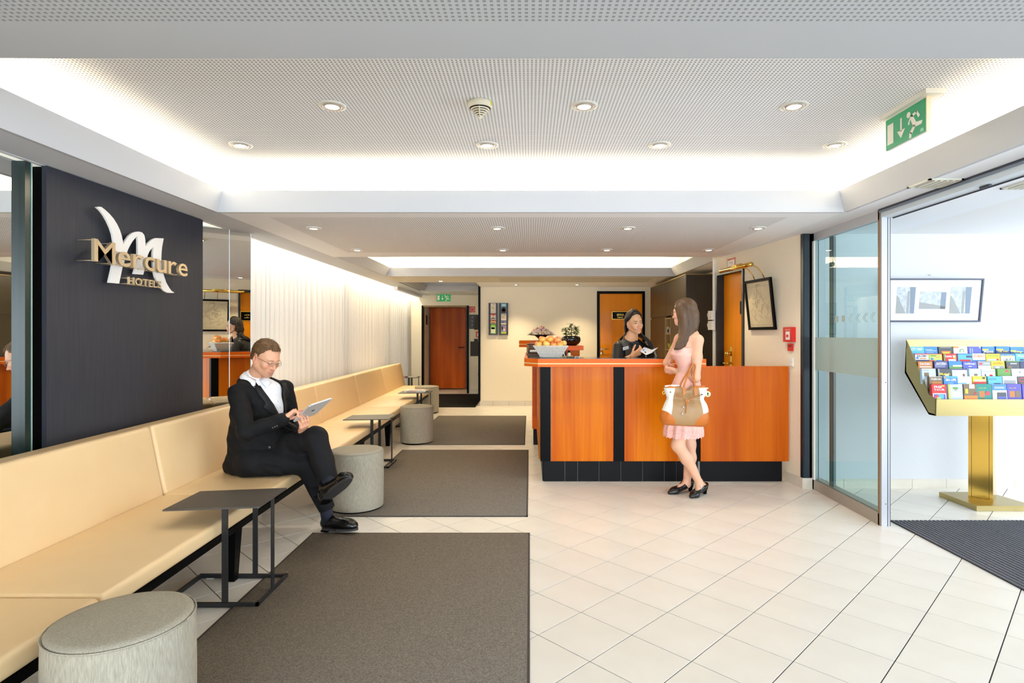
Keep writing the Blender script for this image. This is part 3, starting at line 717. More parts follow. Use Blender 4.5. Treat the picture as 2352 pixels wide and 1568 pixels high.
# ================================================================ POUFS
def pouf(x, y, label, r=.205, h=.465):
    t = thing('pouf', label, 'pouf', (x, y, 0), group=None)
    p = [(r, .02), (r + .002, .05), (r + .004, h * .5), (r + .002, h - .045), (r, h - .018), (r - .006, h - .008)]
    obj('side_cover', G().lathe([(q, z) for q, z in p], (x, y, 0), 56, cap=False), M_pouf, t)
    obj('top_cover', G().lathe([(r - .005, h - .009), (r - .008, h - .003), (r - .03, h + .001), (r * .5, h + .004), (0, h + .005)], (x, y, 0), 56, cap=False), M_pouf, t)
    g = G()
    for k in range(56):
        pass
    g.tube([(x + (r + .001) * math.cos(a), y + (r + .001) * math.sin(a), h - .010) for a in np.linspace(0, 2 * math.pi, 49)], .0028, 6); obj('seam_piping', g, M_pouf, t)
    obj('base_plate', G().lathe([(r - .012, 0), (r - .006, .006), (r - .006, .022)], (x, y, 0), 40), M_black, t)
    return t
pouf(-1.315, 1.87, 'round oatmeal fabric pouf nearest the camera, cut off by the photo edge')
pouf(-1.375, 4.60, "round pale fabric pouf beside the seated man's crossed feet")
pouf(-1.435, 7.36, 'round oatmeal pouf halfway along the bench, on the third grey rug')
pouf(-1.80, 10.12, 'farthest round pouf at the end of the bench, behind the magazines')

# ================================================================ SIDE TABLES
def side_table(dx, dy, label):
    t = thing('side_table', label, 'side table', (-1.6 + dx, 3.1 + dy, 0))
    P = lambda x, y, z: (x + dx, y + dy, z)
    g = G(); g.prism([P(-1.815, 2.86, .502), P(-1.362, 2.915, .502), P(-1.372, 3.27, .502), P(-1.822, 3.20, .502)], (0, 0, .008)); obj('table_top', g, M_tabletop, t)
    B = lambda a, b, c, d, e, f_: G().box(a + dx, b + dx, c + dy, d + dy, e, f_)
    obj('leg', B(-1.552, -1.522, 2.915, 2.923, .012, .502), M_charcoal, t)
    obj('leg', B(-1.562, -1.535, 3.262, 3.270, .012, .502), M_charcoal, t)
    obj('leg', B(-1.381, -1.372, 3.085, 3.112, .012, .502), M_charcoal, t)
    g = G(); g.box(-1.86 + dx, -1.366 + dx, 2.91 + dy, 2.924 + dy, .004, .026).box(-1.86 + dx, -1.37 + dx, 3.258 + dy, 3.272 + dy, .004, .026)
    g.box(-1.380 + dx, -1.366 + dx, 2.91 + dy, 3.272 + dy, .004, .026).box(-1.86 + dx, -1.846 + dx, 2.91 + dy, 3.272 + dy, .004, .026)
    obj('floor_frame', g, M_charcoal, t)
    for x, y in ((-1.42, 2.917), (-1.80, 3.265), (-1.80, 2.917), (-1.41, 3.265)): obj('glide', G().box(x - .02 + dx, x + .02 + dx, y - .008 + dy, y + .008 + dy, 0, .005), M_plasticw, t)
    return t
side_table(0, 0, 'dark thin-topped side table standing over the near bench, nothing on it')
side_table(-.075, 2.99, 'dark side table beyond the seated man, over the middle of the bench')
side_table(-.115, 5.60, 'dark side table over the far bench with white magazines on it')
side_table(-.86, 8.55, 'farthest side table past the bench end, with dark red booklets')
mg = [(-1.86, -1.56, 8.58, 8.80), (-1.84, -1.55, 8.60, 8.81), (-1.855, -1.57, 8.585, 8.79)]
nm = ['lowest white magazine of the stack on the side table', 'middle white magazine of the stack on the side table', 'top white magazine of the stack on the side table']
for i, (a, b, c, d) in enumerate(mg):
    z = .5105 + i * .009; o = obj('magazine', G().box(a, b, c, d, z, z + .008), M_paper); tag(o, nm[i], 'magazine', 'magazines on the far side table')
    obj('cover_print', G().box(a + .03, a + .16, c - .0006, c + .0001, z + .002, z + .006).box(a + .05, b - .05, c + .04, c + .12, z + .0081, z + .0085), mat('salmon_print', (232, 168, 140), 0.6), o)
for i, (x, y, c, lab) in enumerate([(-2.55, 11.55, (120, 30, 36), 'dark red booklet lying on the farthest side table'), (-2.33, 11.6, (170, 160, 140), 'grey beige booklet lying beside the dark red booklet')]):
    o = obj('booklet', G().box(x - .09, x + .09, y - .1, y + .1, .5105, .524), mat('booklet_%d' % i, c, .6)); tag(o, lab, 'booklet')
    obj('booklet_pages', G().box(x - .085, x + .088, y - .1012, y - .1, .513, .521), M_paper, o)

# ================================================================ RUGS AND MATS
def rug(x0, x1, y0, y1, m, label, cat='rug', name='floor_rug', border=True):
    t = thing(name, label, cat, ((x0 + x1) / 2, (y0 + y1) / 2, 0))
    obj('pile', G().rbox(x0 + .012, x1 - .012, y0 + .012, y1 - .012, .001, .009, .003, 1), m, t)
    g = G().box(x0, x1, y0, y0 + .014, .001, .006).box(x0, x1, y1 - .014, y1, .001, .006).box(x0, x0 + .014, y0, y1, .001, .006).box(x1 - .014, x1, y0, y1, .001, .006)
    obj('rubber_edge', g, mat('rubber_edge', (58, 54, 50), 0.8), t); return t
rug(-1.50, 0.0, 0.9, 4.0, M_rug, 'charcoal rug nearest the camera, under the first side table')
rug(-1.51, -0.015, 4.36, 6.86, M_rug, 'charcoal rug in front of the middle of the bench')
rug(-1.53, -0.06, 7.18, 9.70, M_rug, 'third charcoal rug from the camera, beneath the far pouf')
rug(-2.30, -1.02, 10.83, 13.2, M_rugdark, 'black mat before the corridor door', 'mat', 'door_mat')
t = thing('entrance_mat', 'ribbed dark grey entrance mat sunk before the brass leaflet stand', 'mat', (4.0, 2.5, 0))
obj('backing', G().box(2.65, 6.0, 0.5, 4.262, .0008, .004), mat('mat_backing', (34, 35, 40), .9), t)
g = G(); x = 2.655
while x < 5.2: g.box(x, x + .020, 0.5, 4.26, .004, .0095); x += .0305
o = obj('mat_ribs', g, M_mat, t, kind='stuff')

# ================================================================ RECEPTION COUNTER
ct = thing('reception_counter', 'cherry wood reception counter with black pillars and dark edged bar top', 'counter', (1.0, 5.4, 0))
def fx(px, Y): return (px - CX) * Y / F
YF = 5.36
for px0, px1 in ((1265.5, 1409), (1434, 1582)):
    obj('front_panel', G().box(fx(px0, YF), fx(px1, YF) , YF, YF + .03, .20, 1.078), M_wood, ct)
    obj('chrome_strip', G().box(fx(px0, YF) - .004, fx(px0, YF), YF - .002, YF + .01, .20, 1.078), mat('thin_steel', (150, 146, 140), .4, metal=.6), ct)
for px0, px1 in ((1241, 1265), (1410, 1434), (1582.5, 1607)):
    obj('pillar', G().box(fx(px0, YF), fx(px1, YF), YF - .006, YF + .05, .20, 1.078), M_black, ct, label='glossy black pillar strip')
obj('body', G().box(.10, 1.60, YF + .03, 5.60, .20, 1.078).box(.10, .42, 5.6, 7.12, .20, 1.078), M_black, ct)
obj('side_panel', G().box(.085, .10, 5.44, 7.12, .20, 1.078), M_wood, ct)
# plinth of black tiles
pj = [1248, 1297.5, 1326.6, 1376, 1426, 1476, 1526, 1554, 1603.5]
obj('plinth_core', G().box(fx(1248, 5.41) + .002, fx(1608, 5.41), 5.418, 5.5, 0, .197).box(.125, .4, 5.5, 7.1, 0, .197), mat('light_grout', (150, 150, 150), .8), ct)
for a, b in zip(pj[:-1], pj[1:]): obj('plinth_tile', G().box(fx(a, 5.41) + .002, fx(b, 5.41) - .002, 5.41, 5.42, 0, .197), M_tileblk, ct)
for y in np.arange(5.42, 7.0, .2): obj('plinth_tile', G().box(.118, .126, y + .002, y + .198, 0, .197), M_tileblk, ct)
# bar top: wood edge, pale inlay, black surface
def bar_outline(off=0): return [(fx(1235.5, 5.25) - off * .4, 5.25 - off), (1.60 + off, 5.25 - off), (1.60 + off, 5.62 + off), (.44 + off, 5.62), (.44 + off, 7.14 + off), (-.053 - off, 7.14 + off), (-.053 - off, 5.43 - off * .4)]
obj('bar_edge', G().prism_z(bar_outline(), 1.078, 1.103), M_woodx, ct)
obj('bar_inlay', G().prism_z(bar_outline(-.0015), 1.103, 1.112), M_inlay, ct)
obj('bar_edge', G().prism_z(bar_outline(), 1.112, 1.150), M_woodx, ct)
obj('bar_surface', G().prism_z(bar_outline(-.03), 1.150, 1.1535), mat('black_granite', (28, 26, 26), .12, kind='noise', scale=120, col2=(44, 42, 42)), ct)
obj('back_desk', G().box(.44, 2.0, 5.62, 6.05, .74, .77), M_wood, ct)
# lower gate box on the right
gt = thing('counter_gate', 'plain cherry wood counter section between the bar and the right wall', 'counter', (2.0, 5.4, 0))
obj('front_panel', G().box(fx(1609, YF), fx(1812, YF) - .004, YF - .006, YF + .03, .20, 1.078), wood('gate_veneer', (172, 72, 4), (200, 98, 10)), gt)
obj('plinth', G().box(fx(1608, 5.41) + .001, 2.355, 5.41, 5.45, 0, .197), M_tileblk, gt)
obj('cap_edge', G().box(fx(1609, YF), fx(1812, YF) - .004, YF + .03, YF + .05, .9, 1.078), M_woodx, gt)
# rear wing with raised shelves
wg = thing('counter_wing', 'raised rear wing of the reception counter with striped wooden shelf', 'counter', (.3, 7.4, 0))
obj('body', G().box(.03, .40, 7.17, 7.75, .2, 1.21), M_woodx, wg)
obj('plinth', G().box(.045, .36, 7.19, 7.7, 0, .2), M_tileblk, wg)
obj('raised_shelf', G().prism_z([(-.135, 7.22), (.0, 7.14), (.36, 7.14), (.36, 7.78), (-.135, 7.78)], 1.212, 1.244).prism_z([(-.135, 7.22), (.0, 7.14), (.36, 7.14), (.36, 7.78), (-.135, 7.78)], 1.252, 1.292), M_woodx, wg)
obj('shelf_inlay', G().prism_z([(-.133, 7.222), (.0, 7.142), (.358, 7.142), (.358, 7.778), (-.133, 7.778)], 1.244, 1.252), M_inlay, wg)
sh = thing('counter_shelf', 'small raised cherry shelf behind the apples carrying the bonsai bowl', 'shelf', (.5, 6.6, 1.154))
obj('shelf_board', G().box(.08, .605, 6.52, 6.86, 1.193, 1.243), M_woodx, sh)
obj('shelf_front', G().box(.12, .43, 6.56, 6.6, 1.154, 1.193), M_wood, sh)
obj('shelf_box', G().box(.435, .565, 6.56, 6.84, .9, 1.193), M_wood, sh)

# ================================================================ TALL CABINETS behind the counter
cb = thing('wall_cabinet', 'dark laminate cabinet wall with an open oak niche, behind the customer', 'cabinet', (2.4, 9.0, 0))
X = 2.17; ZT = 2.20
obj('side_panel', G().box(X, 2.60, 8.04, 8.07, 0, ZT), mat('near_black_laminate', (36, 30, 24), .35, kind='noise', scale=3, col2=(42, 36, 28), stretch=(6, 2, 1)), cb)
obj('carcass', G().box(X + .33, 2.61, 8.07, 10.42, 0, ZT - .005).box(X + .02, X + .33, 8.62, 10.42, 0, .9).box(X + .02, X + .33, 8.07, 8.95, 0, ZT - .01).box(X + .02, X + .33, 9.30, 10.42, 0, ZT - .01), M_cab, cb)
obj('cornice', G().box(X - .004, 2.6, 8.07, 10.43, ZT, ZT + .012), M_cabin, cb)
zs_ = 1.64
for y0, y1 in ((8.075, 9.23), (9.236, 10.41)): obj('upper_door', G().box(X, X + .018, y0, y1, zs_ + .02, ZT - .004), M_cab, cb)
for y0, y1 in ((8.075, 8.935), (9.31, 10.41)): obj('lower_door', G().box(X, X + .018, y0, y1, .08, zs_ - .008), M_cab, cb)
ng = G(); ng.box(X, X + .33, 8.94, 8.955, .8, zs_ - .01).box(X, X + .33, 9.29, 9.305, .8, zs_ - .01).box(X, X + .33, 8.955, 9.29, zs_ - .03, zs_ - .01)
obj('niche_lining', ng, M_cabin, cb); obj('niche_back', G().box(X + .3, X + .33, 8.955, 9.29, .8, zs_ - .03), M_cabin, cb)
for z in (1.13, 1.375): obj('niche_shelf', G().box(X, X + .3, 8.955, 9.29, z - .012, z + .006), M_cabin, cb)
o = obj('picture_card', G().prism([(X + .012, 9.24, 1.382), (X + .050, 9.24, 1.382), (X + .056, 9.255, 1.49), (X + .018, 9.255, 1.49)], (0, .005, 0)), M_paper); tag(o, 'small white card standing on the upper niche shelf of the cabinet', 'card')
obj('print', G().box(X + .022, X + .044, 9.238, 9.2395, 1.40, 1.45), M_charcoal, o)
o = obj('bottle', G().lathe([(.02, 0), (.022, .01), (.022, .07), (.008, .10), (.008, .13)], (X + .066, 9.20, 1.381), 12, sx=.8, sy=.8), M_plasticw); tag(o, 'pale small bottle beside the card in the cabinet niche', 'bottle')
o = obj('cup', G().lathe([(.03, 0), (.045, .09), (.042, .09), (.028, .004)], (X + .062, 9.19, 1.136), 14), mat('lime_green', (190, 206, 30), .4)); tag(o, 'lime green cup on the lower niche shelf of the cabinet', 'cup')
o = obj('pencil_cup', G().lathe([(.03, 0), (.03, .1), (.027, .1), (.027, .004)], (1.78, 5.95, .77), 14), M_black)
tag(o, 'black pencil cup on the desk behind the counter', 'cup')
# conduit and sockets at the end of the angled wall
o = obj('cable_duct', rbx(6.862, 6.90, .05, 2.26, 0.0005, .03), M_plasticw); tag(o, 'vertical white cable duct left of the office door', 'duct')
for i, (z, lab) in enumerate(((1.60, 'upper of two beige switch boxes on the cable duct'), (1.48, 'lower of two beige switch boxes on the cable duct'))):
    t = thing('switch_box', lab, 'switch', tuple(q(6.88, z, .03)), group='switch boxes beside the office door')
    obj('housing', rbx(6.835, 6.93, z - .055, z + .05, .0305, .075), M_plasticw, t); obj('knob', rbx(6.87, 6.905, z - .02, z + .02, .075, .095), mat('ivory_knob', (206, 200, 186), .5), t)

# ================================================================ RIGHT WALL: picture, alarms, switch
pc = thing('framed_map', 'black framed old map hanging tilted on the wall beside the office door', 'picture', tuple(q(5.83, 1.68, .03)))
y0, y1, z0, z1 = 5.57, 6.07, 1.42, 1.925
a = q(y1, z0, .004); b = q(y0, z0, .004); up = (Vector((0, 0, 1)) * .505 + RN * .055).normalized(); ru = (b - a).normalized(); nn = up.cross(ru).normalized()
if nn.dot(RN) < 0: nn = -nn
W_ = (b - a).length; L_ = .51
g = G(); t_ = .028
g.obox(a, ru, up, nn, W_, t_, .022).obox(a + up * (L_ - t_), ru, up, nn, W_, t_, .022).obox(a + up * t_, ru, up, nn, t_, L_ - 2 * t_, .022).obox(a + ru * (W_ - t_) + up * t_, ru, up, nn, t_, L_ - 2 * t_, .022)
obj('frame', g, M_black, pc)
obj('map_sheet', G().obox(a + ru * t_ + up * t_ + nn * .006, ru, up, nn, W_ - 2 * t_, L_ - 2 * t_, .004), mat('old_map_paper', (196, 184, 152), .5, kind='noise', scale=14, col2=(214, 204, 174)), pc)
g = G(); r2 = random.Random(3)
for k in range(34):
    u0, v0 = r2.gauss(.5, .18) * W_, r2.gauss(.48, .2) * L_; pts = []
    an = r2.uniform(0, 6.28)
    for s_ in range(6):
        u0 = min(max(u0, .06), W_ - .06); v0 = min(max(v0, .06), L_ - .06)
        pts.append(a + ru * u0 + up * v0 + nn * .0105); an += r2.uniform(-.7, .7); u0 += .02 * math.cos(an); v0 += .02 * math.sin(an)
    if k < 34: g.tube(pts, .0006 + .0006 * (k % 3 == 0), 4)
g.obox(a + ru * (W_ * .42) + up * (L_ - .06) + nn * .0102, ru, up, nn, .07, .006, .0008)
obj('map_lines', g, mat('map_ink', (120, 116, 104), .7), pc)
obj('map_border', G().obox(a + ru * .05 + up * .05 + nn * .0101, ru, up, nn, W_ - .1, .002, .0006).obox(a + ru * .05 + up * (L_ - .072) + nn * .0101, ru, up, nn, W_ - .1, .002, .0006), MATS['map_ink'], pc)
lp = thing('picture_lamp', 'brass picture lamp on two curved arms above the framed map', 'lamp', tuple(q(5.83, 1.95, .05)))
c0 = q(5.62, 2.05, .24); c1 = q(6.26, 2.05, .24)
obj('lamp_shade', G().tube([c1, c0], .022, 14), M_brass, lp); obj('shade_ridge', G().tube([c1 + Vector((0, 0, .02)) + (c0 - c1) * .3, c0 + Vector((0, 0, .02)) - (c0 - c1) * .3], .012, 10), M_brass, lp)
for y in (5.72, 5.90):
    obj('curved_arm', G().tube([q(y, 1.93, .05), q(y, 1.98, .075), q(y, 2.03, .12), q(y, 2.055, .17), q(y, 2.06, .23)], .005, 8), M_brass, lp)
nt_ = obj('notice_card', rbx(6.40, 6.58, 2.125, 2.225, .0005, .004), mat('notice_red', (176, 60, 44), .6)); tag(nt_, 'small red bordered notice fixed above the office door', 'notice')
obj('notice_sheet', rbx(6.41, 6.57, 2.135, 2.205, .004, .005), M_paper, nt_); obj('small_print', rbx(6.45, 6.53, 2.16, 2.185, .005, .0056), M_charcoal, nt_)
al = thing('fire_alarm_box', 'larger red fire alarm call box on the wall right of the map', 'alarm', tuple(rw(1816, 768)))
def rwbox(px0, px1, pyt, pyb, d0, d1, g=None):
    a_ = rw(px1, pyb); b_ = rw(px0, pyt); am = rw((px0 + px1) / 2, pyb); zt = rw((px0 + px1) / 2, pyt).z; return rbx(a_.y, rw(px0, pyb).y, am.z, zt, d0, d1, g)
obj('housing', rwbox(1806.5, 1828, 751, 785, .0005, .035), M_red, al)
obj('label_plate', rwbox(1811, 1823, 755, 759, .035, .037), mat('faded_red', (214, 120, 104), .5), al)
obj('break_glass', rwbox(1813, 1822, 761, 780, .035, .038), M_paper, al); obj('push_button', rwbox(1815.5, 1819.5, 768, 774, .038, .043), M_red, al)
al = thing('fire_alarm_plate', 'small red alarm plate directly below the fire alarm box', 'alarm', tuple(rw(1817, 797)))
obj('plate', rwbox(1811.5, 1823, 789, 806, .0005, .012), M_red, al); obj('symbol', rwbox(1814, 1820, 792, 797, .012, .014), mat('dark_red', (120, 20, 20), .5), al)
sw = thing('light_switch', 'double white light switch at the right end of the counter', 'switch', tuple(rw(1818, 831)))
obj('frame', rwbox(1813, 1823, 821, 841, .0005, .010), M_plasticw, sw)
for a_, b_ in ((822.5, 830.5), (831.5, 839.5)): obj('rocker', rwbox(1814.5, 1821.5, a_, b_, .010, .014), M_plasticw, sw)
# ================================================================ CEILING FITTINGS
def downlight(x, y, z, label, r=.072, power=9, col=WARM, tilt=0, spot=True):
    t = thing('downlight', label, 'ceiling light', (x, y, z), group='recessed downlights')
    obj('trim_ring', G().lathe([(r, -.0005), (r * .98, -.006), (r * .72, -.008), (r * .70, -.003), (r * .66, -.001)], (x, y, z), 36, cap=False), mat('ring_white', (222, 220, 214), .4), t)
    obj('inner_ring', G().lathe([(r * .69, -.006), (r * .62, -.012), (r * .5, -.011), (r * .46, -.004)], (x, y, z), 32, cap=False), mat('ring_silver', (206, 200, 190), .25, metal=.5), t)
    obj('bulb', G().lathe([(r * .50, -.0085), (r * .3, -.0105), (0, -.0115)], (x, y, z), 24, cap=False), M_bulb, t)
    if spot:
        l = bpy.data.lights.new('downlight_beam', 'SPOT'); l.energy = power; l.color = col; l.spot_size = R(105); l.spot_blend = .8; l.shadow_soft_size = .03
        o = bpy.data.objects.new('downlight_beam', l); COL.objects.link(o); o.parent = t; o.location = (0, 0, -.03)
    return t
row = ['leftmost', 'second from left', 'second from right', 'rightmost']
for x, n in ((-1.057, 'left'), (.291, 'middle'), (1.413, 'right')): downlight(x, 3.097, ZC, n + ' downlight of the three nearest the camera in the big ceiling recess', power=6, col=SOFT)
for x, n in zip((-1.867, -.276, .838, 1.97), row): downlight(x, 3.739, ZC, n + ' downlight of the second row in the big ceiling recess', power=6, col=SOFT)
for x, n in zip((-1.82, -.275, .824, 1.92), row): downlight(x, 4.87, ZL, n + ' downlight of the row just past the big ceiling recess', r=.066, power=16, col=SOFT)
for x, n in zip((-1.83, -.286, .816, 1.896), row): downlight(x, 6.135, ZL, n + ' downlight of the row in front of the bright back recess', r=.066, power=26)
downlight(-1.50, 9.75, ZL, 'single downlight before the corridor door', r=.062, power=44)
for x, n in ((-.25, 'left'), (.85, 'right')): downlight(x, 10.45, ZL - .0, n + ' of the two wall-washing downlights above the leaflet racks wall', r=.06, power=62)
sd = thing('smoke_detector', 'cream cone-shaped smoke detector on the recessed ceiling', 'smoke detector', (-.262, 3.05, ZC))
c = (-.262, 3.05, ZC); ivory = mat('ivory_plastic', (222, 214, 192), .5)
obj('base', G().lathe([(.058, -.0005), (.063, -.006), (.064, -.026), (.058, -.036)], c, 36), ivory, sd)
obj('louvre_ring', G().lathe([(.056, -.036), (.050, -.040)], c, 36), M_black, sd)
for i in range(5):
    r0 = .050 - i * .0085; z0 = -.040 - i * .0085
    obj('louvre_ring', G().lathe([(r0, z0), (r0 - .003, z0 - .0042), (r0 - .009, z0 - .0045)], c, 32, cap=False), ivory, sd)
obj('louvre_core', G().lathe([(.044, -.037), (.008, -.078)], c, 24), M_black, sd)
obj('cone_tip', G().lathe([(.012, -.078), (.009, -.088), (0, -.090)], c, 20), ivory, sd)
obj('rib', G().box(c[0] - .0015, c[0] + .0015, c[1] - .052, c[1] - .005, ZC - .083, ZC - .036).xf(Matrix.Identity(4)), ivory, sd)
obj('sticker', G().box(c[0] + .055, c[0] + .063, c[1] - .03, c[1] - .015, ZC - .027, ZC - .008), mat('yellow_sticker', (222, 210, 60), .5), sd)

def running_man(o, right, up, h, lift):
    """pictogram pieces: door bar, down arrow, running figure; o = lower left corner of the sign face, h = its height (width 2h)"""
    r = Vector(right); u = Vector(up); n = r.cross(u); o = Vector(o)
    def P(x, y): return o + r * (x * h) + u * (y * h) + n * lift
    g = G()
    def poly(ps): g.prism([P(*p) for p in ps], n * .0006)
    poly([(.10, .16), (.42, .16), (.42, .84), (.10, .84)])
    g2 = G()
    def poly2(ps): g2.prism([P(*p) for p in ps], n * .0006)
    poly2([(.79, .40), (.87, .40), (.87, .84), (.79, .84)]); poly2([(.83, .18), (1.03, .44), (.63, .44)])
    g3 = G()
    def poly3(ps): g3.prism([P(*p) for p in ps], n * .0006)
    poly3([(1.21 + .095 * math.cos(a), .80 + .095 * math.sin(a)) for a in np.linspace(0, 2 * math.pi, 15)[:-1]])
    poly3([(1.26, .70), (1.40, .74), (1.60, .42), (1.46, .32)])                # torso
    poly3([(1.30, .70), (1.42, .76), (1.62, .80), (1.60, .72), (1.44, .67)])    # front upper arm
    poly3([(1.54, .80), (1.62, .80), (1.76, .60), (1.68, .55)])
    poly3([(1.26, .66), (1.32, .70), (1.24, .46), (1.17, .50)])                # rear arm
    poly3([(1.60, .44), (1.50, .30), (1.84, .30), (1.88, .40)])                # thigh forward
    poly3([(1.48, .40), (1.56, .32), (1.36, .12), (1.26, .20)])
    poly3([(1.26, .20), (1.37, .20), (1.34, .02), (1.24, .02)])
    return g, g2, g3
# exit sign hanging from the recessed ceiling, seen obliquely
es = thing('exit_sign', 'green and white emergency exit sign hanging under the recessed ceiling at right', 'exit sign', (1.99, 3.08, ZC))
yn, yf, zt, hh = 2.913, 3.235, 2.566, .168
obj('ceiling_mount', G().box(1.965, 2.065, yn - .04, yf + .02, ZC - .026, ZC - .0005), M_plasticw, es)
obj('acrylic_panel', G().box(1.991, 2.010, yn, yf, zt - hh, zt + .009), M_plasticw, es)
obj('end_cap', G().box(1.991, 2.012, yn - .008, yn, zt - hh - .004, zt + .01), mat('ivory_frame', (236, 222, 190), .5), es)
obj('green_face', G().box(1.9885, 1.991, yn, yf, zt - hh, zt), M_green, es)
for nm_, g in zip(('door_symbol', 'arrow_symbol', 'running_figure'), running_man((1.9885, yf, zt - hh), (0, -1, 0), (0, 0, 1), hh * .96, .0004)): obj(nm_, g, mat('pictogram_white', (238, 234, 222), .5), es)
obj('test_label', G().box(1.988, 1.9885, yn + .012, yn + .035, zt - hh + .008, zt - hh + .024), mat('pale_green_label', (130, 196, 170), .5), es)
# exit sign over the corridor door
es = thing('exit_sign', 'green emergency exit sign above the corridor door at the back', 'exit sign', (-1.86, 12.55, 2.1))
x0, y_, z0_ = -2.019, 12.55, 2.080
obj('green_face', G().box(x0, x0 + .302, y_, y_ + .02, z0_, z0_ + .151), M_greenlit, es)
for nm_, g in zip(('door_symbol', 'arrow_symbol', 'running_figure'), running_man((x0, y_, z0_), (1, 0, 0), (0, 0, 1), .15, .0004)): obj(nm_, g, MATS['pictogram_white'], es)
obj('hanger', G().box(x0 + .05, x0 + .06, y_ + .005, y_ + .015, z0_ + .151, 2.28).box(x0 + .24, x0 + .25, y_ + .005, y_ + .015, z0_ + .151, 2.28), M_plasticw, es)
def vent(x, y, z, label, m):
    t = thing('ceiling_vent', label, 'vent', (x, y, z))
    obj('grille_frame', G().box(x - .10, x + .10, y - .10, y - .085, z - .008, z - .0005).box(x - .10, x + .10, y + .085, y + .10, z - .008, z - .0005).box(x - .10, x - .085, y - .1, y + .1, z - .008, z - .0005).box(x + .085, x + .1, y - .1, y + .1, z - .008, z - .0005), m, t)
    for k in range(4): obj('louvre', G().box(x - .06 + k * .035, x - .045 + k * .035, y - .085, y + .085, z - .012, z - .001), m, t)
    return t
vent(2.392, 3.42, ZL, 'square ceiling vent beside the sliding door track', mat('vent_ivory', (206, 204, 190), .5))
vent(2.98, 3.45, ZL, 'ceiling vent above the leaflet stand, at the photo edge', MATS['vent_ivory'])
o = obj('door_sensor', G().rbox(2.551, 2.572, 3.22, 3.29, 2.200, 2.2125, .004, 2), M_aludark); tag(o, 'small dark sensor on the sliding door header', 'sensor')

# ================================================================ BACK WALL: leaflet racks, corridor fittings
def wall_rack(x, label, cards):
    t = thing('leaflet_rack', label, 'leaflet rack', (x, 11.06, 1.4))
    w2 = .086; zb, zt2 = 1.355, 1.965; y1 = 11.07
    obj('back_board', G().box(x - w2, x + w2, y1 - .012, y1 - .0005, zb, zt2), M_charcoal, t)
    obj('rack_sides', G().box(x - w2, x - w2 + .02, y1 - .05, y1 - .012, zb, zt2).box(x + w2 - .02, x + w2, y1 - .05, y1 - .012, zb, zt2).box(x - w2, x + w2, y1 - .055, y1 - .012, zb, zb + .025), mat('black_brown', (34, 24, 16), .4), t)
    obj('rack_floor', G().box(x - w2 + .02, x + w2 - .02, y1 - .05, y1 - .012, zb + .2, zb + .204).box(x - w2 + .02, x + w2 - .02, y1 - .05, y1 - .012, zb + .4, zb + .404), M_charcoal, t)
    for z0, z1, base, parts, lab in cards:
        c = obj('leaflet', G().box(x - .050, x + .052, y1 - .034, y1 - .026, z0, z1), mat('lf_%d_%d_%d' % base, base, .6)); tag(c, lab, 'leaflet')
        for (u0, u1, v0, v1, col, shp) in parts:
            yy = y1 - .0352
            if shp == 'r': gg = G().box(x - .050 + u0 * .1, x - .050 + u1 * .1, yy, yy + .001, z0 + v0 * (z1 - z0), z0 + v1 * (z1 - z0))
            else:
                cx_, cz_ = x - .05 + (u0 + u1) * .05, z0 + (v0 + v1) / 2 * (z1 - z0); gg = G().prism([(cx_ + (u1 - u0) * .05 * math.cos(a), yy, cz_ + (v1 - v0) / 2 * (z1 - z0) * math.sin(a)) for a in np.linspace(0, 6.283, 13)[:-1]], (0, .001, 0))
            obj('cover_print', gg, mat('pr_%d_%d_%d' % col, col, .6), c)
gold_ = (222, 168, 40); ink = (60, 56, 60)
pale = (222, 214, 200)
wall_rack(-.699, 'left of the two tall black leaflet racks on the back wall', [
    (1.765, 1.955, pale, [(.15, .45, .62, .68, gold_, 'r'), (.25, .5, .52, .62, gold_, 'r'), (.5, .7, .50, .54, ink, 'r'), (.55, .7, .84, .92, ink, 'e')], 'pale leaflet with gold emblem, top of the left leaflet rack'),
    (1.640, 1.762, (216, 206, 200), [(0, 1, .82, 1, (210, 40, 30), 'r'), (.3, .75, .62, .85, (236, 120, 40), 'e'), (.1, .9, .15, .3, (110, 80, 60), 'r'), (.42, .55, .15, .5, (110, 80, 60), 'r')], 'red topped town leaflet, second in the left rack'),
    (1.565, 1.637, (222, 196, 160), [(0, 1, .75, 1, (224, 84, 40), 'r'), (.3, .7, .7, .98, (240, 140, 50), 'e'), (.1, .9, .1, .4, (160, 96, 30), 'r')], 'orange topped leaflet, third in the left rack'),
    (1.378, 1.560, (128, 208, 50), [(.08, .86, .06, .74, (226, 216, 204), 'r'), (.12, .8, .48, .68, (90, 104, 86), 'r'), (.2, .8, .84, .9, (200, 236, 160), 'r')], 'bright green leaflet at the foot of the left rack')])
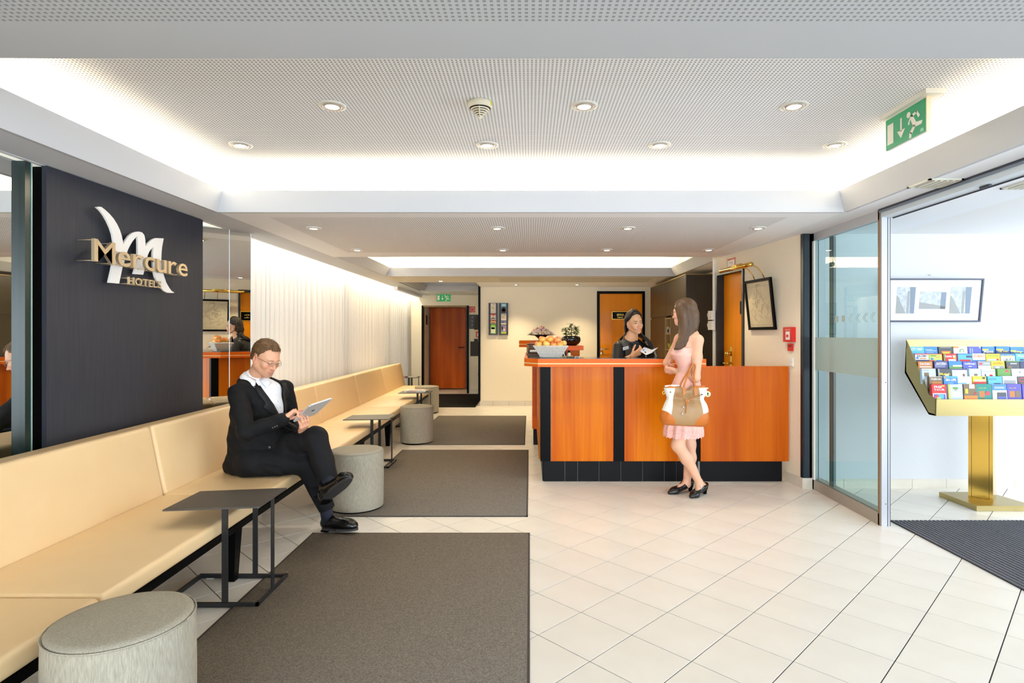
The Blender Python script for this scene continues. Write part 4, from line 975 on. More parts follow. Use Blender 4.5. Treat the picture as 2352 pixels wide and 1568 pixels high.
wall_rack(-.500, 'right of the two tall black leaflet racks on the back wall', [
    (1.770, 1.955, (110, 176, 206), [(.2, .85, .78, .9, (220, 232, 236), 'r'), (.05, .95, .02, .62, (70, 44, 26), 'r'), (.15, .85, .18, .46, (232, 222, 196), 'e'), (.4, .6, .48, .6, (224, 120, 40), 'e')], 'light blue leaflet with a dish on it, top of the right leaflet rack'),
    (1.635, 1.766, pale, [(.15, .45, .45, .53, gold_, 'r'), (.25, .5, .32, .45, gold_, 'r'), (.5, .7, .30, .35, ink, 'r'), (.55, .7, .75, .86, ink, 'e')], 'pale leaflet with gold emblem, second in the right rack'),
    (1.545, 1.632, (118, 120, 150), [(0, 1, 0, .4, (226, 208, 184), 'r'), (.3, .5, .45, .8, (30, 34, 60), 'r')], 'slate blue leaflet, third in the right rack'),
    (1.378, 1.542, (126, 126, 152), [(0, 1, 0, .2, (180, 196, 30), 'r'), (.7, .95, .5, .75, (224, 70, 60), 'e'), (.1, .4, .45, .85, (24, 26, 40), 'r'), (.45, .75, .3, .6, (210, 212, 220), 'e')], 'grey leaflet with red dot at the foot of the right rack')])
fs = thing('fire_hose_sign', 'small red fire hose sign right of the corridor door', 'sign', (-1.33, 13.39, 1.95))
yw = 13.399
obj('plate', G().box(-1.432 + .03, -1.265, yw - .004, yw, 1.87, 2.01), M_red, fs)
g = G().tube([(-1.37, yw - .005, 1.89), (-1.37, yw - .005, 1.96), (-1.35, yw - .005, 1.985), (-1.31, yw - .005, 1.985), (-1.285, yw - .005, 1.95), (-1.29, yw - .005, 1.91), (-1.33, yw - .005, 1.88)], .006, 6); obj('symbol', g, MATS['pictogram_white'], fs)
o = obj('dark_poster', G().box(-1.405, -1.17, yw - .006, yw, 1.49, 1.82), mat('blue_black_poster', (24, 28, 36), .4)); tag(o, 'dark poster with three small lights, right of the corridor door', 'poster')
for z in (1.76, 1.67, 1.58): obj('light_dot', G().sphere((-1.33, yw - .008, z), .012, 6), mat('warm_dot', (240, 220, 150), .5), o)
o = obj('wall_board', G().box(-1.29, -1.0, yw - .014, yw - .0065, 1.47, 1.79), mat('olive_black', (50, 46, 34), .6)); tag(o, 'upper olive black board on the wall strip right of the corridor door', 'board')
o = obj('wall_board', G().box(-1.375, -1.0, yw - .012, yw, .86, 1.20), MATS['olive_black']); tag(o, 'lower olive black board on the wall strip, under the red hose cabinet', 'board')
obj('board_clip', G().box(-1.29, -1.2, yw - .014, yw - .004, 1.2, 1.26), MATS['olive_black'], o)
ob_ = obj('hose_cabinet', G().box(-1.245, -1.0, yw - .03, yw, 1.29, 1.43), M_red); tag(ob_, 'red box with a white label between the two dark boards', 'alarm')
obj('label_plate', G().box(-1.21, -1.0, yw - .032, yw - .03, 1.315, 1.395), M_paper, ob_)
fe = thing('fire_extinguisher', 'slim dark red fire extinguisher cone low on the wall strip by the corridor', 'fire extinguisher', (-1.145, 13.33, .5))
obj('cone', G().lathe([(.055, 0), (.05, .02), (.018, .16), (.012, .19), (.008, .22)], (-1.145, 13.33, .43), 18), mat('deep_red', (150, 14, 24), .4), fe); obj('bracket', G().box(-1.155, -1.135, 13.34, 13.399, .5, .53), M_charcoal, fe)
so = thing('wall_socket', 'beige wall socket under the extinguisher by the corridor', 'socket', (-1.14, 13.39, .2))
obj('plate', G().box(-1.19, -1.09, yw - .01, yw, .13, .23), mat('beige_socket', (206, 190, 150), .5), so); obj('socket_ring', G().tube([(-1.14, yw - .016, .18), (-1.14, yw - .009, .18)], .028, 16), MATS['beige_socket'], so)

# ================================================================ LOBBY: picture with three photographs, brass leaflet stand
pc = thing('framed_photos', 'wide black framed picture of three photographs on the white lobby wall', 'picture', (3.62, 5.15, 1.7))
x0, x1 = 3.16, 4.0; z0, z1 = 1.485, 1.865; up = Vector((0, -.045, .38)).normalized(); L_ = .385; n_ = Vector((0, -1, 0)); n_ = Vector((1, 0, 0)).cross(up); a = Vector((x0, 5.158, z0)); W_ = x1 - x0; U = Vector((1, 0, 0)); t_ = .014
if n_.y > 0: n_ = -n_
g = G().obox(a, U, up, n_, W_, t_, .02).obox(a + up * (L_ - t_), U, up, n_, W_, t_, .02).obox(a + up * t_, U, up, n_, t_, L_ - 2 * t_, .02).obox(a + U * (W_ - t_) + up * t_, U, up, n_, t_, L_ - 2 * t_, .02)
obj('frame', g, mat('slate_frame', (52, 60, 80), .4), pc); obj('mount', G().obox(a + U * t_ + up * t_ + n_ * .004, U, up, n_, W_ - 2 * t_, L_ - 2 * t_, .003), M_paper, pc)
obj('nail', G().tube([(3.56, 5.165, 1.90), (3.56, 5.145, 1.905)], .004, 6), M_chrome, pc)
for k, (u0, v0, w_, h_) in enumerate(((.085, .075, .165, .235), (.29, .115, .235, .155), (.56, .075, .185, .235))):
    b_ = a + U * u0 + up * v0 + n_ * .0072
    ph_ = obj('photograph', G().obox(b_, U, up, n_, w_, h_, .0008), mat('photo_%d' % k, (170, 176, 182), .5, kind='noise', scale=26, col2=(196, 202, 208), contrast=.2), pc)
    r2 = random.Random(k + 5); g = G(); g2 = G()
    if k != 1:
        g.prism([b_ + n_ * .0009 + U * (w_ * .78), b_ + n_ * .0009 + U * w_, b_ + n_ * .0009 + U * w_ + up * h_, b_ + n_ * .0009 + U * (w_ * .70) + up * h_], n_ * .0004)
        g2.prism([b_ + n_ * .0009 + U * (w_ * .02), b_ + n_ * .0009 + U * (w_ * .55), b_ + n_ * .0009 + U * (w_ * .10) + up * (h_ * .62), b_ + n_ * .0009 + up * (h_ * .70)], n_ * .0004)
        g2.obox(b_ + n_ * .0009 + U * (w_ * .58), U, up, n_, w_ * .12, h_ * .85, .0004)
    else:
        g.obox(b_ + n_ * .0009 + U * (w_ * .80), U, up, n_, w_ * .2, h_ * .95, .0004); g2.prism([b_ + n_ * .0009, b_ + n_ * .0009 + U * w_, b_ + n_ * .0009 + U * w_ + up * (h_ * .15), b_ + n_ * .0009 + up * (h_ * .4)], n_ * .0004)
    obj('photo_building', g, mat('photo_slate', (120, 134, 150), .5), ph_); obj('photo_street', g2, mat('photo_stone', (150, 152, 150), .5), ph_)

bs = thing('leaflet_stand', 'large polished brass leaflet stand on a square base in the entrance lobby', 'leaflet stand', (3.67, 4.7, 0))
obj('base_plate', G().prism_z([(3.463, 4.90), (3.473, 4.50), (3.93, 4.50), (3.87, 4.90)], 0.001, .042), M_brassp, bs)
cc = Vector((3.67, 4.70, 0)); hd = .112
g = G().prism_z([(3.67 - hd, 4.7), (3.67, 4.7 - hd), (3.67 + hd, 4.7), (3.67, 4.7 + hd)], .042, .86); obj('column', g, M_brass, bs)
g = G(); d_ = Vector((hd, -hd, 0)).normalized(); nn_ = Vector((-1, -1, 0)).normalized(); o_ = Vector((3.67 - hd, 4.7, .06)) + nn_ * .0005
g.obox(o_ + d_ * .02, d_, (0, 0, 1), nn_, .003, .79, .0008).obox(o_ + d_ * .132, d_, (0, 0, 1), nn_, .003, .79, .0008).obox(o_ + d_ * .02, d_, (0, 0, 1), nn_, .115, .003, .0008); obj('column_groove', g, mat('groove_dark', (70, 52, 16), .5), bs)
XL, XR = 3.168, 4.175
TY, TZ, BY, BZ = 4.87, 1.327, 4.555, .745            # rear top edge and front bottom edge of the sloping tray
def yz(y, z, x): return (x, y, z)
side_poly = [(4.875, 1.330), (4.895, 1.05), (4.60, .738), (4.520, .738), (4.515, .868), (4.60, .90)]
for x in (XL, XR - .006): obj('side_panel', G().prism([(x, y, z) for y, z in side_poly], (.006, 0, 0)), M_brassp, bs)
obj('front_panel', G().prism([(XL, 4.515, .868), (XL, 4.520, .738), (XL, 4.527, .738), (XL, 4.522, .868)], (XR - XL, 0, 0)), M_brassp, bs)
obj('header_panel', G().prism([(XL, 4.868, 1.330), (XL, 4.862, 1.258), (XL, 4.870, 1.258), (XL, 4.876, 1.330)], (XR - XL, 0, 0)), M_brassp, bs)
obj('rear_tray', G().prism([(XL, 4.885, 1.27), (XL, 4.895, 1.05), (XL, 4.60, .738), (XL, 4.53, .738), (XL, 4.53, .75), (XL, 4.60, .755), (XL, 4.875, 1.06), (XL, 4.877, 1.27)], (XR - XL, 0, 0)), mat('tray_cream', (226, 218, 196), .6), bs)
# leaflets: row -> list of (x0, x1 in zoomed px, top, base colour, [prints], title, title colour, label)
B = {'sky': (88, 176, 226), 'blue': (60, 130, 214), 'navy': (44, 52, 92), 'indigo': (84, 92, 180), 'white': (236, 236, 238), 'cream': (226, 226, 214), 'red': (210, 40, 40), 'orange': (222, 130, 44), 'yellow': (242, 214, 40), 'green': (92, 148, 58), 'teal': (0, 134, 124), 'char': (72, 74, 78), 'purple': (88, 78, 172), 'brown': (190, 116, 40), 'grey': (150, 154, 156), 'plum': (74, 62, 118), 'pale': (190, 212, 232), 'tan': (122, 100, 72), 'black': (36, 36, 38), 'pink': (226, 70, 80), 'lime': (196, 214, 90)}
ROWS = [
 [(235, 512, 'sky', 'CITY MAP', 'white', [], 'light blue city map, leftmost in the top row of the brass stand'),
  (512, 748, 'blue', '', 'pale', [(.05, .6, .58, .64, 'pale'), (.15, .9, .42, .48, 'pale'), (.15, .7, .2, .24, 'pale')], 'mid blue leaflet with pale lines beside the city map, top row'),
  (765, 1022, 'char', '', 'cream', [(.2, .85, .0, .45, 'orange'), (.3, .75, .0, .30, 'yellow'), (.1, .9, .86, .93, 'grey')], 'black leaflet with an orange fan, top row of the brass stand'),
  (1035, 1290, 'cream', '', 'white', [(0, .38, .82, 1, 'orange'), (.42, .75, .1, .7, 'green'), (.48, .69, .2, .6, 'cream')], 'cream leaflet with a green round emblem, top row'),
  (1300, 1540, 'indigo', '', 'white', [(.15, .19, 0, .8, 'pale'), (.3, .34, 0, .8, 'pale'), (.84, .95, .8, .95, 'white')], 'plain indigo leaflet with thin stripes, top row'),
  (1552, 1780, 'blue', 'Munich', 'white', [(0, 1, 0, .42, 'navy'), (0, .5, .5, .68, 'yellow')], 'blue and yellow sightseeing leaflet marked Munich, top row'),
  (1805, 2048, 'blue', 'City Tours', 'yellow', [(0, 1, 0, .42, 'navy'), (0, .5, .5, .68, 'yellow')], 'blue and yellow sightseeing leaflet marked City Tours, top row'),
  (2062, 2310, 'blue', 'City', 'yellow', [(0, 1, 0, .3, 'navy'), (0, .4, .4, .56, 'yellow'), (.3, 1, .3, .38, 'sky')], 'blue and yellow leaflet at the right end of the top row')],
 [(345, 592, 'white', 'DACHAU', 'black', [(0, 1, .88, 1, 'red'), (.05, .25, .3, .55, 'blue'), (.3, .8, .3, .42, 'brown'), (0, 1, 0, .2, 'navy')], 'white leaflet with black title Dachau, second row'),
  (600, 832, 'lime', '', 'green', [(.08, .55, .66, .82, 'green'), (.5, .85, .5, .6, 'orange'), (0, 1, .92, 1, 'red'), (.1, .3, .2, .5, 'blue'), (.0, .4, .0, .18, 'pink'), (.5, 1, 0, .2, 'blue')], 'lime green and white leaflet, second row'),
  (855, 1100, 'red', 'heute im', 'white', [(.0, .12, 0, 1, 'green'), (.72, .9, .4, .8, 'yellow'), (.35, .9, 0, .3, 'white')], 'red leaflet with green spine and yellow dot, second row'),
  (1115, 1368, 'sky', '', 'white', [(.6, 1, .5, .75, 'navy'), (.1, .9, .0, .25, 'red'), (0, 1, .88, 1, 'blue')], 'sky blue leaflet with red wedge, second row'),
  (1378, 1612, 'white', 'DAILY TOURS', 'white', [(.08, .92, .5, .88, 'orange'), (0, 1, 0, .18, 'blue')], 'white leaflet with orange Daily Tours block, second row'),
  (1625, 1872, 'yellow', '', 'green', [(.1, .9, .72, .8, 'green'), (.1, .9, .1, .35, 'pale'), (.72, .92, .1, .38, 'red')], 'bright yellow leaflet, second row of the brass stand'),
  (1890, 2145, 'white', 'Rent-A-Bike', 'yellow', [(0, 1, .74, 1, 'blue')], 'white leaflet with a bicycle drawing, second row'),
  (2155, 2400, 'sky', "What's On", 'white', [(.3, .6, .1, .3, 'navy')], 'light blue leaflet at the right end of the second row')],
 [(400, 660, 'brown', 'DACHAU', 'white', [(.1, .9, .24, .38, 'cream')], 'orange brown leaflet with white title Dachau, third row'),
  (690, 938, 'plum', 'SIGHTSEEING', 'white', [(.05, .9, .55, .6, 'pale'), (.05, .8, .42, .46, 'pale'), (.05, .8, .25, .3, 'pale')], 'plum leaflet marked Sightseeing, third row'),
  (952, 1192, 'blue', '', 'white', [(0, 1, .0, .35, 'green'), (.3, 1, .3, .5, 'cream')], 'leaflet with green hills under a blue sky, third row'),
  (1205, 1462, 'indigo', 'Stadtführungen', 'white', [(.4, .62, .34, .42, 'white'), (.25, .5, 0, .12, 'pale')], 'indigo leaflet of city tours, third row'),
  (1475, 1712, 'grey', '', 'white', [(.45, .9, .66, .74, 'white'), (.1, .35, .5, .8, 'pink'), (0, 1, 0, .4, 'cream')], 'grey leaflet with small pink circle, third row'),
  (1718, 1960, 'yellow', 'SHOPPING', 'orange', [(.1, .95, 0, .4, 'grey'), (.3, .6, .1, .3, 'white')], 'yellow Shopping leaflet, third row'),
  (1990, 2232, 'char', '', 'pale', [(.3, .8, .6, .72, 'pale'), (.1, .4, 0, .35, 'tan'), (0, 1, .9, 1, 'green')], 'grey green leaflet with a portrait, third row'),
  (2238, 2470, 'navy', '', 'white', [(.3, .8, .5, .6, 'grey')], 'dark leaflet at the right end of the third row')],
 [(465, 718, 'pale', '', 'white', [(.15, .5, 0, .5, 'tan'), (.5, 1, 0, .2, 'cream'), (.0, .5, .8, .84, 'plum')], 'lavender leaflet with a person on it, fourth row'),
  (755, 1002, 'char', 'Munich', 'yellow', [(.5, .8, 0, .35, 'cream'), (0, .12, 0, 1, 'grey')], 'charcoal leaflet with grey spine, fourth row'),
  (1010, 1282, 'white', '', 'plum', [(0, 1, .86, 1, 'plum'), (.02, .3, .3, .8, 'pale'), (.7, .85, 0, .4, 'tan')], 'white leaflet with purple top band, fourth row'),
  (1320, 1532, 'pale', '', 'white', [(0, 1, 0, .2, 'cream'), (.4, .7, .1, .35, 'tan')], 'pale blue snow leaflet, fourth row'),
  (1545, 1792, 'white', '', 'blue', [(.1, .9, .72, .78, 'blue'), (.2, .3, 0, .4, 'char'), (.55, .8, .0, .35, 'red')], 'white leaflet with two musicians, fourth row'),
  (1830, 2068, 'green', '', 'white', [(.58, .9, .35, .9, 'pink')], 'green leaflet with a red round spot, fourth row'),
  (2088, 2340, 'white', '', 'char', [(.15, .9, .55, .6, 'grey'), (.55, .62, .5, .66, 'plum')], 'plain white leaflet at the right end of the fourth row')],
 [(600, 842, 'tan', 'Heilsbronn', 'cream', [(.2, .9, 0, .35, 'brown'), (0, 1, .95, 1, 'cream')], 'brown leaflet with faces, leftmost in the fifth row'),
  (858, 1108, 'blue', 'SEA LIFE', 'white', [(0, 1, .82, 1, 'sky'), (.04, .2, .7, .96, 'orange'), (.3, .7, .1, .15, 'pale')], 'bright blue aquarium leaflet, fifth row'),
  (1112, 1368, 'white', '', 'char', [(.05, .25, .7, .76, 'grey'), (.55, .62, .75, .8, 'char'), (0, .6, .1, .2, 'sky')], 'white leaflet with small marks beside the aquarium leaflet, fifth row'),
  (1385, 1628, 'yellow', '', 'white', [(.1, .9, .38, .58, 'white'), (0, 1, 0, .34, 'red'), (.7, .95, .65, .95, 'char')], 'yellow leaflet with a red lower band, fifth row'),
  (1660, 1912, 'sky', '', 'white', [(.05, .6, .7, .74, 'navy'), (.05, .6, .58, .62, 'navy'), (.4, .9, 0, .15, 'navy')], 'turquoise leaflet with dark lines, fifth row'),
  (1925, 2185, 'white', '', 'char', [(.05, .9, 0, .52, 'grey'), (.05, .8, .65, .7, 'grey')], 'white leaflet with a large grey block, fifth row'),
  (2192, 2440, 'char', '', 'white', [(.15, .6, .35, .85, 'red'), (.22, .53, .43, .77, 'char'), (.2, .7, 0, .2, 'tan')], 'dark leaflet with red ring at the right end of the fifth row')],
 [(645, 905, 'red', 'FREE TOUR', 'white', [(.7, .9, .86, .93, 'yellow'), (.05, .98, -.05, .42, 'white'), (.1, .93, -.05, .36, 'indigo'), (.15, .5, 0, .3, 'pink'), (.4, .8, .05, .33, 'sky'), (.3, .6, -.02, .15, 'lime')], 'red Free Tour leaflet, leftmost in the bottom row'),
  (940, 1202, 'pale', '', 'white', [(0, .15, 0, 1, 'lime'), (.32, .68, .68, .82, 'green'), (.42, .6, .60, .66, 'brown'), (.2, .8, .2, .5, 'cream')], 'pale leaflet with a small green tree, bottom row'),
  (1218, 1468, 'tan', '', 'white', [(0, 1, 0, .26, 'orange'), (.42, .8, .72, 1, 'white'), (.1, .3, .4, .7, 'yellow'), (.78, .96, .3, .5, 'red')], 'brown interior photo leaflet with orange foot, bottom row'),
  (1452, 1722, 'teal', 'WELCOME', 'yellow', [(.15, .52, .15, .55, 'brown'), (.56, .9, .15, .55, 'pink'), (.25, .5, 0, .12, 'tan')], 'teal leaflet marked Welcome, bottom row'),
  (1735, 1998, 'white', '', 'white', [(0, 1, .62, 1, 'blue'), (.15, .85, .82, .85, 'white'), (.15, .85, .74, .77, 'white'), (.3, .95, -.02, .48, 'char'), (.35, .95, -.02, .22, 'indigo')], 'blue and white leaflet showing a telephone, bottom row'),
  (2002, 2262, 'purple', 'WELCOME', 'yellow', [(.15, .52, .15, .55, 'brown'), (.56, .9, .15, .55, 'tan')], 'purple leaflet marked Welcome, bottom row'),
  (2275, 2530, 'purple', '', 'white', [(.2, .6, .3, .5, 'plum')], 'plain purple leaflet at the right end of the bottom row')]]
yt_rows = [281, 411, 546, 685, 820, 962]
for ri, rowd in enumerate(ROWS):
    Yr = 4.835 - ri * .056; ztop = H - ((760 + yt_rows[ri] / 7.84) - CY) * Yr / F; vis = (140 if ri < 5 else 275) / 7.84 * Yr / F
    obj('row_divider', G().box(XL + .008, XR - .008, Yr + .0405, Yr + .0425, ztop - .12, ztop - .02), mat('divider_acrylic', (216, 214, 206), .4), bs)
    for (a0, a1, base, title, tcol, prints, lab) in rowd:
        x0 = fx(2060 + a0 / 7.84, Yr); x1 = fx(2060 + a1 / 7.84, Yr) - .002; dz = rnd.uniform(-.002, .003)
        if x1 > XR - .01: x1 = XR - .01
        if x1 - x0 < .03: continue
        zt_ = ztop + dz; zb_ = zt_ - (.125 if ri < 5 else .142); lean = .012
        g = G(); g.prism([(x0, Yr, zb_), (x0, Yr + lean, zt_), (x0, Yr + lean + .022, zt_), (x0, Yr + .026, zb_)], (x1 - x0, 0, 0))
        o = obj('leaflet', g, mat('print_' + base, B[base], .45)); tag(o, lab, 'leaflet', 'leaflets in the brass stand')
        upv = Vector((0, lean, zt_ - zb_)).normalized()
        for k, (u0, u1, v0, v1, cc_) in enumerate(prints):
            Wd = x1 - x0; b_ = Vector((x0 + max(u0, 0) * Wd, Yr, zt_)) ; zz0 = zt_ - vis * (1 - max(v0, -.08)); zz1 = zt_ - vis * (1 - v1)
            yy = lambda z: Yr + lean * (z - zb_) / (zt_ - zb_) - .0004 * (k + 1)
            rnd_ = cc_ in ('green', 'pink', 'cream', 'red', 'char', 'orange') and abs((u1 - u0) * Wd - (zz1 - zz0)) < .010 and (u1 - u0) < .5
            if rnd_:
                cx_, cz_ = x0 + (u0 + u1) / 2 * Wd, (zz0 + zz1) / 2; g = G().prism([(cx_ + (u1 - u0) / 2 * Wd * math.cos(t), yy(cz_), cz_ + (zz1 - zz0) / 2 * math.sin(t)) for t in np.linspace(0, 6.283, 17)[:-1]], (0, .0003, 0))
            else: g = G().prism([(x0 + u0 * Wd, yy(zz0), zz0), (x0 + u1 * Wd, yy(zz0), zz0), (x0 + u1 * Wd, yy(zz1), zz1), (x0 + u0 * Wd, yy(zz1), zz1)], (0, .0003, 0))
            obj('cover_print', g, mat('print_' + cc_, B[cc_], .45), o)
        if title:
            th = min(.022, .25 * vis * (1.3 if ri < 5 else 1.0)); zc = zt_ - (.30 if ri < 5 else .16) * vis - th / 2
            if title == 'FREE TOUR': title = 'FREE\nTOUR'; th = .038; zc = zt_ - .012 - th
            if title in ('Munich', 'City Tours', 'City'): zc = zt_ - vis * .80
            if title == 'SEA LIFE': th = .020; zc = zt_ - vis * .62
            if title == 'WELCOME': th = .006; zc = zt_ - vis * .28
            Wd = x1 - x0
            obj('title', fit_text(title, (x0 + Wd * .12, Yr + lean * (zc - zb_) / (zt_ - zb_) - .0004 * (len(prints) + 2), zc), (1, 0, 0), upv, Wd * (.76 if title != 'WELCOME' else .5), th, 0, 0, .02), mat('print_' + tcol, B[tcol], .45), o)
        if 'bicycle' in lab:
            g = G()
            for cxx in (.3, .72):
                cx_ = x0 + cxx * (x1 - x0); cz_ = zt_ - vis * .82; g.tube([(cx_ + .013 * math.cos(t), Yr + .006, cz_ + .013 * math.sin(t)) for t in np.linspace(0, 6.283, 17)], .0009, 5)
            f_ = lambda u, v_: (x0 + u * (x1 - x0), Yr + .006, zt_ - vis * v_)
            g.tube([f_(.3, .82), f_(.42, .6), f_(.62, .6), f_(.5, .82), f_(.3, .82)], .0009, 5).tube([f_(.5, .82), f_(.42, .6)], .0009, 5).tube([f_(.72, .82), f_(.62, .52), f_(.68, .5)], .0009, 5)
            obj('bicycle_drawing', g, mat('print_black', B['black'], .45), o)

# ================================================================ THINGS ON THE COUNTER
bk = thing('fruit_basket', 'white woven tapering basket of apples on the left end of the bar', 'basket', (.21, 5.47, 1.1535))
bx, by = .195, 5.49; z0_ = 1.1545; z1_ = 1.262
M_wick = mat('white_wicker', (196, 190, 180), .8, kind='noise', scale=90, col2=(232, 228, 220), bump=.8, stretch=(1, 1, 2.5), contrast=.35)
g = G(); lv = 9; v = []
for k in range(lv):
    t = k / (lv - 1); w_ = .094 + .066 * t; d_ = .062 + .045 * t; z = z0_ + (z1_ - z0_) * t; bul = .003 * (k % 2)
    v += [(bx - w_ - bul, by - d_ - bul, z), (bx + w_ + bul, by - d_ - bul, z), (bx + w_ + bul, by + d_ + bul, z), (bx - w_ - bul, by + d_ + bul, z)]
f = [(3, 2, 1, 0)]
for k in range(lv - 1):
    for i in range(4): j = (i + 1) % 4; f.append((k * 4 + i, k * 4 + j, k * 4 + 4 + j, k * 4 + 4 + i))
g.add(v, f); obj('woven_side', g, M_wick, bk)
g = G().tube([(bx - .16, by - .107, z1_), (bx + .16, by - .107, z1_), (bx + .16, by + .107, z1_), (bx - .16, by + .107, z1_), (bx - .16, by - .107, z1_)], .006, 8); obj('rim', g, M_wick, bk)
g = G()
for k in range(1, 12):
    z = z0_ + (z1_ - z0_) * k / 12; t = k / 12; w_ = .095 + .066 * t; d_ = .064 + .045 * t
    pts = [(bx - w_ + 2 * w_ * s / 24, by - d_ - .004 * (1 if (s + k) % 2 else .2), z) for s in range(25)]; g.tube(pts, .0028, 5)
obj('weave', g, M_wick, bk, kind='stuff')
M_apple = None
def apple_mat(i):
    m = mat('apple_skin_%d' % i, [(224, 96, 50), (226, 120, 60), (214, 84, 60), (232, 176, 80)][i], .3, kind='noise', scale=9, col2=[(240, 190, 90), (238, 186, 84), (236, 170, 96), (232, 200, 110)][i], contrast=.35, stretch=(1, 1, 2)); return m
AP = [(1245.9, 778.7, 5.44), (1263.7, 778.5, 5.44), (1281, 780, 5.44), (1237, 790.5, 5.42), (1255, 790, 5.42), (1271.5, 791.5, 5.42), (1286, 793, 5.42), (1293.5, 789, 5.50), (1250, 785, 5.53), (1272, 785, 5.53)]
names = ['front top left apple with stem', 'front top middle apple', 'front top right apple', 'apple at the left rim of the basket', 'pale yellow apple, second along the front rim', 'small red apple, third along the front rim', 'apple fourth along the front rim of the basket', 'yellow apple at the right end of the basket', 'upper rear apple at left', 'upper rear apple at right', 'lower rear apple at left', 'lower rear apple at right']
for i, (px, py, Y) in enumerate(AP):
    c = ((px - CX) * Y / F, Y, H - (py - CY) * Y / F); r = .034 if i != 5 else .030
    t = thing('apple', names[i] + ', in the white basket' if 'basket' not in names[i] else names[i], 'apple', c, group='apples in the white basket')
    prof = []
    for k in range(15):
        a_ = math.pi * k / 14; q_ = r * math.sin(a_) * (1.04 - .06 * math.cos(a_ + .3)); zz = -r * .93 * math.cos(a_)
        if k > 11: zz -= r * .10 * (k - 11)
        if k < 2: zz += r * .05 * (2 - k)
        prof.append((q_, zz))
    g = G().lathe(prof, (0, 0, 0), 22, cap=False); M_ = Euler((rnd.uniform(-.5, .5), rnd.uniform(-.5, .5), rnd.uniform(0, 6))).to_matrix().to_4x4(); M_.translation = c; g.xf(M_)
    obj('apple_skin', g, apple_mat([0, 1, 2, 0, 3, 2, 1, 3, 0, 1, 2, 0][i]), t)
    st = M_ @ Vector((0, 0, r * .62)); obj('stem', G().tube([st, st + (M_.to_3x3() @ Vector((.002, 0, r * .5)))], .0014, 6), mat('stem_brown', (84, 62, 34), .7), t)
# bonsai bowl on the raised shelf
bp_ = thing('bonsai_bowl', 'glossy black bowl planted with three little trees, on the raised shelf', 'plant', (.475, 6.68, 1.2435))
bc = (.475, 6.69, 1.2435)
obj('bowl', G().lathe([(.055, 0), (.085, .012), (.108, .045), (.112, .07), (.104, .098), (.088, .110), (.075, .112), (.07, .105), (.0, .098)], bc, 40, cap=False), mat('glossy_black_glaze', (22, 18, 16), .12), bp_)
obj('soil', G().lathe([(.078, .106), (0, .110)], bc, 24, cap=False), mat('soil', (70, 56, 40), .9), bp_)
M_leafd = mat('dark_leaf', (44, 66, 24), .4, kind='noise', scale=40, col2=(74, 100, 40)); r3 = random.Random(11)
for (ox, oz, hh_) in ((-.055, 0, .10), (.002, 0, .155), (.052, 0, .12)):
    tr = [(bc[0] + ox, bc[1], bc[2] + .10), (bc[0] + ox + .003, bc[1] - .004, bc[2] + .12), (bc[0] + ox * 1.1, bc[1], bc[2] + .135), (bc[0] + ox * 1.3, bc[1], bc[2] + .12 + hh_ * .6)]
    stm = obj('stem', G().tube(tr, [.010, .007, .004, .002], 8), mat('pale_green_stem', (150, 150, 70), .6), bp_)
    g = G()
    for k in range(64):
        a0 = r3.uniform(0, 6.28); hgt = bc[2] + .13 + r3.uniform(.0, 1) * hh_ * .85; rad = r3.uniform(.008, .042); px_ = tr[2][0] + rad * math.cos(a0); py_ = tr[2][1] + rad * math.sin(a0)
        dirv = Vector((math.cos(a0), math.sin(a0), r3.uniform(-1.1, .2))).normalized(); sd_ = dirv.cross(Vector((0, 0, 1))).normalized(); L2 = r3.uniform(.024, .040); wl = L2 * .36; p_ = Vector((px_, py_, hgt)); nr = sd_.cross(dirv) * .003
        g.add([p_, p_ + dirv * L2 * .4 + sd_ * wl - nr, p_ + dirv * L2, p_ + dirv * L2 * .4 - sd_ * wl - nr, p_ + dirv * L2 * .5], [(0, 1, 4), (1, 2, 4), (2, 3, 4), (3, 0, 4)], True)
        g.tube([tr[2] if hgt < bc[2] + .16 else tr[3], p_], .0008, 4)
    obj('foliage', g, M_leafd, stm, kind='stuff')
# sweets bowl on the wing
fb = thing('sweets_bowl', 'wide black footed dish heaped with pink and white wrapped sweets', 'bowl', (.13, 7.4, 1.2925))
bc = (.145, 7.42, 1.2925)
obj('dish', G().lathe([(.03, 0), (.032, .008), (.045, .03), (.085, .062), (.185, .072), (.187, .076), (.09, .07), (0, .05)], bc, 40, cap=False), mat('black_dish', (24, 20, 24), .2), fb)
r3 = random.Random(5); cols = [(250, 240, 230), (244, 176, 166), (244, 226, 150), (232, 116, 100), (250, 244, 236), (252, 250, 246)]
sw_ = thing('wrapped_sweets', 'heap of pink, white and yellow wrapped sweets in the black dish', 'sweets', (bc[0], bc[1], bc[2] + .07), kind='stuff')
for ci, col in enumerate(cols):
    g = G()
    for k in range(46):
        a0 = r3.uniform(0, 6.28); rr = .155 * math.sqrt(r3.random()); zz = bc[2] + .075 + max(0, (.115 * (1 - (rr / .16) ** 1.4))) * r3.uniform(.75, 1.0)
        c = Vector((bc[0] + rr * math.cos(a0), bc[1] + rr * math.sin(a0), zz)); dv = Vector((r3.uniform(-1, 1), r3.uniform(-1, 1), r3.uniform(-.4, .8))).normalized(); s_ = .010
        g.sphere(tuple(c), .010, 3, (1, 1, .8))
        for sg_ in (-1, 1):
            e = c + dv * sg_ * .006; w2 = dv.cross(Vector((0, .3, 1))).normalized() * .008; g.add([e, e + dv * sg_ * s_ + w2, e + dv * sg_ * s_ - w2, e + dv * sg_ * s_ * .8 + w2.cross(dv)], [(0, 1, 3), (0, 3, 2)], False)
    obj('sweet_wrappers', g, mat('sweet_%d' % ci, col, .5, emit=0), sw_, kind='stuff')
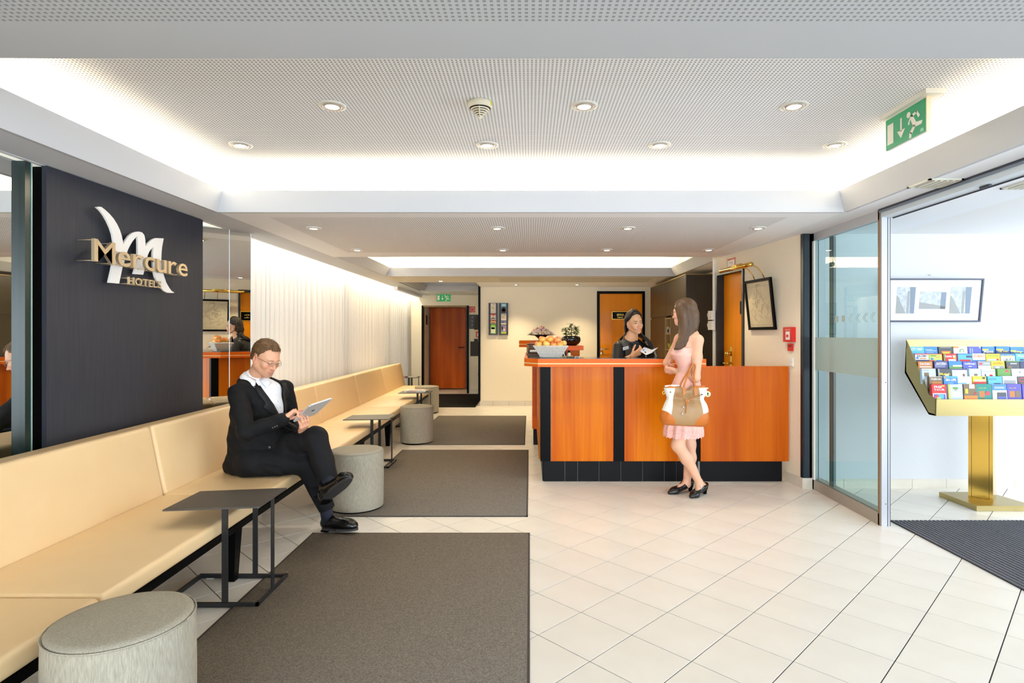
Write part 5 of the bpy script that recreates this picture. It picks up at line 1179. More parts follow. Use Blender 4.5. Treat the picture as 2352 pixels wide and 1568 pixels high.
# stick, tray, pen stand, bottle, cards, phone, leaflet holder on the bar
o = obj('acrylic_ruler', G().box(.168, .204, 5.60, 5.603, 1.155, 1.352), mat('milky_acrylic', (236, 214, 190), .3, alpha=.45)); tag(o, 'upright clear acrylic strip standing behind the apples', 'ruler')
g = G()
for k in range(9): g.box(.178, .194, 5.5992, 5.5999, 1.19 + k * .018, 1.198 + k * .018)
obj('printed_marks', g, mat('faint_print', (200, 180, 160), .6, alpha=.6), o)
tr_ = thing('document_tray', 'brown document tray with white paper at the left end of the bar', 'tray', (.03, 6.1, 1.1535))
obj('tray_body', G().box(-.035, .20, 5.98, 6.28, 1.154, 1.172).prism([(-.035, 5.98, 1.17), (-.035, 6.28, 1.17), (-.035, 6.28, 1.255), (-.02, 6.1, 1.255)], (.012, 0, 0)).box(-.02, .2, 6.26, 6.28, 1.17, 1.26), mat('tray_brown', (92, 62, 34), .45), tr_)
obj('paper_sheet', G().box(0.0, .19, 6.0, 6.2, 1.19, 1.205), M_paper, tr_); obj('cover_lid', G().tube([(-.03, 6.27, 1.262), (.06, 6.27, 1.272), (.18, 6.27, 1.268)], .012, 8), mat('maroon_lid', (110, 40, 26), .35), tr_)
o = obj('pen', G().tube([(.335, 5.56, 1.16), (.318, 5.57, 1.232)], .0055, 8), M_plasticw); tag(o, 'white pen leaning against the apple basket', 'pen')
bt = thing('ink_bottle', 'small bottle with a white label and black cap on the bar', 'bottle', (.375, 5.54, 1.1535))
obj('glass_body', G().lathe([(.014, 0), (.016, .004), (.016, .035), (.008, .045)], (.375, 5.54, 1.154), 16), mat('pale_label', (226, 216, 190), .5), bt); obj('cap', G().lathe([(.009, .045), (.009, .06), (.004, .066)], (.375, 5.54, 1.154), 12), M_black, bt)
g = G().tube([(.372, 5.53, 1.215), (.36, 5.53, 1.235), (.372, 5.53, 1.25), (.386, 5.53, 1.235), (.378, 5.53, 1.215)], .0015, 6); obj('loop', g, M_black, bt)
for i, (x, y, w_, col, lab) in enumerate([(.30, 5.50, .05, (226, 212, 150), 'cream card lying flat on the bar beside the basket'), (.355, 5.46, .06, (70, 96, 60), 'green patterned card lying on the bar'), (.425, 5.47, .05, (222, 224, 216), 'white patterned card lying on the bar, right of the green one')]):
    o = obj('card', G().prism([(x, y, 1.1538), (x + w_, y + .01, 1.1538), (x + w_ - .005, y + .06, 1.1538), (x - .006, y + .05, 1.1538)], (0, 0, .010)), mat('card_%d' % i, col, .5)); tag(o, lab, 'card')
    obj('card_print', G().box(x + .008, x + w_ - .01, y - .002, y + .002, 1.157, 1.162), M_charcoal, o)
ph2 = thing('telephone', 'black desk telephone on the side of the bar, seen in the left mirror', 'telephone', (.28, 6.55, 1.1535))
obj('phone_body', G().prism([(.20, 6.44, 1.154), (.20, 6.66, 1.154), (.20, 6.66, 1.20), (.20, 6.44, 1.172)], (.16, 0, 0)), M_black, ph2); obj('handset', G().tube([(.215, 6.44, 1.195), (.215, 6.50, 1.21), (.215, 6.6, 1.222), (.215, 6.66, 1.215)], [.016, .011, .011, .016], 10), M_black, ph2)
kb = obj('keypad', G().box(.25, .34, 6.46, 6.56, 1.18, 1.186), mat('key_grey', (120, 120, 124), .5), ph2)

ph2.location.y -= .24; ph2.location.x += .03
# ================================================================ PEOPLE
def W(px, py, Y): return np.array([(px - CX) * Y / F, Y, H - (py - CY) * Y / F])
def frame(fwd, up=(0, 0, 1)):
    """rotation whose columns are right, forward, up"""
    f = Vector(fwd).normalized(); r = f.cross(Vector(up)).normalized(); u = r.cross(f).normalized()
    return Matrix(((r.x, f.x, u.x), (r.y, f.y, u.y), (r.z, f.z, u.z)))
def M4(rot, loc, s=1.0):
    m = (rot * s).to_4x4(); m.translation = Vector([float(v) for v in loc]); return m
def vmat(name, rough=.5, sub=0.0, sheen=0.0, noise=0.0):
    m = bpy.data.materials.new(name); m.use_nodes = True; nt = m.node_tree; b = nt.nodes['Principled BSDF']
    a = nt.nodes.new('ShaderNodeVertexColor'); a.layer_name = 'tint'; nt.links.new(a.outputs[0], b.inputs['Base Color']); b.inputs['Roughness'].default_value = rough
    if sub: b.inputs['Subsurface Weight'].default_value = sub; b.inputs['Subsurface Radius'].default_value = (.012, .005, .003); b.inputs['Subsurface Scale'].default_value = 1.0
    b.inputs['Sheen Weight'].default_value = sheen
    MATS[name] = m; return m
M_skin = vmat('skin', .48, .12)
def lin(c): return np.array(s2l(c))

def head_sdf(fem=False, smile=False, h=.0026):
    s = SDF((-.105, -.13, -.20), (.105, .135, .14), h); w = .94 if fem else 1.0
    s.ell((0, -.014, .035), (.076 * w, .097, .084), k=.02)
    s.ell((0, .016, -.018), (.064 * w, .074, .084), k=.03)
    jr = .022 if fem else .027
    for q in (-1, 1):
        s.cap((q * .050 * w, -.002, -.050), (q * .016, .062, -.096 if not fem else -.094), jr, jr * .62, .028)
        s.ell((q * .040 * w, .058, -.028), (.022, .020, .019), k=.022)
    s.ell((0, .068, -.096), (.021, .017, .015), k=.018)
    s.ell((0, .068, -.066), (.030, .022, .026), k=.022)
    s.cap((-.034, .076, .018), (.034, .076, .018), .0095 if not fem else .0075, .0095, .016)
    for q in (-1, 1): s.ell((q * .030, .096, .001), (.019, .013, .010), k=.012, op='s')
    s.cap((0, .083, .004), (0, .101, -.032), .0055, .0085, .010)
    s.ell((0, .1035, -.036), (.0095, .009, .0085), k=.006)
    for q in (-1, 1): s.ell((q * .0115, .093, -.039), (.0068, .009, .0068), k=.006)
    for q in (-1, 1): s.ell((q * .0065, .099, -.0455), (.0035, .005, .003), k=.002, op='s')
    if smile:
        s.ell((0, .086, -.0600), (.031, .009, .0036), k=.004); s.ell((0, .085, -.0790), (.026, .009, .0046), k=.004)
        s.ell((0, .098, -.0685), (.029, .020, .0066), k=.003, op='s')
        for q in (-1, 1): s.ell((q * .036, .062, -.042), (.012, .014, .014), k=.022)
    else:
        s.ell((0, .0865, -.0625), (.023, .0080, .0038), k=.005); s.ell((0, .0855, -.0715), (.019, .0085, .0048), k=.005)
        s.ell((0, .100, -.0670), (.022, .010, .0011), k=.002, op='s')
    for q in (-1, 1):
        s.ell((q * .077 * w, -.010, -.010), (.0085, .018 * w, .031 if not fem else .026), k=.006); s.ell((q * .084 * w, -.007, -.006), (.0055, .010, .018), k=.004, op='s')
        # upper eyelid
        s.ell((q * .030, .0735, .001), (.0150, .0125, .0120), k=.003)
    s.cap((0, -.022, -.06), (0, -.045, -.19), .050 * (.86 if fem else 1.0), .054 * (.86 if fem else 1.0), .02)
    return s
def head_tint(base, lip, cheek, open_eye=True, beard=None):
    def f(V):
        c = np.tile(lin(base), (len(V), 1)); x, y, z = V[:, 0], V[:, 1], V[:, 2]
        def mixin(col, wgt): nonlocal c; wgt = np.clip(wgt, 0, 1)[:, None]; c = c * (1 - wgt) + lin(col) * wgt
        for q in (-1, 1): mixin(cheek, .45 * np.exp(-(((x - q * .04) / .02) ** 2 + ((z + .03) / .018) ** 2)) * (y > .03))
        mixin(cheek, .5 * np.exp(-((x / .014) ** 2 + ((z + .037) / .012) ** 2)) * (y > .09))
        mixin(cheek, .4 * np.clip((np.abs(x) - .068) / .008, 0, 1) * np.clip((.02 - y) / .01, 0, 1) * np.clip((z + .05) / .01, 0, 1))
        if beard: mixin(beard, .45 * np.exp(-((x / .032) ** 2 + ((z + .080) / .026) ** 2)) * (y > .05)); mixin(beard, .35 * np.exp(-((x / .022) ** 2 + ((z + .054) / .005) ** 2)) * (y > .07))
        lw = np.exp(-((x / .024) ** 4 + ((z + .0675) / .0105) ** 4)) * (y > .084); mixin(lip, lw)
        return c
    return f

def strands(roots, paths, r, n=5):
    g = G()
    for p in paths: g.tube(p, [r * (1 - .75 * (i / (len(p) - 1)) ** 2) for i in range(len(p))], n)
    return g

MIDS = []
def hand(s, wrist, d, nrm, side, curl, sc=1.0, thumb=.5, spread=.0, k=.007, palm=True):
    """d: direction of the fingers, nrm: out of the palm, side: +1 thumb towards d x nrm. curl: five angles (index..little, thumb) in radians per joint"""
    d = Vector([float(v) for v in d]).normalized(); nrm = Vector([float(v) for v in nrm]); nrm = (nrm - d * nrm.dot(d)).normalized(); ac = d.cross(nrm).normalized() * side; w = Vector([float(v) for v in wrist])
    T = lambda v: np.array(tuple(v))
    for i, o in enumerate((.027, .010, -.008, -.025)):
        s.cap(T(w + ac * o * .55 * sc), T(w + d * .078 * sc + ac * o * sc), .0155 * sc, .0125 * sc, .012)
    tips = []
    for i, (o, L) in enumerate(((.029, .92), (.0095, 1.0), (-.0095, .95), (-.027, .78))):
        p = w + d * (.082 if i < 3 else .076) * sc + ac * o * sc; dd = (d + ac * spread * (1.5 - i) * .5).normalized(); c = curl[i]
        for j, l in enumerate((.040, .026, .021)):
            ang = c * (.9, 1.1, .8)[j]; ax = dd.cross(nrm) if j == 0 else ax
            ax = ac.normalized() * side
            dd = Matrix.Rotation(ang, 3, ax) @ dd if (Matrix.Rotation(ang, 3, ax) @ dd).dot(nrm) > (Matrix.Rotation(-ang, 3, ax) @ dd).dot(nrm) else Matrix.Rotation(-ang, 3, ax) @ dd
            e = p + dd * l * L * sc; s.cap(T(p), T(e), (.0088, .0080, .0072)[j] * sc, (.0080, .0072, .0062)[j] * sc, .004 if j else .006); p = e
        tips.append(p); MIDS.append(w + d * .095 * sc + ac * o * sc)
    b = w + d * .020 * sc + ac * .024 * sc + nrm * .006; td = (d * (.75) + ac * .62 + nrm * thumb).normalized(); m = b + td * .042 * sc; td2 = (td + d * .35 + nrm * curl[4]).normalized(); e = m + td2 * .030 * sc; f = e + (td2 + d * .2).normalized() * .022 * sc
    s.cap(T(b), T(m), .0135 * sc, .0105 * sc, .010); s.cap(T(m), T(e), .0098 * sc, .0090 * sc, .005); s.cap(T(e), T(f), .0088 * sc, .0072 * sc, .005)
    return tips

def join(parts):
    V = []; Q = []; C = []; n = 0
    for v, q, c in parts: V.append(v); Q.append(q + n); C.append(c); n += len(v)
    return np.concatenate(V), np.concatenate(Q), np.concatenate(C)
def relax(V, Fq, it):
    e = np.concatenate([Fq[:, [0, 1]], Fq[:, [1, 2]], Fq[:, [2, 3]], Fq[:, [3, 0]]]); n = np.bincount(e[:, 0], minlength=len(V)) + np.bincount(e[:, 1], minlength=len(V))
    for _ in range(it):
        S = np.zeros_like(V)
        for ax in range(3): S[:, ax] = np.bincount(e[:, 0], V[e[:, 1], ax], len(V)) + np.bincount(e[:, 1], V[e[:, 0], ax], len(V))
        V = V * .5 + .5 * S / np.maximum(n, 1)[:, None]
    return V
def apply4(M, V): A = np.array(M); return V @ A[:3, :3].T + A[:3, 3]
def hobj(name, g, m, parent, Mh, **kw): g.xf(Mh); return obj(name, g, m, parent, **kw)

def eyes(parent, Mh, HS=None,  iris=(70, 46, 30), openness=1.0, down=0.0, brow=(60, 40, 26), lash=True, thick=.0022):
    for q in (-1, 1):
        if openness > 0:
            g = G().sphere((q * .030, .0762, .0), .0128, 10); hobj('eyeball', g, mat('eye_white', (236, 232, 226), .25), parent, Mh)
            g = G().lathe([(.0058, .0), (.0052, .0010), (0, .0016)], (0, 0, 0), 18, cap=False); g.xf(Matrix.Translation((q * .030, .0762 + .0120, -.0004)) @ Matrix.Rotation(R(-90), 4, 'X')); hobj('iris', g, mat('iris_dark', iris, .2), parent, Mh)
        # lids as thin shells in skin colour
        g = G(); nu, nv = 12, 5; up0 = .0046 * openness
        for sgn, edge in ((1, up0), (-1, -.0038 * openness)):
            v = []; f = []
            for i in range(nu + 1):
                a = -1 + 2 * i / nu
                for j in range(nv + 1):
                    t = j / nv; z = (edge * (1 - a * a) + (0 if openness > 0 else -.002)) * (1 - t) + sgn * .0125 * t * (1 if abs(a) < .99 else .8)
                    x = a * .0150; rr = .0142; y = math.sqrt(max(rr * rr - (x * .82) ** 2 - z * z, 1e-7)); v.append((q * .030 + x, .0762 + y, z))
            for i in range(nu):
                for j in range(nv): k = i * (nv + 1) + j; f.append((k, k + nv + 1, k + nv + 2, k + 1))
            g.add(v, f, True)
        hobj('eyelid', g, parent['_lid'] if False else LIDM[0], parent, Mh)
        g = G(); pts = []
        for i in range(nu + 1):
            a = -1 + 2 * i / nu; z = up0 * (1 - a * a) + (0 if openness > 0 else -.002); x = a * .0148; y = math.sqrt(max(.0146 ** 2 - (x * .82) ** 2 - z * z, 1e-7)); pts.append((q * .030 + x, .0762 + y, z))
        g.tube(pts, [.0004 + .0009 * (1 - abs(-1 + 2 * i / nu)) for i in range(nu + 1)], 5); hobj('eyelashes', g, mat('lash_dark', (24, 16, 12), .6), parent, Mh)
        g = G(); pts = [(q * x, y, z) for x, y, z in ((.012, 0, .0165), (.020, 0, .0195), (.030, 0, .0210), (.040, 0, .0195), (.047, 0, .0150))]; pts = [(p[0], HS.hit((p[0], .02, p[2]), (0, 1, 0), .11)[1] + thick * .35, p[2]) for p in pts]
        g.tube(pts, [thick * .8, thick, thick, thick * .8, thick * .3], 6); hobj('eyebrow', g, mat('brow_%d' % brow[0], brow, .8), parent, Mh)
LIDM = [None]

def cap_hair(scale=(1, 1, 1), line=None, thick=.009, h=.003):
    s = SDF((-.115, -.14, -.13), (.115, .13, .15), h)
    s.ell((0, -.016, .038), (.076 * scale[0] + thick, .098 * scale[1] + thick, .086 * scale[2] + thick), k=0)
    s.ell((0, -.035, -.01), (.070 * scale[0] + thick * .6, .070 + thick, .070), k=.02)
    s.field(lambda X, Y, Z: (Z - line(X, Y)) + 0 * X, 's', .004)
    return s

# ---------------------------------------------------------------- seated man with a tablet
mn = thing('person', 'seated man in a dark suit and open white shirt, legs crossed, reading a tablet', 'person', (-1.93, 4.0, 0))
base = (220, 164, 130); LIDM[0] = mat('skin_man_lid', (224, 168, 138), .5)
M_suit = mat('black_suit_cloth', (9, 9, 10), .8, kind='noise', scale=300, col2=(17, 17, 19), contrast=.4, spec=.25)
M_trs = mat('black_trouser_cloth', (12, 12, 14), .8, kind='noise', scale=300, col2=(23, 23, 26), contrast=.4, spec=.25)
M_shirt = mat('white_shirt_cotton', (238, 238, 240), .8)
Rh = frame((.86, -.42, -.42), (.10, .0, 1)); hc = W(611, 822, 3.94); Mm = M4(Rh, hc, 1.0)
s = head_sdf(); HSm = s; V1, Q1 = s.mesh(); V1 = relax(V1, Q1, 1); C1 = head_tint(base, (198, 122, 106), (226, 138, 112), beard=(120, 84, 62))(V1); V1 = apply4(Mm, V1)
# torso, arms under the clothes and hands
nb = hc + np.array(Rh @ Vector((0, -.05, -.17))); chest = np.array([-1.885, 4.02, .86]); pel = np.array([-1.935, 4.03, .52])
shR = W(546, 902, 3.84); shL = W(655, 892, 4.17); elR = W(565, 995, 3.66); wrR = W(652, 962, 3.72); elL = W(676, 985, 4.24); wrL = W(694, 988, 3.93)
s = SDF((-2.25, 3.45, .35), (-1.2, 4.5, 1.2), .0058)
s.chain([pel, chest, nb], [.12, .12, .05], .05); s.cap(shR, shL, .035, .035, .03); s.chain([shR, elR, wrR], [.045, .038, .028], .02); s.chain([shL, elL, wrL], [.045, .038, .028], .02)
V2, Q2 = s.mesh(); V2 = relax(V2, Q2, 1)
tabA = np.array([-1.557, 3.80, .800]); tabB = np.array([-1.400, 3.68, .923]); tabC = np.array([-1.329, 3.85, .937]); tabD = tabA + tabC - tabB
tu = Vector(tabB - tabA).normalized(); tv0 = Vector(tabC - tabB); tv = (tv0 - tu * tv0.dot(tu)).normalized(); tn = tu.cross(tv).normalized()      # tn: screen side (up, towards him)
if tn.z < 0: tn = -tn
s = SDF((-1.75, 3.50, .66), (-1.25, 4.12, 1.0), .0030)
ta = Vector(tabA)
tipR = ta + tu * .135 + tv * .075 + tn * .012
s.chain([wrR - (wrR - elR) * .12, wrR], [.030, .026], .01)
dr = Vector(tipR) - Vector(wrR) + tn * .045
MIDS.clear(); hand(s, wrR, dr, -tn, 1, (.35, 1.0, 1.15, 1.2, .1), .98, .25)
ringc = MIDS[2].copy(); s.chain([wrL - (wrL - elL) * .12, wrL], [.028, .025], .01)
gp = ta + tv * .185 * .55 + tu * .03
dl = (tu * .65 - tv * .35 - Vector((0, 0, .0)) + tn * .05)
wl = Vector(wrL); hand(s, wrL, (Vector((-1.46, 3.80, .815)) - wl), tn, -1, (.45, .5, .55, .6, .3), .98, .9)
V3, Q3 = s.mesh(); V3 = relax(V3, Q3, 1)
hc_ = np.tile(lin((230, 168, 136)), (len(V3), 1)); V, Q, C = join([(V1, Q1, C1), (V2, Q2, np.tile(lin(base), (len(V2), 1))), (V3, Q3, hc_)])
smesh('body', V, Q, M_skin, mn, colors=C, smooth=0)
eyes(mn, Mm, HSm, openness=0, brow=(120, 84, 54), thick=.0018)
line = lambda X, Y: np.where(Y > .055, .078 + (Y - .055) * .05, np.where(Y > .016, .036 + .042 * (Y - .016) / .039, np.where(Y > .0, -.016 + .052 * Y / .016, np.where(Y > -.034, .026, -.012 + (Y + .034) * .8)))) + .010 * (np.abs(X) > .03) * (np.abs(X) < .062) * (Y > .03) + 0 * X
s = cap_hair(line=line, thick=.006); V, Q = s.mesh(); V = relax(V, Q, 2)
M_hairm = mat('short_brown_hair', (66, 44, 22), .6, kind='noise', scale=70, col2=(116, 82, 44), bump=.6, stretch=(1, 1, .35), contrast=.4)
hr = smesh('hair', apply4(Mm, V), Q, M_hairm, mn, smooth=0)
r4 = random.Random(4); paths = []
for k in range(420):
    th = r4.uniform(0, 6.283); ph = math.acos(1 - r4.random() * .95); p = Vector((.080 * math.sin(ph) * math.cos(th), -.014 + .102 * math.sin(ph) * math.sin(th), .036 + .088 * math.cos(ph)))
    if p.z < line(np.array(p.x), np.array(p.y)) + .006: continue
    nrm_ = Vector((p.x / .08 ** 2, (p.y + .014) / .1 ** 2, (p.z - .036) / .088 ** 2)).normalized(); fw = Vector((.15 * (1 if p.x > 0 else -1), 1, .1)) if p.z > .07 else Vector((0, .2, -1)); tt = (fw - nrm_ * fw.dot(nrm_)).normalized()
    L = .024 if p.z > .07 else .014; L *= r4.uniform(.8, 1.25); jit = Vector((r4.uniform(-.3, .3), r4.uniform(-.3, .3), r4.uniform(-.2, .3)))
    dd = (tt + jit).normalized(); paths.append([p, p + (dd * .6 + nrm_ * .22) * L * .5 , p + (dd * 1.0 + nrm_ * .14) * L])
hobj('hair_tufts', strands(None, paths, .0019, 4), M_hairm, hr, Mm, kind='stuff')
# glasses
g = G()
for q in (-1, 1):
    pts = [(q * (.030 + .020 * math.copysign(abs(math.cos(a)) ** .6, math.cos(a))), .1005 - .006 * abs(math.cos(a)) * (1 if q * math.cos(a) > 0 else 0), -.004 + .0125 * math.copysign(abs(math.sin(a)) ** .6, math.sin(a))) for a in np.linspace(0, 6.283, 21)]
    g.tube(pts, .0007, 5); g.tube([(q * .050, .094, .003), (q * .066, .070, .006), (q * .078, .02, .006), (q * .080, -.01, .004)], .0012, 5)
g.tube([(-.010, .1015, .0), (0, .104, .003), (.010, .1015, 0)], .0009, 5)
gl_ = thing('spectacles', "thin wire spectacles on the seated man's face", 'glasses', tuple(hc)); hobj('wire_frame', g, mat('dark_wire', (70, 60, 50), .3, metal=.7), gl_, Mm)
g = G()
for q in (-1, 1): g.prism([(q * .030 + .019 * math.cos(a), .100, -.004 + .012 * math.sin(a)) for a in np.linspace(0, 6.283, 17)[:-1]], (0, .0006, 0))
hobj('lens', g, M_clear, gl_, Mm, kind='stuff')
# shirt
fT = np.array([.68, -.70, .0]); fT /= np.linalg.norm(fT); lT = np.array([.70, .68, 0.0]); lT /= np.linalg.norm(lT)
def wav(a, b, c, amp): return lambda X, Y, Z: amp * np.sin(X * a + Z * b) * np.sin(Y * c + Z * b * .6)
s = SDF((-2.25, 3.5, .4), (-1.4, 4.5, 1.2), .006)
s.chain([pel, chest, chest + np.array([.01, -.01, .10])], [.135, .155, .125], .05); s.cap(shR * .72 + shL * .28, shL * .72 + shR * .28, .060, .060, .04); s.cap(nb - np.array([0, 0, .05]), nb - np.array([0, 0, .005]), .075, .066, .03)
SS = s; V, Q = s.mesh(); smesh('shirt', V, Q, M_shirt, mn, smooth=2)
# collar: a turned band round the neck with two points
g = G(); nc = Vector(nb) + Vector((0.006, -.004, -.008)); rings = 28; v = []; f = []
fd = math.atan2(fT[1], fT[0])
for i in range(rings + 1):
    a = fd + .9 + (2 * math.pi - 1.8) * i / rings; t = abs(i / rings - .5) * 2
    ca, sa = math.cos(a), math.sin(a); hz = .046 - .014 * t ** 2.2
    r0 = .060 + .004 * t; r1 = .074 + .010 * t; dr_ = -.012 - .030 * max(0, t - .72) / .28
    v += [(nc.x + ca * r0, nc.y + sa * r0, nc.z - .02), (nc.x + ca * r0, nc.y + sa * r0, nc.z + hz), (nc.x + ca * (r0 + .004), nc.y + sa * (r0 + .004), nc.z + hz + .002), (nc.x + ca * r1, nc.y + sa * r1, nc.z + hz - .035 + dr_)]
for i in range(rings):
    for j in range(3): k = i * 4 + j; f.append((k, k + 4, k + 5, k + 1))
g.add(v, f, True); obj('shirt_collar', g, M_shirt, mn)
# jacket
s = SDF((-2.30, 3.40, .36), (-1.35, 4.55, 1.20), .0062)
s.chain([pel + np.array([0, 0, -.02]), pel + np.array([.01, 0, .14]), chest, chest + np.array([.01, -.01, .10])], [.155, .150, .166, .125], .05)
s.cap(shR * .92 + shL * .08 - np.array([0, 0, .012]), shL * .92 + shR * .08 - np.array([0, 0, .012]), .062, .062, .05); s.cap(chest + np.array([0, 0, .12]), nb - np.array([0, 0, .05]), .12, .082, .05)
s.cap(shR * .85 + shL * .15 + np.array([0, 0, .004]), nb + np.array([-.03, -.03, -.028]), .060, .052, .04); s.cap(shL * .8 + shR * .2, nb + np.array([.02, .03, -.035]), .06, .05, .04)
cuR = elR + (wrR - elR) * .97; cuL = elL + (wrL - elL) * .93
s.chain([shR, shR + (elR - shR) * .5 + np.array([-.004, .004, 0]), elR + np.array([0, 0, .008]), cuR], [.062, .060, .052, .043], .025); s.chain([shL, elL, cuL], [.058, .052, .042], .025)
s.cap(pel + np.array([.06, -.13, -.03]), pel + np.array([.24, -.12, -.06]), .075, .055, .05)       # front skirts lying on the lap
s.cap(pel + np.array([.09, .02, .16]), pel + np.array([.14, .04, .02]), .125, .13, .05)
s.cap(pel + np.array([-.10, 0, -.06]), pel + np.array([.05, -.10, -.08]), .09, .08, .05)
s.d += (.0035 * np.sin((s.lo[2] + s.h * np.arange(s.n[2]))[None, None, :] * 70 + (s.lo[0] + s.h * np.arange(s.n[0]))[:, None, None] * 46) * np.sin((s.lo[1] + s.h * np.arange(s.n[1]))[None, :, None] * 38)).astype(np.float32)
nbx = nb; JD = s.d.copy()
def vcut(X, Y, Z):     # V opening: wedge in front of the chest, apex at the top button
    x = (X - chest[0]) * lT[0] + (Y - chest[1]) * lT[1]; y = (X - chest[0]) * fT[0] + (Y - chest[1]) * fT[1]; z = Z - .70
    half = np.clip(z, 0, 1) * .27
    d = np.maximum(np.abs(x - .060 - .30 * (1.0 - Z)) - half, -(y - .045)); d = np.maximum(d, -z); return d
s.field(vcut, 's', .006)
s.cap(nb - np.array([0, 0, .02]), nb + np.array([0, 0, .10]), .066, .075, .01, op='s')
s.field(lambda X, Y, Z: (Z - .425) + 0 * X + 0 * Y, 's', .01)
V, Q = s.mesh(); jk = smesh('suit_jacket', V, Q, M_suit, mn, smooth=2)
# lapels lie on the jacket front, along the V edges
JS = SDF((0, 0, 0), (.1, .1, .1), .05); JS.lo, JS.n, JS.h, JS.d = s.lo, s.n, s.h, JD
def onj(x, z, lift): return Vector(JS.hit(np.array([chest[0] + lT[0] * x, chest[1] + lT[1] * x, z]) + fT * .02, fT, .35) + fT * lift)
for q in (-1, 1):
    v = []; f = []; N = 13
    for i in range(N):
        t = i / (N - 1); z = .715 + t * .315; xe = .060 + .30 * (1.0 - z) + q * max(0, z - .70) * .27
        wd = .016 + .062 * min(t / .62, 1) if t < .64 else (.040 if t < .72 else .052)
        wd *= 1 if t < .9 else .8
        for j in range(5): u = j / 4; v.append(onj(xe + q * (wd * u - .004), z - (.012 * u if .5 < t < .70 else 0), .004 + .010 * math.sin(math.pi * min(u * 1.2, 1)) * .8))
    for i in range(N - 1):
        for j in range(4): k = i * 5 + j; f.append((k, k + 1, k + 6, k + 5))
    lpm = obj('lapel', G().add(v, f, True), mat('lapel_cloth', (15, 15, 18), .6, spec=.3), jk); so_ = lpm.modifiers.new('t', 'SOLIDIFY'); so_.thickness = .005; so_.offset = 0
# turned-down shirt collar leaves: from the neck down to a point lying on the shirt front
for q in (-1, 1):
    v = []; f = []; N = 12
    for i in range(N):
        u = i / (N - 1); th = (1 - u) * 1.75 + .16; top = np.array(nb) + (fT * math.cos(th) + lT * q * math.sin(th)) * .067 + np.array([.004, -.004, .032 - .044 * u ** 1.5])
        dr2 = fT * math.cos(th + .14 * u) + lT * q * math.sin(th + .14 * u); zb = nb[2] - .010 - .058 * u ** 2.5
        o2 = np.array([nb[0], nb[1], zb]); hd2 = float(np.dot(SS.hit(o2, dr2, .16) - o2, dr2)); low = o2 + dr2 * (max(.083 + .02 * u, hd2 + .010) if th < .7 else .083 + .02 * u)
        for j in range(5): w_ = j / 4; p = top * (1 - w_) + low * w_; p = p + (fT * math.cos(th) + lT * q * math.sin(th)) * .010 * math.sin(math.pi * w_) + fT * .006; v.append(tuple(p))
    for i in range(N - 1):
        for j in range(4): k = i * 5 + j; f.append((k, k + 1, k + 6, k + 5))
    cl_ = obj('collar_leaf', G().add(v, f, True), M_shirt, mn); so_ = cl_.modifiers.new('t', 'SOLIDIFY'); so_.thickness = .003; so_.offset = 0
g = G(); 
for i in range(6):
    z = .96 - i * .045; p = SS.hit(np.array([chest[0], chest[1], z]) + lT * (.060 + .30 * (1.0 - z)) - fT * .02, fT, .35); g.sphere(tuple(p + fT * .001), .0052, 5)
    if i == 5: pass
bts = obj('shirt_buttons', g, mat('shirt_button', (214, 214, 220), .3), mn, kind='stuff')
bd_ = -np.array([(619 - CX) / F, 1, -(1027 - CY) / F]); bt_ = JS.hit(W(619, 1027, 4.05), bd_ / np.linalg.norm(bd_), .5); g = G(); g.sphere(tuple(bt_), .009, 6, (1, .5, 1)); obj('button', g, mat('button_grey', (90, 86, 84), .3), jk)
for i in range(3):
    c_ = cuR + (elR - cuR) * (.08 + .06 * i) + np.array([0, -.040, -.028]); obj('cuff_button', G().sphere(tuple(c_), .005, 6), MATS['button_grey'], jk)
g = G().tube([cuR - (cuR - elR) * .02, cuR + (wrR - elR) * .012], .034, 16); obj('shirt_cuff', g, M_shirt, mn)
# trousers
hipA = pel + np.array([.05, -.10, -.015]); hipB = pel + np.array([.05, .09, .0])
knA = W(703, 1056, 3.97); knA[2] = .485; anA = W(757, 1178, 4.03); knB = W(725, 1006, 3.93); anB = W(757, 1108, 3.86)
s = SDF((-2.2, 3.6, .07), (-1.15, 4.4, .82), .0062)
s.cap(pel, pel + np.array([0, 0, .12]), .15, .14, .05); s.cap(hipA, hipB, .10, .10, .05)
s.chain([hipA, knA], [.098, .070], .03); s.chain([knA, anA + (knA - anA) * .12], [.072, .056], .02)
s.chain([hipB + np.array([.05, -.03, .03]), knB], [.098, .078], .04); s.chain([knB, knB + (anB - knB) * .5, anB + (knB - anB) * .04], [.078, .070, .062], .02)
s.d += (.003 * np.sin((s.lo[2] + s.h * np.arange(s.n[2]))[None, None, :] * 40 + (s.lo[0] + s.h * np.arange(s.n[0]))[:, None, None] * 60) * np.sin((s.lo[1] + s.h * np.arange(s.n[1]))[None, :, None] * 50)).astype(np.float32)
s.field(lambda X, Y, Z: (Z - .422) + 0 * Y + np.where(X < -1.60, 0, 1.0), 's', .006)
for an, kn, L in ((anA, knA, .055), (anB, knB, .03)):
    ax_ = (an - kn) / np.linalg.norm(an - kn); pt = an - ax_ * (.035 if an is anA else .02)
    s.field(lambda X, Y, Z, ax_=ax_, pt=pt: -((X - pt[0]) * ax_[0] + (Y - pt[1]) * ax_[1] + (Z - pt[2]) * ax_[2]) , 's', .004, pt - .14, pt + .14)
V, Q = s.mesh(); smesh('trousers', V, Q, M_trs, mn, smooth=2)
M_shoe = mat('black_shoe_leather', (14, 13, 13), .22); M_sole = mat('dark_rubber_sole', (52, 50, 50), .6); M_sock = mat('navy_sock', (20, 22, 40), .8)
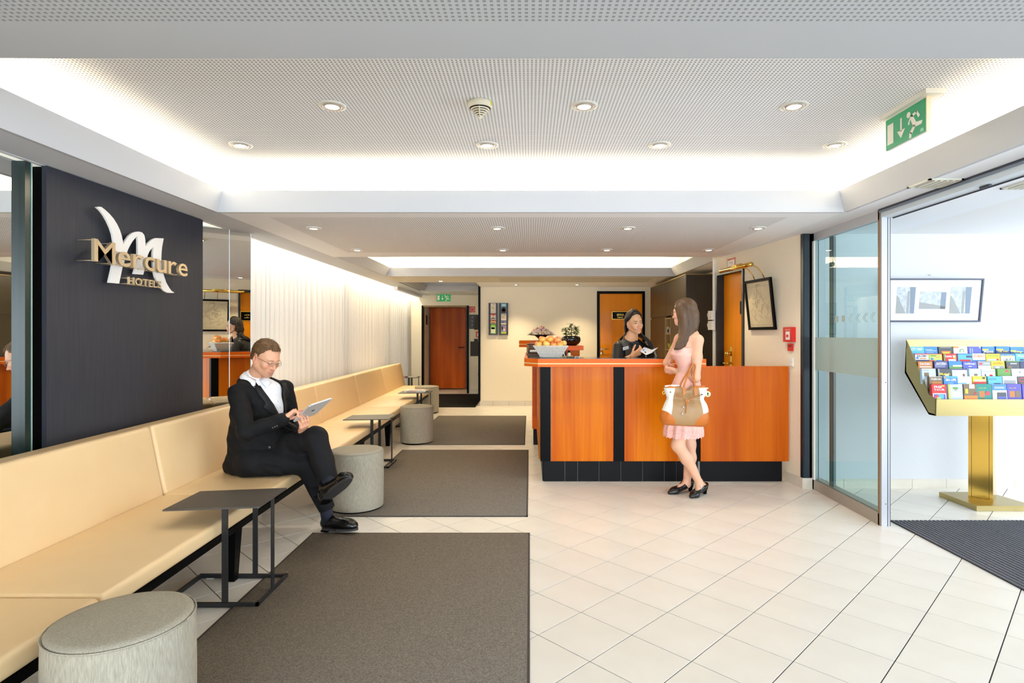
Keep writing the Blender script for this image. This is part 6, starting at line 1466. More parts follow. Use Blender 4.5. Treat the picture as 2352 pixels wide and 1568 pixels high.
def shoe(heel, toe, up, parent, ank, name='shoe', w_=.046, lace=True, mat_=None, sole=None):
    hl = Vector([float(x) for x in heel]); to = Vector([float(x) for x in toe]); f_ = (to - hl).normalized(); L = (to - hl).length; u_ = Vector(up); u_ = (u_ - f_ * u_.dot(f_)).normalized(); sd_ = f_.cross(u_)
    c = (hl + to) / 2; s = SDF(tuple(c - Vector((.24, .24, .22))), tuple(c + Vector((.24, .24, .22))), .004); T = lambda a, b, z: np.array(tuple(hl + f_ * a + sd_ * b + u_ * z))
    s.cap(T(.035, 0, .045), T(.10, 0, .055), .040, .040, .02); s.cap(T(.10, 0, .055), T(L - .06, 0, .035), .042, .040, .03); s.cap(T(L - .07, 0, .032), T(L - .035, 0, .028), .044, .034, .02, flat=(tuple(sd_), 1.1))
    s.cap(T(.045, 0, .05), T(.05, 0, .095), .038, .040, .02)
    s.cap(T(.045, 0, .085), T(.05, 0, .16), .032, .034, .004, op='s')
    s.field(lambda X, Y, Z: ((X - hl.x) * u_.x + (Y - hl.y) * u_.y + (Z - hl.z) * u_.z - .016), 's', .002)
    V, Q = s.mesh(); o = smesh(name, V, Q, mat_ or M_shoe, parent, smooth=1)
    pr = []
    for i in range(28):
        a = 2 * math.pi * i / 28; x = math.cos(a); y = math.sin(a); lx = L / 2 + x * L / 2; wv = w_ * (.86 if x < 0 else 1.0) * (1 - .15 * abs(x)) * (abs(y) ** .75) * (1 if y > 0 else -1); pr.append(hl + f_ * lx + sd_ * wv)
    obj('sole', G().prism(pr, u_ * .016), sole or M_sole, o); obj('shoe_heel', G().prism([hl + f_ * .004 + sd_ * w_ * .7 * y - u_ * .0 + f_ * x * .06 for x, y in ((0, -.8), (0, .8), (.5, 1), (1, 1), (1, -1), (.5, -1))], -u_ * .010), M_black, o)
    if lace:
        g = G()
        for k in range(4):
            a = .105 + k * .018; z = .098 - k * .007; g.tube([T(a, -.022, z - .008), T(a + .004, 0, z), T(a, .022, z - .008)], .0022, 5)
        obj('laces', g, M_black, o)
    return o
shA = shoe(W(740, 1219, 4.06) + np.array([0, .0, .012]), W(822, 1219, 3.99) + np.array([0, 0, .006]), (0, 0, 1), mn, anA)
obj('sock', G().tube([anA + (knA - anA) * .15, anA + np.array([-.02, .01, -.07])], [.045, .036], 16), M_sock, mn)
shB = shoe(W(741, 1156, 3.80), W(806, 1099, 3.62), (-.45, .65, .75), mn, anB)
obj('sock', G().tube([anB + (knB - anB) * .12, np.array(tuple(Vector(W(741, 1156, 3.80)) + Vector((.06, -.03, .11))))], [.048, .038], 16), M_sock, mn)
gr = wrR + np.array(tuple((Vector(dr).normalized()) * .112)); 
# tablet held in the left hand
tb = thing('tablet', "slim silver tablet in the seated man's hands", 'tablet', tuple((tabA + tabC) / 2))
g = G(); bm = bmesh.new(); bmesh.ops.create_cube(bm, size=1.0)
for v_ in bm.verts: v_.co = Vector((v_.co.x * .236, v_.co.y * .183, v_.co.z * .0085))
bmesh.ops.bevel(bm, geom=[e for e in bm.edges if abs((e.verts[0].co - e.verts[1].co).z) > .005], offset=.012, segments=4, affect='EDGES'); g.bm(bm, False)
Mt = Matrix(((tu.x, tv.x, tn.x, 0), (tu.y, tv.y, tn.y, 0), (tu.z, tv.z, tn.z, 0), (0, 0, 0, 1))); Mt.translation = ta + tu * .118 + tv * .0915
obj('shell', g.xf(Mt), mat('silver_aluminium', (214, 214, 214), .35, metal=.3), tb)
obj('screen', G().box(-.108, .108, -.085, .085, .0043, .0052).xf(Mt), mat('screen_glow', (150, 180, 220), .2, emit=.6), tb)
obj('logo_mark', G().lathe([(.012, 0), (.012, -.0006)], (0, 0, -.0043), 16).xf(Mt), M_black, tb); obj('camera_eye', G().lathe([(.004, 0), (.004, -.0006)], (-.1, .07, -.0043), 12).xf(Mt), M_black, tb)
rd_ = Vector([float(x) for x in dr]).normalized(); ra = rd_.cross(Vector(tuple(tn))).normalized(); rb = ra.cross(rd_)
obj('ring', G().tube([ringc + ra * math.cos(a) * .0100 + rb * math.sin(a) * .0100 for a in np.linspace(0, 6.283, 15)], .0016, 6), M_brass, mn)

# ---------------------------------------------------------------- woman customer standing at the counter
cw = thing('person', 'young woman in a pale pink strapless dress standing at the counter, seen from behind', 'person', (1.36, 4.95, 0))
LIDM[0] = mat('skin_woman_lid', (228, 180, 154), .5); fc = Vector((-.80, .58, -.06)).normalized(); Rc = frame(fc, (0, 0, 1)); hcw = np.array([1.318, 4.95, 1.560]); Mc = M4(Rc, hcw, .95)
s = head_sdf(True); HSc = s; V1, Q1 = s.mesh(); V1 = relax(V1, Q1, 1); C1 = head_tint((226, 176, 146), (206, 112, 100), (226, 148, 124))(V1); V1 = apply4(Mc, V1)
nkc = np.array([1.350, 4.945, 1.40]); shRc = np.array([1.410, 4.850, 1.325]); shLc = np.array([1.330, 5.13, 1.330]); elRc = W(1598, 868, 4.80); wrRc = W(1548, 851, 4.98); elLc = np.array([1.235, 5.22, 1.115]); wrLc = W(1541, 824, 5.20)
s = SDF((1.08, 4.68, 0.04), (1.60, 5.38, 1.56), .0050); fb_ = np.array([-.90, .43, 0]); sb_ = np.array([.43, .90, 0]) / np.linalg.norm([.43, .90])
cz = lambda x, z: np.array([x, 4.955, z])
s.cap(hcw + np.array([.03, -.02, -.10]), nkc, .042, .048, .02)
s.cap(cz(1.362, 1.325), cz(1.345, 1.22), .088, .088, .04, flat=(tuple(sb_), 1.35)); s.cap(cz(1.345, 1.22), cz(1.352, 1.09), .088, .072, .04, flat=(tuple(sb_), 1.3)); s.cap(cz(1.352, 1.09), cz(1.328, .86), .072, .105, .04, flat=(tuple(sb_), 1.25))
s.cap(nkc - np.array([0, 0, .02]), shRc, .040, .040, .05); s.cap(nkc, shLc, .045, .045, .05); s.cap(nkc + np.array([.035, -.01, -.04]), cz(1.385, 1.27), .04, .06, .05)
s.cap(shRc, shRc + (elRc - shRc) * .45, .041, .040, .03); s.cap(shRc + (elRc - shRc) * .45, elRc, .044, .035, .02); s.chain([elRc, elRc + (wrRc - elRc) * .35, wrRc], [.036, .035, .023], .02)
s.chain([shLc, elLc], [.045, .034], .03); s.chain([elLc, wrLc], [.034, .023], .02)
hpA = cz(1.325, .83) + np.array([0, -.07, 0]); hpB = cz(1.335, .83) + np.array([0, .08, 0])
kA = W(1557, 1022, 4.87); aA = W(1606, 1108, 4.93); kB = W(1584, 1020, 5.03); aB = W(1577, 1108, 5.04)
s.chain([hpA, kA], [.088, .053], .03); s.cap(kA, kA + (aA - kA) * .35 + np.array([.012, 0, 0]), .050, .052, .03); s.cap(kA + (aA - kA) * .35 + np.array([.012, 0, 0]), aA, .052, .030, .03)
s.chain([hpB, kB], [.088, .052], .03); s.cap(kB, kB + (aB - kB) * .35 + np.array([.012, 0, 0]), .049, .051, .03); s.cap(kB + (aB - kB) * .35 + np.array([.012, 0, 0]), aB, .051, .030, .03)
tA = np.array([1.372, 4.87, .02]); hA = np.array([1.500, 4.985, .06]); tB = np.array([1.225, 4.985, .02]); hB = np.array([1.395, 5.065, .06])
for a_, t_2, h_ in ((aA, tA, hA), (aB, tB, hB)): s.chain([a_, h_ + np.array([0, 0, .03]) * 0 + (t_2 - h_) * .12 + np.array([0, 0, .02])], [.030, .030], .02); s.chain([a_ + np.array([0, 0, -.02]), h_ + (t_2 - h_) * .55 + np.array([0, 0, .012])], [.032, .026], .02)
V2, Q2 = s.mesh(); V2 = relax(V2, Q2, 2)
s = SDF((1.08, 4.85, .95), (1.42, 5.38, 1.2), .0030)
s.chain([wrRc - (wrRc - elRc) * .25, wrRc], [.0265, .023], .01); hand(s, wrRc, W(1527, 848, 5.03) - wrRc, (-.1, .9, .3), 1, (.9, 1.0, 1.05, 1.1, .5), .90, .5)
s.chain([wrLc - (wrLc - elLc) * .25, wrLc], [.0265, .023], .01); hand(s, wrLc, W(1531, 854, 5.12) - wrLc, (.9, -.3, -.1), -1, (.8, .85, .9, .95, .4), .88, .3)
V3, Q3 = s.mesh(); V3 = relax(V3, Q3, 1); bc_ = lin((226, 176, 146))
V, Q, C = join([(V1, Q1, C1), (V2, Q2, np.tile(bc_, (len(V2), 1))), (V3, Q3, np.tile(lin((226, 168, 138)), (len(V3), 1)))])
smesh('body', V, Q, M_skin, cw, colors=C, smooth=0); eyes(cw, Mc, HSc, brow=(90, 62, 40))
# dress: lofted rings with pleats and a scalloped lace hem
rings_ = [(1.268, 1.345, .098, .128), (1.245, 1.328, .108, .142), (1.205, 1.322, .118, .148), (1.155, 1.338, .098, .134), (1.10, 1.352, .084, .118), (1.06, 1.352, .086, .120), (1.0, 1.345, .104, .138), (.92, 1.333, .126, .158), (.80, 1.325, .142, .172), (.68, 1.318, .152, .180), (.58, 1.314, .157, .184), (.530, 1.312, .159, .186)]
def dress_rings(rs, n=96, lift=0.0, scal=False):
    v = []; f = []
    for k, (z, cx_, rf, rs_) in enumerate(rs):
        amp = max(0, (1.05 - z)) * .016
        for i in range(n):
            a = 2 * math.pi * i / n; fo = amp * math.sin(a * 13 + z * 2) + amp * .5 * math.sin(a * 7 + 1); ruche = .0025 * math.sin(z * 260 + math.sin(a * 3)) if 1.06 < z < 1.2 else 0
            cc2 = np.array([cx_, 4.955, z]) + fb_ * math.cos(a) * (rf + fo + lift + ruche) + sb_ * math.sin(a) * (rs_ + fo + lift + ruche)
            zz = z
            if k == 0: zz += .012 * math.cos(a * 2) * 0 - .018 * (math.cos(a) < -.2) * abs(math.cos(a))
            if scal and k == len(rs) - 1: zz -= .012 * abs(math.sin(a * 16))
            v.append((cc2[0], cc2[1], zz))
    for k in range(len(rs) - 1):
        for i in range(n): j = (i + 1) % n; f.append((k * n + i, k * n + j, (k + 1) * n + j, (k + 1) * n + i))
    return G().add(v, f, True)
M_dress = mat('pale_pink_chiffon', (240, 186, 172), .75, kind='noise', scale=24, col2=(246, 198, 186), bump=.1)
fine = []
for i in range(len(rings_) - 1):
    a_, b_ = rings_[i], rings_[i + 1]
    for t in np.linspace(0, 1, 5)[:-1]: fine.append(tuple(a_[j] + (b_[j] - a_[j]) * t for j in range(4)))
fine.append(rings_[-1]); ds = obj('dress', dress_rings(fine, 128), M_dress, cw)
md = ds.modifiers.new('t', 'SOLIDIFY'); md.thickness = .002
lc = obj('lace_hem', dress_rings([(.585, 1.314, .157, .184), (.56, 1.313, .158, .185), (.54, 1.312, .159, .186), (.516, 1.311, .160, .187)], 192, .003, True), mat('lace_pink', (246, 204, 196), .8, kind='voronoi', scale=110, col2=(236, 168, 156), bump=.8, contrast=.4), ds)
# embroidered flowers
g = G(); r5 = random.Random(9)
for (ax_, z) in ((2.2, 1.235), (2.75, 1.215), (1.9, .96), (2.3, .93), (2.7, .965), (2.0, .90), (1.6, 1.19), (2.5, .89), (2.9, .92)):
    k = min(range(len(fine)), key=lambda i: abs(fine[i][0] - z)); zz, cx_, rf, rs_ = fine[k]
    a = math.pi + ax_ - math.pi + math.pi * .95
    cen = Vector(np.array([cx_, 4.955, z]) + fb_ * math.cos(-ax_) * (rf + .004) + sb_ * math.sin(-ax_) * (rs_ + .004)); nrm_ = (cen - Vector((cx_, 4.955, z))).normalized(); tg = nrm_.cross(Vector((0, 0, 1))).normalized()
    for p in range(6): aa = p * 1.047; g.tube([cen + tg * (.011 * math.cos(aa) + .006 * math.cos(b2)) + Vector((0, 0, .011 * math.sin(aa) + .006 * math.sin(b2))) for b2 in np.linspace(0, 6.283, 9)], .0011, 4)
obj('embroidered_flowers', g, mat('embroidery_cream', (252, 214, 190), .8), ds, kind='stuff')
# long straight hair
M_hairw = mat('long_brown_hair', (66, 46, 29), .5, kind='noise', scale=34, col2=(100, 72, 46), stretch=(3, 3, .08), contrast=.6)
lineW = lambda X, Y: np.where(Y > .040, .074 + 0 * X, np.where(Y > .010, -.03 + .104 * (Y - .010) / .030, -.09)) + 0 * X
s = cap_hair((.95, 1, 1), lineW, .010); V, Q = s.mesh(); hw = smesh('hair', apply4(Mc, V), Q, M_hairw, cw, smooth=2)
# the fall of the hair: level by level its left and right edge and its near and far depth
LV = [(688, 1566, 1584, 4.93, 4.97), (695, 1557, 1594, 4.885, 5.02), (706, 1552, 1600, 4.862, 5.04), (722, 1556, 1603, 4.852, 5.045), (738, 1559.5, 1602.5, 4.850, 5.04), (752, 1560, 1599, 4.848, 5.02), (766, 1558.5, 1589, 4.842, 4.98), (779, 1556, 1577, 4.835, 4.93), (790, 1550, 1569, 4.830, 4.90), (797, 1546, 1561, 4.828, 4.88), (801, 1543, 1556, 4.828, 4.87)]
def hp_(lv, a, jx=0.0, jy=0.0):
    y, xl, xr, yn, yf = LV[lv] if isinstance(lv, int) else lv
    u = .5 + .5 * math.cos(a); d = .5 - .5 * math.sin(a); Y_ = yn + (yf - yn) * d; xx = xl + (xr - xl) * u; p = W(xx, y, 4.93); return Vector((p[0] + jx, Y_ + jy, p[2]))
s = SDF((1.14, 4.78, 1.22), (1.50, 5.10, 1.70), .0045)
for i in range(2, len(LV) - 2):
    (y0_, l0, r0, n0, f0), (y1_, l1, r1, n1, f1) = LV[i], LV[i + 1]
    for uu in (.3, .7):
        p0 = W(l0 + (r0 - l0) * uu, y0_, 4.93); p1 = W(l1 + (r1 - l1) * uu, y1_, 4.93); p0[1] = (n0 + f0) / 2; p1[1] = (n1 + f1) / 2
        h0 = (r0 - l0) / 2 / 270 * .62; h1 = (r1 - l1) / 2 / 270 * .62; s.cap(p0, p1, h0, h1, .02); p0[1] = n0 + h0 + .006; p1[1] = n1 + h1 + .006; s.cap(p0, p1, h0, h1, .02)
V, Q = s.mesh(); smesh('hair_fall', V, Q, M_hairw, hw, smooth=2)
paths = []; r6 = random.Random(12)
for k in range(1000):
    a = r6.uniform(-.5, 3.64) if k % 4 else r6.uniform(3.64, 5.78); st = 0 if k % 3 else r6.choice((1, 2, 3)); en = len(LV) - 1 - (r6.random() < .35) - (r6.random() < .15); jz = r6.uniform(-.006, .006)
    paths.append([hp_(i, a, r6.uniform(-.0012, .0012), r6.uniform(-.002, .002)) + Vector((0, 0, jz if i > 7 else 0)) for i in range(st, en + 1)])
def smooth_path(c):
    pts = []
    for i in range(len(c) - 1):
        a0, a1, a2, a3 = c[max(i - 1, 0)], c[i], c[i + 1], c[min(i + 2, len(c) - 1)]
        for t in (0, .5): pts.append(.5 * ((2 * a1) + (a2 - a0) * t + (2 * a0 - 5 * a1 + 4 * a2 - a3) * t * t + (3 * a1 - a0 - 3 * a2 + a3) * t ** 3))
    return pts + [c[-1]]
obj('hair_strands', strands(None, [smooth_path(p) for p in paths], .0040, 4), M_hairw, hw, kind='stuff')
gl_ = thing('spectacles', "brown framed spectacles on the woman in pink, seen from the side", 'glasses', tuple(hcw)); g = G()
for q in (-1, 1):
    g.tube([(q * (.030 + .022 * math.cos(a)), .098, .0 + .016 * math.sin(a)) for a in np.linspace(0, 6.283, 19)], .0016, 6); g.tube([(q * .052, .097, .006), (q * .072, .06, .006), (q * .078, .0, .004)], .0018, 6)
g.tube([(-.008, .099, .0), (.008, .099, .0)], .0016, 6); hobj('spectacle_frame', g, mat('brown_frame', (110, 54, 30), .4), gl_, Mc)
# court shoes
def pump(toe, heel, parent):
    t = Vector((toe[0], toe[1], 0)); h_ = Vector((heel[0], heel[1], 0)); f_ = (t - h_).normalized(); L = (t - h_).length + .045; t0 = t + f_ * .03; sd_ = f_.cross(Vector((0, 0, 1))); c = (t + h_) / 2
    s = SDF(tuple(c + Vector((-.2, -.2, -.01))), tuple(c + Vector((.2, .2, .16))), .0032); T = lambda a, b, z: np.array(tuple(h_ + f_ * a + sd_ * b + Vector((0, 0, z))))
    s.cap(T(-.015, 0, .078), T(.05, 0, .068), .030, .032, .02); s.cap(T(.05, 0, .060), T(L - .065, 0, .024), .031, .032, .03, flat=(tuple(sd_), 1.1)); s.cap(T(L - .07, 0, .022), T(L - .02, 0, .016), .034, .018, .02, flat=(tuple(sd_), 1.15))
    s.cap(T(-.01, 0, .120), T(L - .085, 0, .072), .034, .024, .004, op='s')
    s.cap(T(-.005, 0, .098), T(L - .10, 0, .060), .026, .022, .004, op='s')
    s.field(lambda X, Y, Z: (Z - .004) + 0 * X + 0 * Y, 's', .002); V, Q = s.mesh(); o = smesh('court_shoe', V, Q, M_shoe, parent, smooth=1)
    g = G(); v = []
    for z, w_, off in ((.0, .011, -.012), (.03, .013, -.012), (.062, .024, -.004)):
        for a, b in ((-1, -1), (1, -1), (1, 1), (-1, 1)): p = h_ + f_ * (a * w_ + off) + sd_ * b * w_ + Vector((0, 0, z)); v.append(p)
    g.add(v, [(3, 2, 1, 0), (8, 9, 10, 11)] + [(k * 4 + i, k * 4 + (i + 1) % 4, k * 4 + 4 + (i + 1) % 4, k * 4 + 4 + i) for k in (0, 1) for i in range(4)]); obj('shoe_heel', g, M_black, o)
pump(tA, hA, cw); pump(tB, hB, cw)
g = G().tube([aA + np.array([.034 * math.cos(a), .034 * math.sin(a), .012 * math.cos(a) + .01]) for a in np.linspace(0, 6.283, 25)], .0012, 5); cr = aA + np.array([.008, -.036, -.02]); g.box(cr[0] - .002, cr[0] + .002, cr[1] - .002, cr[1] + .001, cr[2] - .016, cr[2] + .014).box(cr[0] - .008, cr[0] + .008, cr[1] - .002, cr[1] + .001, cr[2] + .003, cr[2] + .007)
obj('anklet', g, M_chrome, cw)
# handbag on the forearm
YB = 4.745
bgt = thing('handbag', 'white, taupe and tan handbag hanging from the arm of the woman in pink', 'handbag', tuple(W(1573, 978, YB)))
bcx = W(1572, 930, YB)[0]; zb0 = W(0, 979, YB)[2]; zb1 = W(0, 884, YB)[2]
s = SDF((bcx - .24, YB - .13, zb0 - .05), (bcx + .24, YB + .14, zb1 + .06), .0026)
s.cap((bcx - .13, YB, zb0 + .075), (bcx + .13, YB, zb0 + .065), .072, .070, .03, flat=((0, 0, 1), 1.0)); s.cap((bcx - .10, YB, zb0 + .16), (bcx + .115, YB, zb0 + .15), .070, .070, .06)
s.cap((bcx - .110, YB, zb1 - .05), (bcx + .120, YB, zb1 - .06), .050, .050, .06); s.cap((bcx - .135, YB, zb1 - .02), (bcx + .140, YB, zb1 - .03), .032, .030, .04)
s.field(lambda X, Y, Z: -(Z - (zb1 - .004 - .035 * np.exp(-((X - bcx - .01) / .05) ** 2))) + 0 * Y, 's', .004)
s.cap((bcx - .12, YB, zb1 + .01), (bcx + .12, YB, zb1 + .01), .028, .028, .004, op='s')
s.field(lambda X, Y, Z: (Z - (zb0 + .004 - .012 * (X - bcx) / .17)) + 0 * Y, 's', .01)
xs_ = (s.lo[0] + s.h * np.arange(s.n[0]))[:, None, None]; zs2 = (s.lo[2] + s.h * np.arange(s.n[2]))[None, None, :]
s.d += (.0040 * np.sin((xs_ - bcx) * 62) * np.clip((zs2 - zb0) / .2, 0, 1)).astype(np.float32)
def bagcol(V):
    x = V[:, 0] - bcx; z = V[:, 2] - zb0; c = np.tile(lin((166, 130, 88)), (len(V), 1)); t = np.clip(z / (zb1 - zb0), 0, 1)
    def put(col, w_): nonlocal c; w_ = np.clip(w_, 0, 1)[:, None]; c = c * (1 - w_) + lin(col) * w_
    e = .003; put((242, 240, 234), (-.085 - .06 * (1 - t) - x) / e + .5); put((242, 240, 234), (x - .105 - .045 * (1 - t)) / e + .5)
    for cx_, rx, rz_ in ((-.19, .105, .135), (.20, .135, .125)): put((192, 106, 32), (1 - np.sqrt(((x - cx_) / rx) ** 2 + (z / rz_) ** 2)) * .11 / e + .5)
    put((180, 100, 32), (.016 - .01 * x / .17 - z) / e + .5); put((190, 112, 44), np.minimum((t - .94) * .28 / e + .5, (np.abs(x) - .083) / e + .5)); return c
V, Q = s.mesh(); V = relax(V, Q, 1); bag = smesh('bag_body', V, Q, vmat('bag_leather', .45), bgt, colors=bagcol, smooth=0)
M_tan = mat('tan_leather', (190, 112, 40), .45); wy = YB - .068
def arc(p0, p1, topz, y0, y1, sway=0.0):
    pts = []
    for t in np.linspace(0, 1, 17):
        x = p0[0] + (p1[0] - p0[0]) * (.5 - .5 * math.cos(math.pi * t)) + sway * math.sin(math.pi * t); z = p0[2] + (topz - p0[2]) * math.sin(math.pi * t) ** .7; pts.append((x, y0 + (y1 - y0) * math.sin(math.pi * t), z))
    return pts
topz = W(0, 836, 4.80)[2]; pL = W(1566, 886, YB); pR = W(1592, 888, YB)
for yy, sw_ in ((YB - .058, 0), (YB + .05, .012)):
    ctr = W(1589, 836, 4.8)
    pts = [(pL[0], yy, pL[2] - .03), (pL[0] + .004, yy, pL[2] + .01), (pL[0] + .045, (yy + 4.79) / 2, pL[2] + .085), (ctr[0] - .014 + sw_, 4.775 + (yy - YB) * .5, topz - .012), (ctr[0] + sw_, 4.775 + (yy - YB) * .5, topz + .004), (ctr[0] + .014 + sw_, 4.775 + (yy - YB) * .5, topz - .014), (pR[0] + .004, (yy + 4.79) / 2, pR[2] + .085), (pR[0] - .002 + sw_ * 2, yy, pR[2] + .01), (pR[0], yy, pR[2] - .03)]
    pts = [np.array(p, float) for p in pts]; sp = []
    for i in range(len(pts) - 1):
        a0, a1, a2, a3 = pts[max(i - 1, 0)], pts[i], pts[i + 1], pts[min(i + 2, len(pts) - 1)]
        for t in (0, .25, .5, .75): sp.append(.5 * ((2 * a1) + (a2 - a0) * t + (2 * a0 - 5 * a1 + 4 * a2 - a3) * t * t + (3 * a1 - a0 - 3 * a2 + a3) * t ** 3))
    sp.append(pts[-1]); obj('handle', G().tube(sp, .0072, 8), M_tan, bgt)
for p in (pL, pR): obj('handle_tab', G().prism([(p[0] - .014, wy + .004, p[2] - .005), (p[0] + .014, wy + .004, p[2] - .005), (p[0] + .012, wy - .004, p[2] - .055), (p[0], wy - .005, p[2] - .068), (p[0] - .012, wy - .004, p[2] - .055)], (0, -.006, 0)), M_tan, bgt)
c = W(1572, 917, YB); g = G().box(c[0] - .012, c[0] + .016, wy - .012, wy - .001, c[2] - .012, c[2] + .006).tube([(c[0] - .002, wy - .01, c[2]), (c[0] - .012, wy - .014, W(0, 931, YB)[2])], .003, 6).tube([(c[0] + .004, wy - .01, c[2]), (c[0] - .012, wy - .016, W(0, 946, YB)[2])], .003, 6).tube([(pL[0] - .06, wy + .01, c[2] + .05), (c[0] - .03, wy - .004, c[2] + .02), (c[0], wy - .010, c[2] + .002)], .0028, 6).tube([(pR[0] + .05, wy + .01, c[2] + .04), (c[0] + .05, wy - .004, c[2] + .02), (c[0], wy - .010, c[2] + .002)], .0028, 6)
obj('drawstring', g, M_tan, bgt)
for px, py in ((1563.5, 931.5), (1561, 946.5)): c2 = W(px, py, YB); obj('metal_bead', G().sphere((c2[0], wy - .014, c2[2]), .0085, 8), M_chrome, bgt)
c2 = W(1623.5, 904, YB); obj('charm_disc', G().tube([(c2[0], YB - .02, c2[2]), (c2[0], YB - .026, c2[2])], .024, 24), mat('pale_gold_disc', (236, 236, 190), .35, metal=.2), bgt, label='round pale gold charm with keyhole')
obj('charm_keyhole', G().sphere((c2[0], YB - .027, c2[2] + .006), .0065, 6, (1, .3, 1)).box(c2[0] - .003, c2[0] + .003, YB - .029, YB - .0262, c2[2] - .012, c2[2] + .004), M_black, bgt)
obj('charm_chain', G().tube([(c2[0] - .02, YB - .02, c2[2] + .005), (c2[0] - .035, YB - .02, c2[2] + .008)], .004, 6), M_chrome, bgt)
for px, py in ((1536, 898.5), (1607.5, 904)): c3 = W(px, py, YB); obj('eyelet', G().tube([(c3[0], wy + .022, c3[2]), (c3[0], wy + .004, c3[2])], .005, 10), mat('eyelet_dark', (90, 80, 70), .3, metal=.6), bgt)
for px, py, x2, y2 in ((1525, 886, 1559, 884), (1608, 893, 1624, 890)): a1, a2 = W(px, py, YB), W(x2, y2, YB); obj('rim_fold', G().tube([(a1[0], YB - .03, a1[2]), ((a1[0] + a2[0]) / 2, YB - .034, a1[2] + .004), (a2[0], YB - .03, a2[2])], [.006, .009, .004], 8), mat('white_leather', (242, 240, 236), .5), bgt)
c4 = W(1524, 902, YB); obj('side_ring', G().tube([(c4[0] + .009 * math.cos(a), YB, c4[2] + .012 * math.sin(a)) for a in np.linspace(0, 6.283, 15)], .0025, 6), M_brass, bgt)

# ---------------------------------------------------------------- receptionist
rc = thing('person', 'smiling receptionist with long dark hair in a black blouse behind the counter', 'person', (1.04, 5.95, 0))
LIDM[0] = mat('skin_reception_lid', (222, 168, 128), .5); fr_ = Vector((.30, -.95, -.04)).normalized(); hcr = W(1457, 741, 5.84); Rr = frame(fr_, (-.10, 0, 1)); Mr = M4(Rr, hcr, .98)
s = head_sdf(True, True, .0024); HSr = s; V1, Q1 = s.mesh(); V1 = relax(V1, Q1, 1); C1 = head_tint((228, 176, 134), (214, 110, 104), (232, 150, 120))(V1); V1 = apply4(Mr, V1)
nkr = hcr + np.array([-.035, .05, -.165]); shr1 = W(1420, 797, 5.86); shr2 = W(1492, 800, 5.98); chr_ = np.array([1.02, 5.97, 1.16]); elr = W(1418, 836, 5.76); wrr = W(1452, 818, 5.60)
ell_ = W(1505, 836, 5.80); wll = W(1482, 826, 5.62)
s = SDF((.70, 5.40, .84), (1.42, 6.22, 1.42), .0055)
s.cap(hcr + np.array([-.01, .02, -.08]), nkr, .044, .050, .02); s.chain([nkr, chr_, chr_ - np.array([0, 0, .22])], [.06, .11, .10], .05); s.cap(shr1, shr2, .045, .045, .05)
s.chain([shr1, elr, wrr], [.044, .037, .024], .02); s.chain([shr2, ell_, wll], [.044, .037, .024], .02); V2, Q2 = s.mesh(); V2 = relax(V2, Q2, 1)
s = SDF((.90, 5.42, 1.06), (1.30, 5.80, 1.32), .0028)
s.chain([wrr - (wrr - elr) * .3, wrr], [.027, .023], .01); hand(s, wrr, W(1474, 805, 5.56) - wrr, (.0, .8, .45), 1, (.62, .68, .72, .78, .1), .92, .55)
V3, Q3 = s.mesh(); V3 = relax(V3, Q3, 1)
V, Q, C = join([(V1, Q1, C1), (V2, Q2, np.tile(lin((222, 168, 126)), (len(V2), 1))), (V3, Q3, np.tile(lin((224, 160, 112)), (len(V3), 1)))])
smesh('body', V, Q, M_skin, rc, colors=C, smooth=0); eyes(rc, Mr, HSr, iris=(46, 28, 20), openness=.95, brow=(40, 26, 20), thick=.0023)
g = G(); v = []; f = []
for i in range(13):
    a = -1 + 2 * i / 12; x = a * .0270; y = .0885 - .016 * a * a; zc_ = -.0670 + .004 * a * a; hh2 = .0055 * (1 - a * a * .75); y = HSr.hit((x, .02, -.0685), (0, 1, 0), .11)[1] + .0015; v += [(x, y, zc_ - hh2), (x, y + .001, zc_ + hh2 * .9)]
for i in range(12): f.append((2 * i, 2 * i + 2, 2 * i + 3, 2 * i + 1))
hobj('teeth', g.add(v, f, True), mat('teeth_white', (246, 242, 234), .3), rc, Mr)
M_blouse = mat('black_silk_blouse', (12, 12, 14), .5, kind='noise', scale=12, col2=(20, 20, 23), bump=.3)
s = SDF((.66, 5.42, .86), (1.44, 6.25, 1.42), .006)
s.chain([chr_ - np.array([0, 0, .22]), chr_, chr_ + np.array([0, -.01, .09])], [.12, .135, .10], .05); s.cap(shr1 * .9 + shr2 * .1, shr2 * .9 + shr1 * .1, .050, .050, .05)
s.cap(shr1 * .75 + shr2 * .25, nkr + np.array([-.02, 0, -.01]), .055, .045, .04); s.cap(shr2 * .75 + shr1 * .25, nkr + np.array([.02, 0, -.01]), .055, .045, .04)
s.chain([shr1, shr1 + (elr - shr1) * .75], [.056, .062], .03); s.chain([shr2, shr2 + (ell_ - shr2) * .75], [.054, .058], .03)
s.cap(nkr + np.array([-.004, .008, -.02]), nkr + np.array([-.002, .006, .034]), .070, .062, .02)
s.cap(nkr + np.array([.004, -.004, .0]), nkr + np.array([.01, -.01, .12]), .050, .060, .004, op='s')
s.cap(nkr + np.array([.02, -.075, .0]), nkr + np.array([.02, -.085, .08]), .030, .050, .012, op='s')
BS = s; V, Q = s.mesh(); bl = smesh('blouse', V, Q, M_blouse, rc, smooth=2)
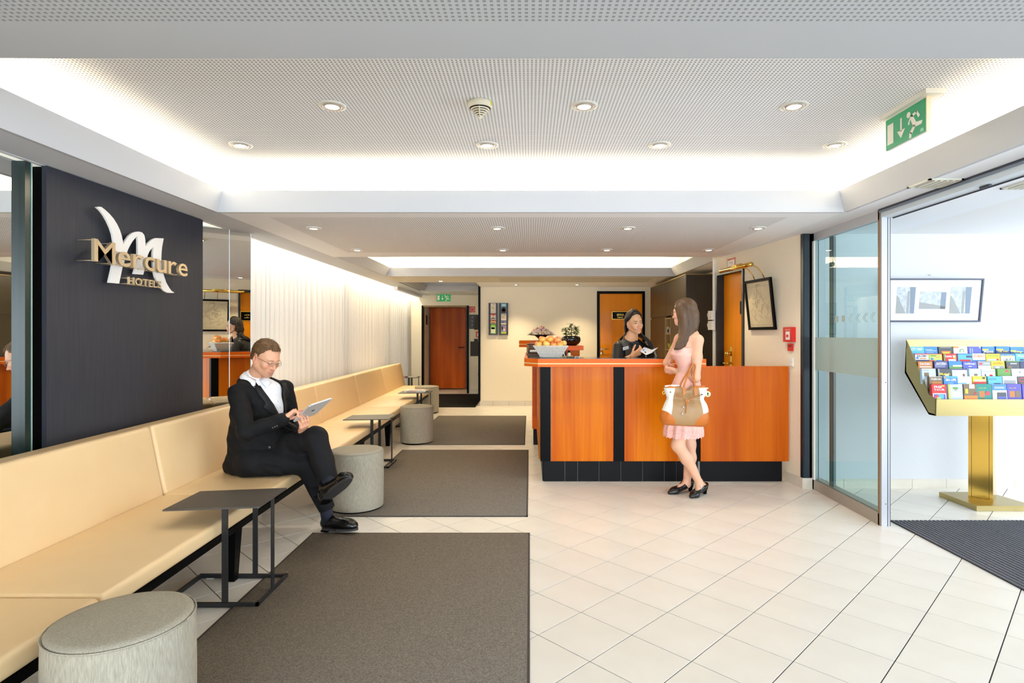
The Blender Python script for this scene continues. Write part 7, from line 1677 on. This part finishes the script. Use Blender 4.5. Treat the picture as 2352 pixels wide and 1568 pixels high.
# grey waistcoat panel on her right shoulder side, neck bow, name badge
g = G(); v = []
def onb(px, py):
    o = W(px, py, 6.02); d = -np.array([(px - CX) / F, 1, -(py - CY) / F]); d /= np.linalg.norm(d); return tuple(BS.hit(o, d, .5) + d * .004)
rowsv = []
for i in range(9):
    t = i / 8; y = 780 + 40 * t; xl = 1420 + 14 * t + 5 * math.sin(t * 3); rowsv.append([(xl + (17 - 2 * t) * j / 5 + 2 * math.sin(t * 2.5), y) for j in range(6)])
for r_ in rowsv: v += [onb(*p) for p in r_]
vest = obj('vest_panel', g.add(v, [(i * 6 + j, i * 6 + j + 1, i * 6 + j + 7, i * 6 + j + 6) for i in range(8) for j in range(5)], True), mat('grey_vest', (74, 70, 64), .8), bl, label='grey vest panel')
md = vest.modifiers.new('t', 'SOLIDIFY'); md.thickness = .005; md.offset = 0
s = SDF((.95, 5.68, 1.10), (1.25, 5.95, 1.38), .004)
kc = W(1457, 786, 5.78)
for q in (-1, 1): s.ell(kc + np.array([q * .024, .006, -.006]), (.026, .010, .013), k=.006); s.cap(kc, kc + np.array([q * .016, .004, -.070]), .007, .012, .006);
s.ell(kc, (.010, .012, .011), k=.004); V, Q = s.mesh(); smesh('neck_bow', V, Q, M_blouse, bl, smooth=1)
bq = [np.array(onb(*p)) + np.array([0, -.008, 0]) for p in ((1430, 797.5), (1443, 794), (1444, 801), (1431.5, 804.5))]; bq[3] = bq[0] + bq[2] - bq[1]
bd = obj('name_badge', G().prism([tuple(p) for p in bq], (0, -.003, 0)), mat('silver_badge', (206, 204, 198), .3, metal=.3), bl)
m0 = lambda u, v_: bq[0] + (bq[1] - bq[0]) * u + (bq[3] - bq[0]) * v_ + np.array([0, -.0032, 0])
obj('badge_print', G().prism([tuple(m0(.2, .4)), tuple(m0(.8, .4)), tuple(m0(.8, .52)), tuple(m0(.2, .52))], (0, -.0006, 0)), M_charcoal, bd)
M_hairr = mat('near_black_hair', (20, 13, 10), .55, kind='noise', scale=50, col2=(44, 30, 20), stretch=(3, 3, .12), contrast=.6)
lineR = lambda X, Y: np.where(Y > .012, .070 + np.maximum(0, .045 - np.abs(X)) * .35 - np.maximum(np.abs(X) - .045, 0) * 1.6 + (Y - .02) * .15, np.where(Y > -.022, .020, -.12)) + 0 * X
s = cap_hair((.95, 1, 1), lineR, .006); s.cap((0, -.06, -.0), (0, -.065, -.12), .066, .06, .03); V, Q = s.mesh(); hr2 = smesh('hair', apply4(Mr, V), Q, M_hairr, rc, smooth=2)
paths = []; r6 = random.Random(21)
for k in range(460):
    sd2 = 1 if k % 2 else -1; th = r6.uniform(1.0, 3.1); ph = r6.uniform(.15, 1.25 if th < 1.7 else 1.4)
    # th measured from the face direction
    dx, dy = math.sin(th) * sd2, math.cos(th); p = Vector((.083 * math.sin(ph) * dx, -.014 + .105 * math.sin(ph) * dy, .038 + .094 * math.cos(ph)))
    if th < 1.7 and p.z < .060: continue
    t2 = max(th, 1.85); dx, dy = math.sin(t2) * sd2, math.cos(t2)
    side = Vector((.088 * dx * 1.0, -.016 + .106 * dy, -.01)); low = Vector((.085 * dx * 1.0, -.03 + .085 * dy, -.10)); top = Vector((.003 * sd2, p.y * .6 + .006, .1335 - abs(p.y) * .12))
    P0, S0, L0, T0 = Mr @ p, Mr @ side, Mr @ low, Mr @ top
    if sd2 > 0: e1 = Vector(W(1412 + 30 * r6.random(), 790, 5.93 + .10 * r6.random())); e2 = e1 + Vector((-.01, .02, -.10))
    else: e1 = Vector(W(1487 + 10 * r6.random(), 786, 5.80 + .12 * r6.random())); e2 = Vector(W(1493 + 11 * r6.random(), 812 + 8 * r6.random(), 5.79 + .1 * r6.random()))
    if sd2 > 0: e1 = Vector(W(1424 + 22 * r6.random(), 778, 5.94 + .06 * r6.random())); e2 = e1 + Vector((-.02, .05, -.05))
    ctrl = [T0, P0, S0, L0, e1, e2]; pts = []
    for i in range(len(ctrl) - 1):
        for t in np.linspace(0, 1, 4)[:-1]:
            a0, a1, a2, a3 = ctrl[max(i - 1, 0)], ctrl[i], ctrl[i + 1], ctrl[min(i + 2, len(ctrl) - 1)]
            pts.append(.5 * ((2 * a1) + (a2 - a0) * t + (2 * a0 - 5 * a1 + 4 * a2 - a3) * t * t + (3 * a1 - a0 - 3 * a2 + a3) * t ** 3))
    pts.append(ctrl[-1]); paths.append(pts)
obj('hair_strands', strands(None, paths, .0046, 5), M_hairr, hr2, kind='stuff')
ea = Mr @ Vector((.079, -.004, -.040)); obj('earring', G().sphere(tuple(ea), .004, 6), M_paper, rc)
bk2 = thing('booklet', "open folded brochure in the receptionist's hand", 'booklet', tuple(W(1483, 806, 5.55)))
A_, B_, C_, D_, E_, F_ = W(1470, 806, 5.54), W(1480, 796.5, 5.66), W(1497, 803, 5.62), W(1484, 815, 5.50), W(1512, 797.5, 5.70), W(1497, 810, 5.56)
obj('left_page', G().prism([A_, B_, C_, D_], (0, .003, -.002)), mat('brochure_page', (222, 222, 228), .5), bk2); obj('right_page', G().prism([C_, E_, F_, D_], (0, .003, -.002)), MATS['brochure_page'], bk2)
def on(u, v_): return A_ + (B_ - A_) * v_ + (D_ - A_) * u * 1.0
pq = lambda u0, u1, v0, v1, c: obj('page_print', G().prism([on(u0, v0), on(u1, v0), on(u1, v1), on(u0, v1)], (0, -.0012, .0008)), c, bk2)
pq(.15, .38, .35, .60, mat('print_blue', B['blue'], .45)); pq(.5, .8, .25, .55, M_black); pq(.1, .95, .86, .95, mat('print_navy', B['navy'], .45))
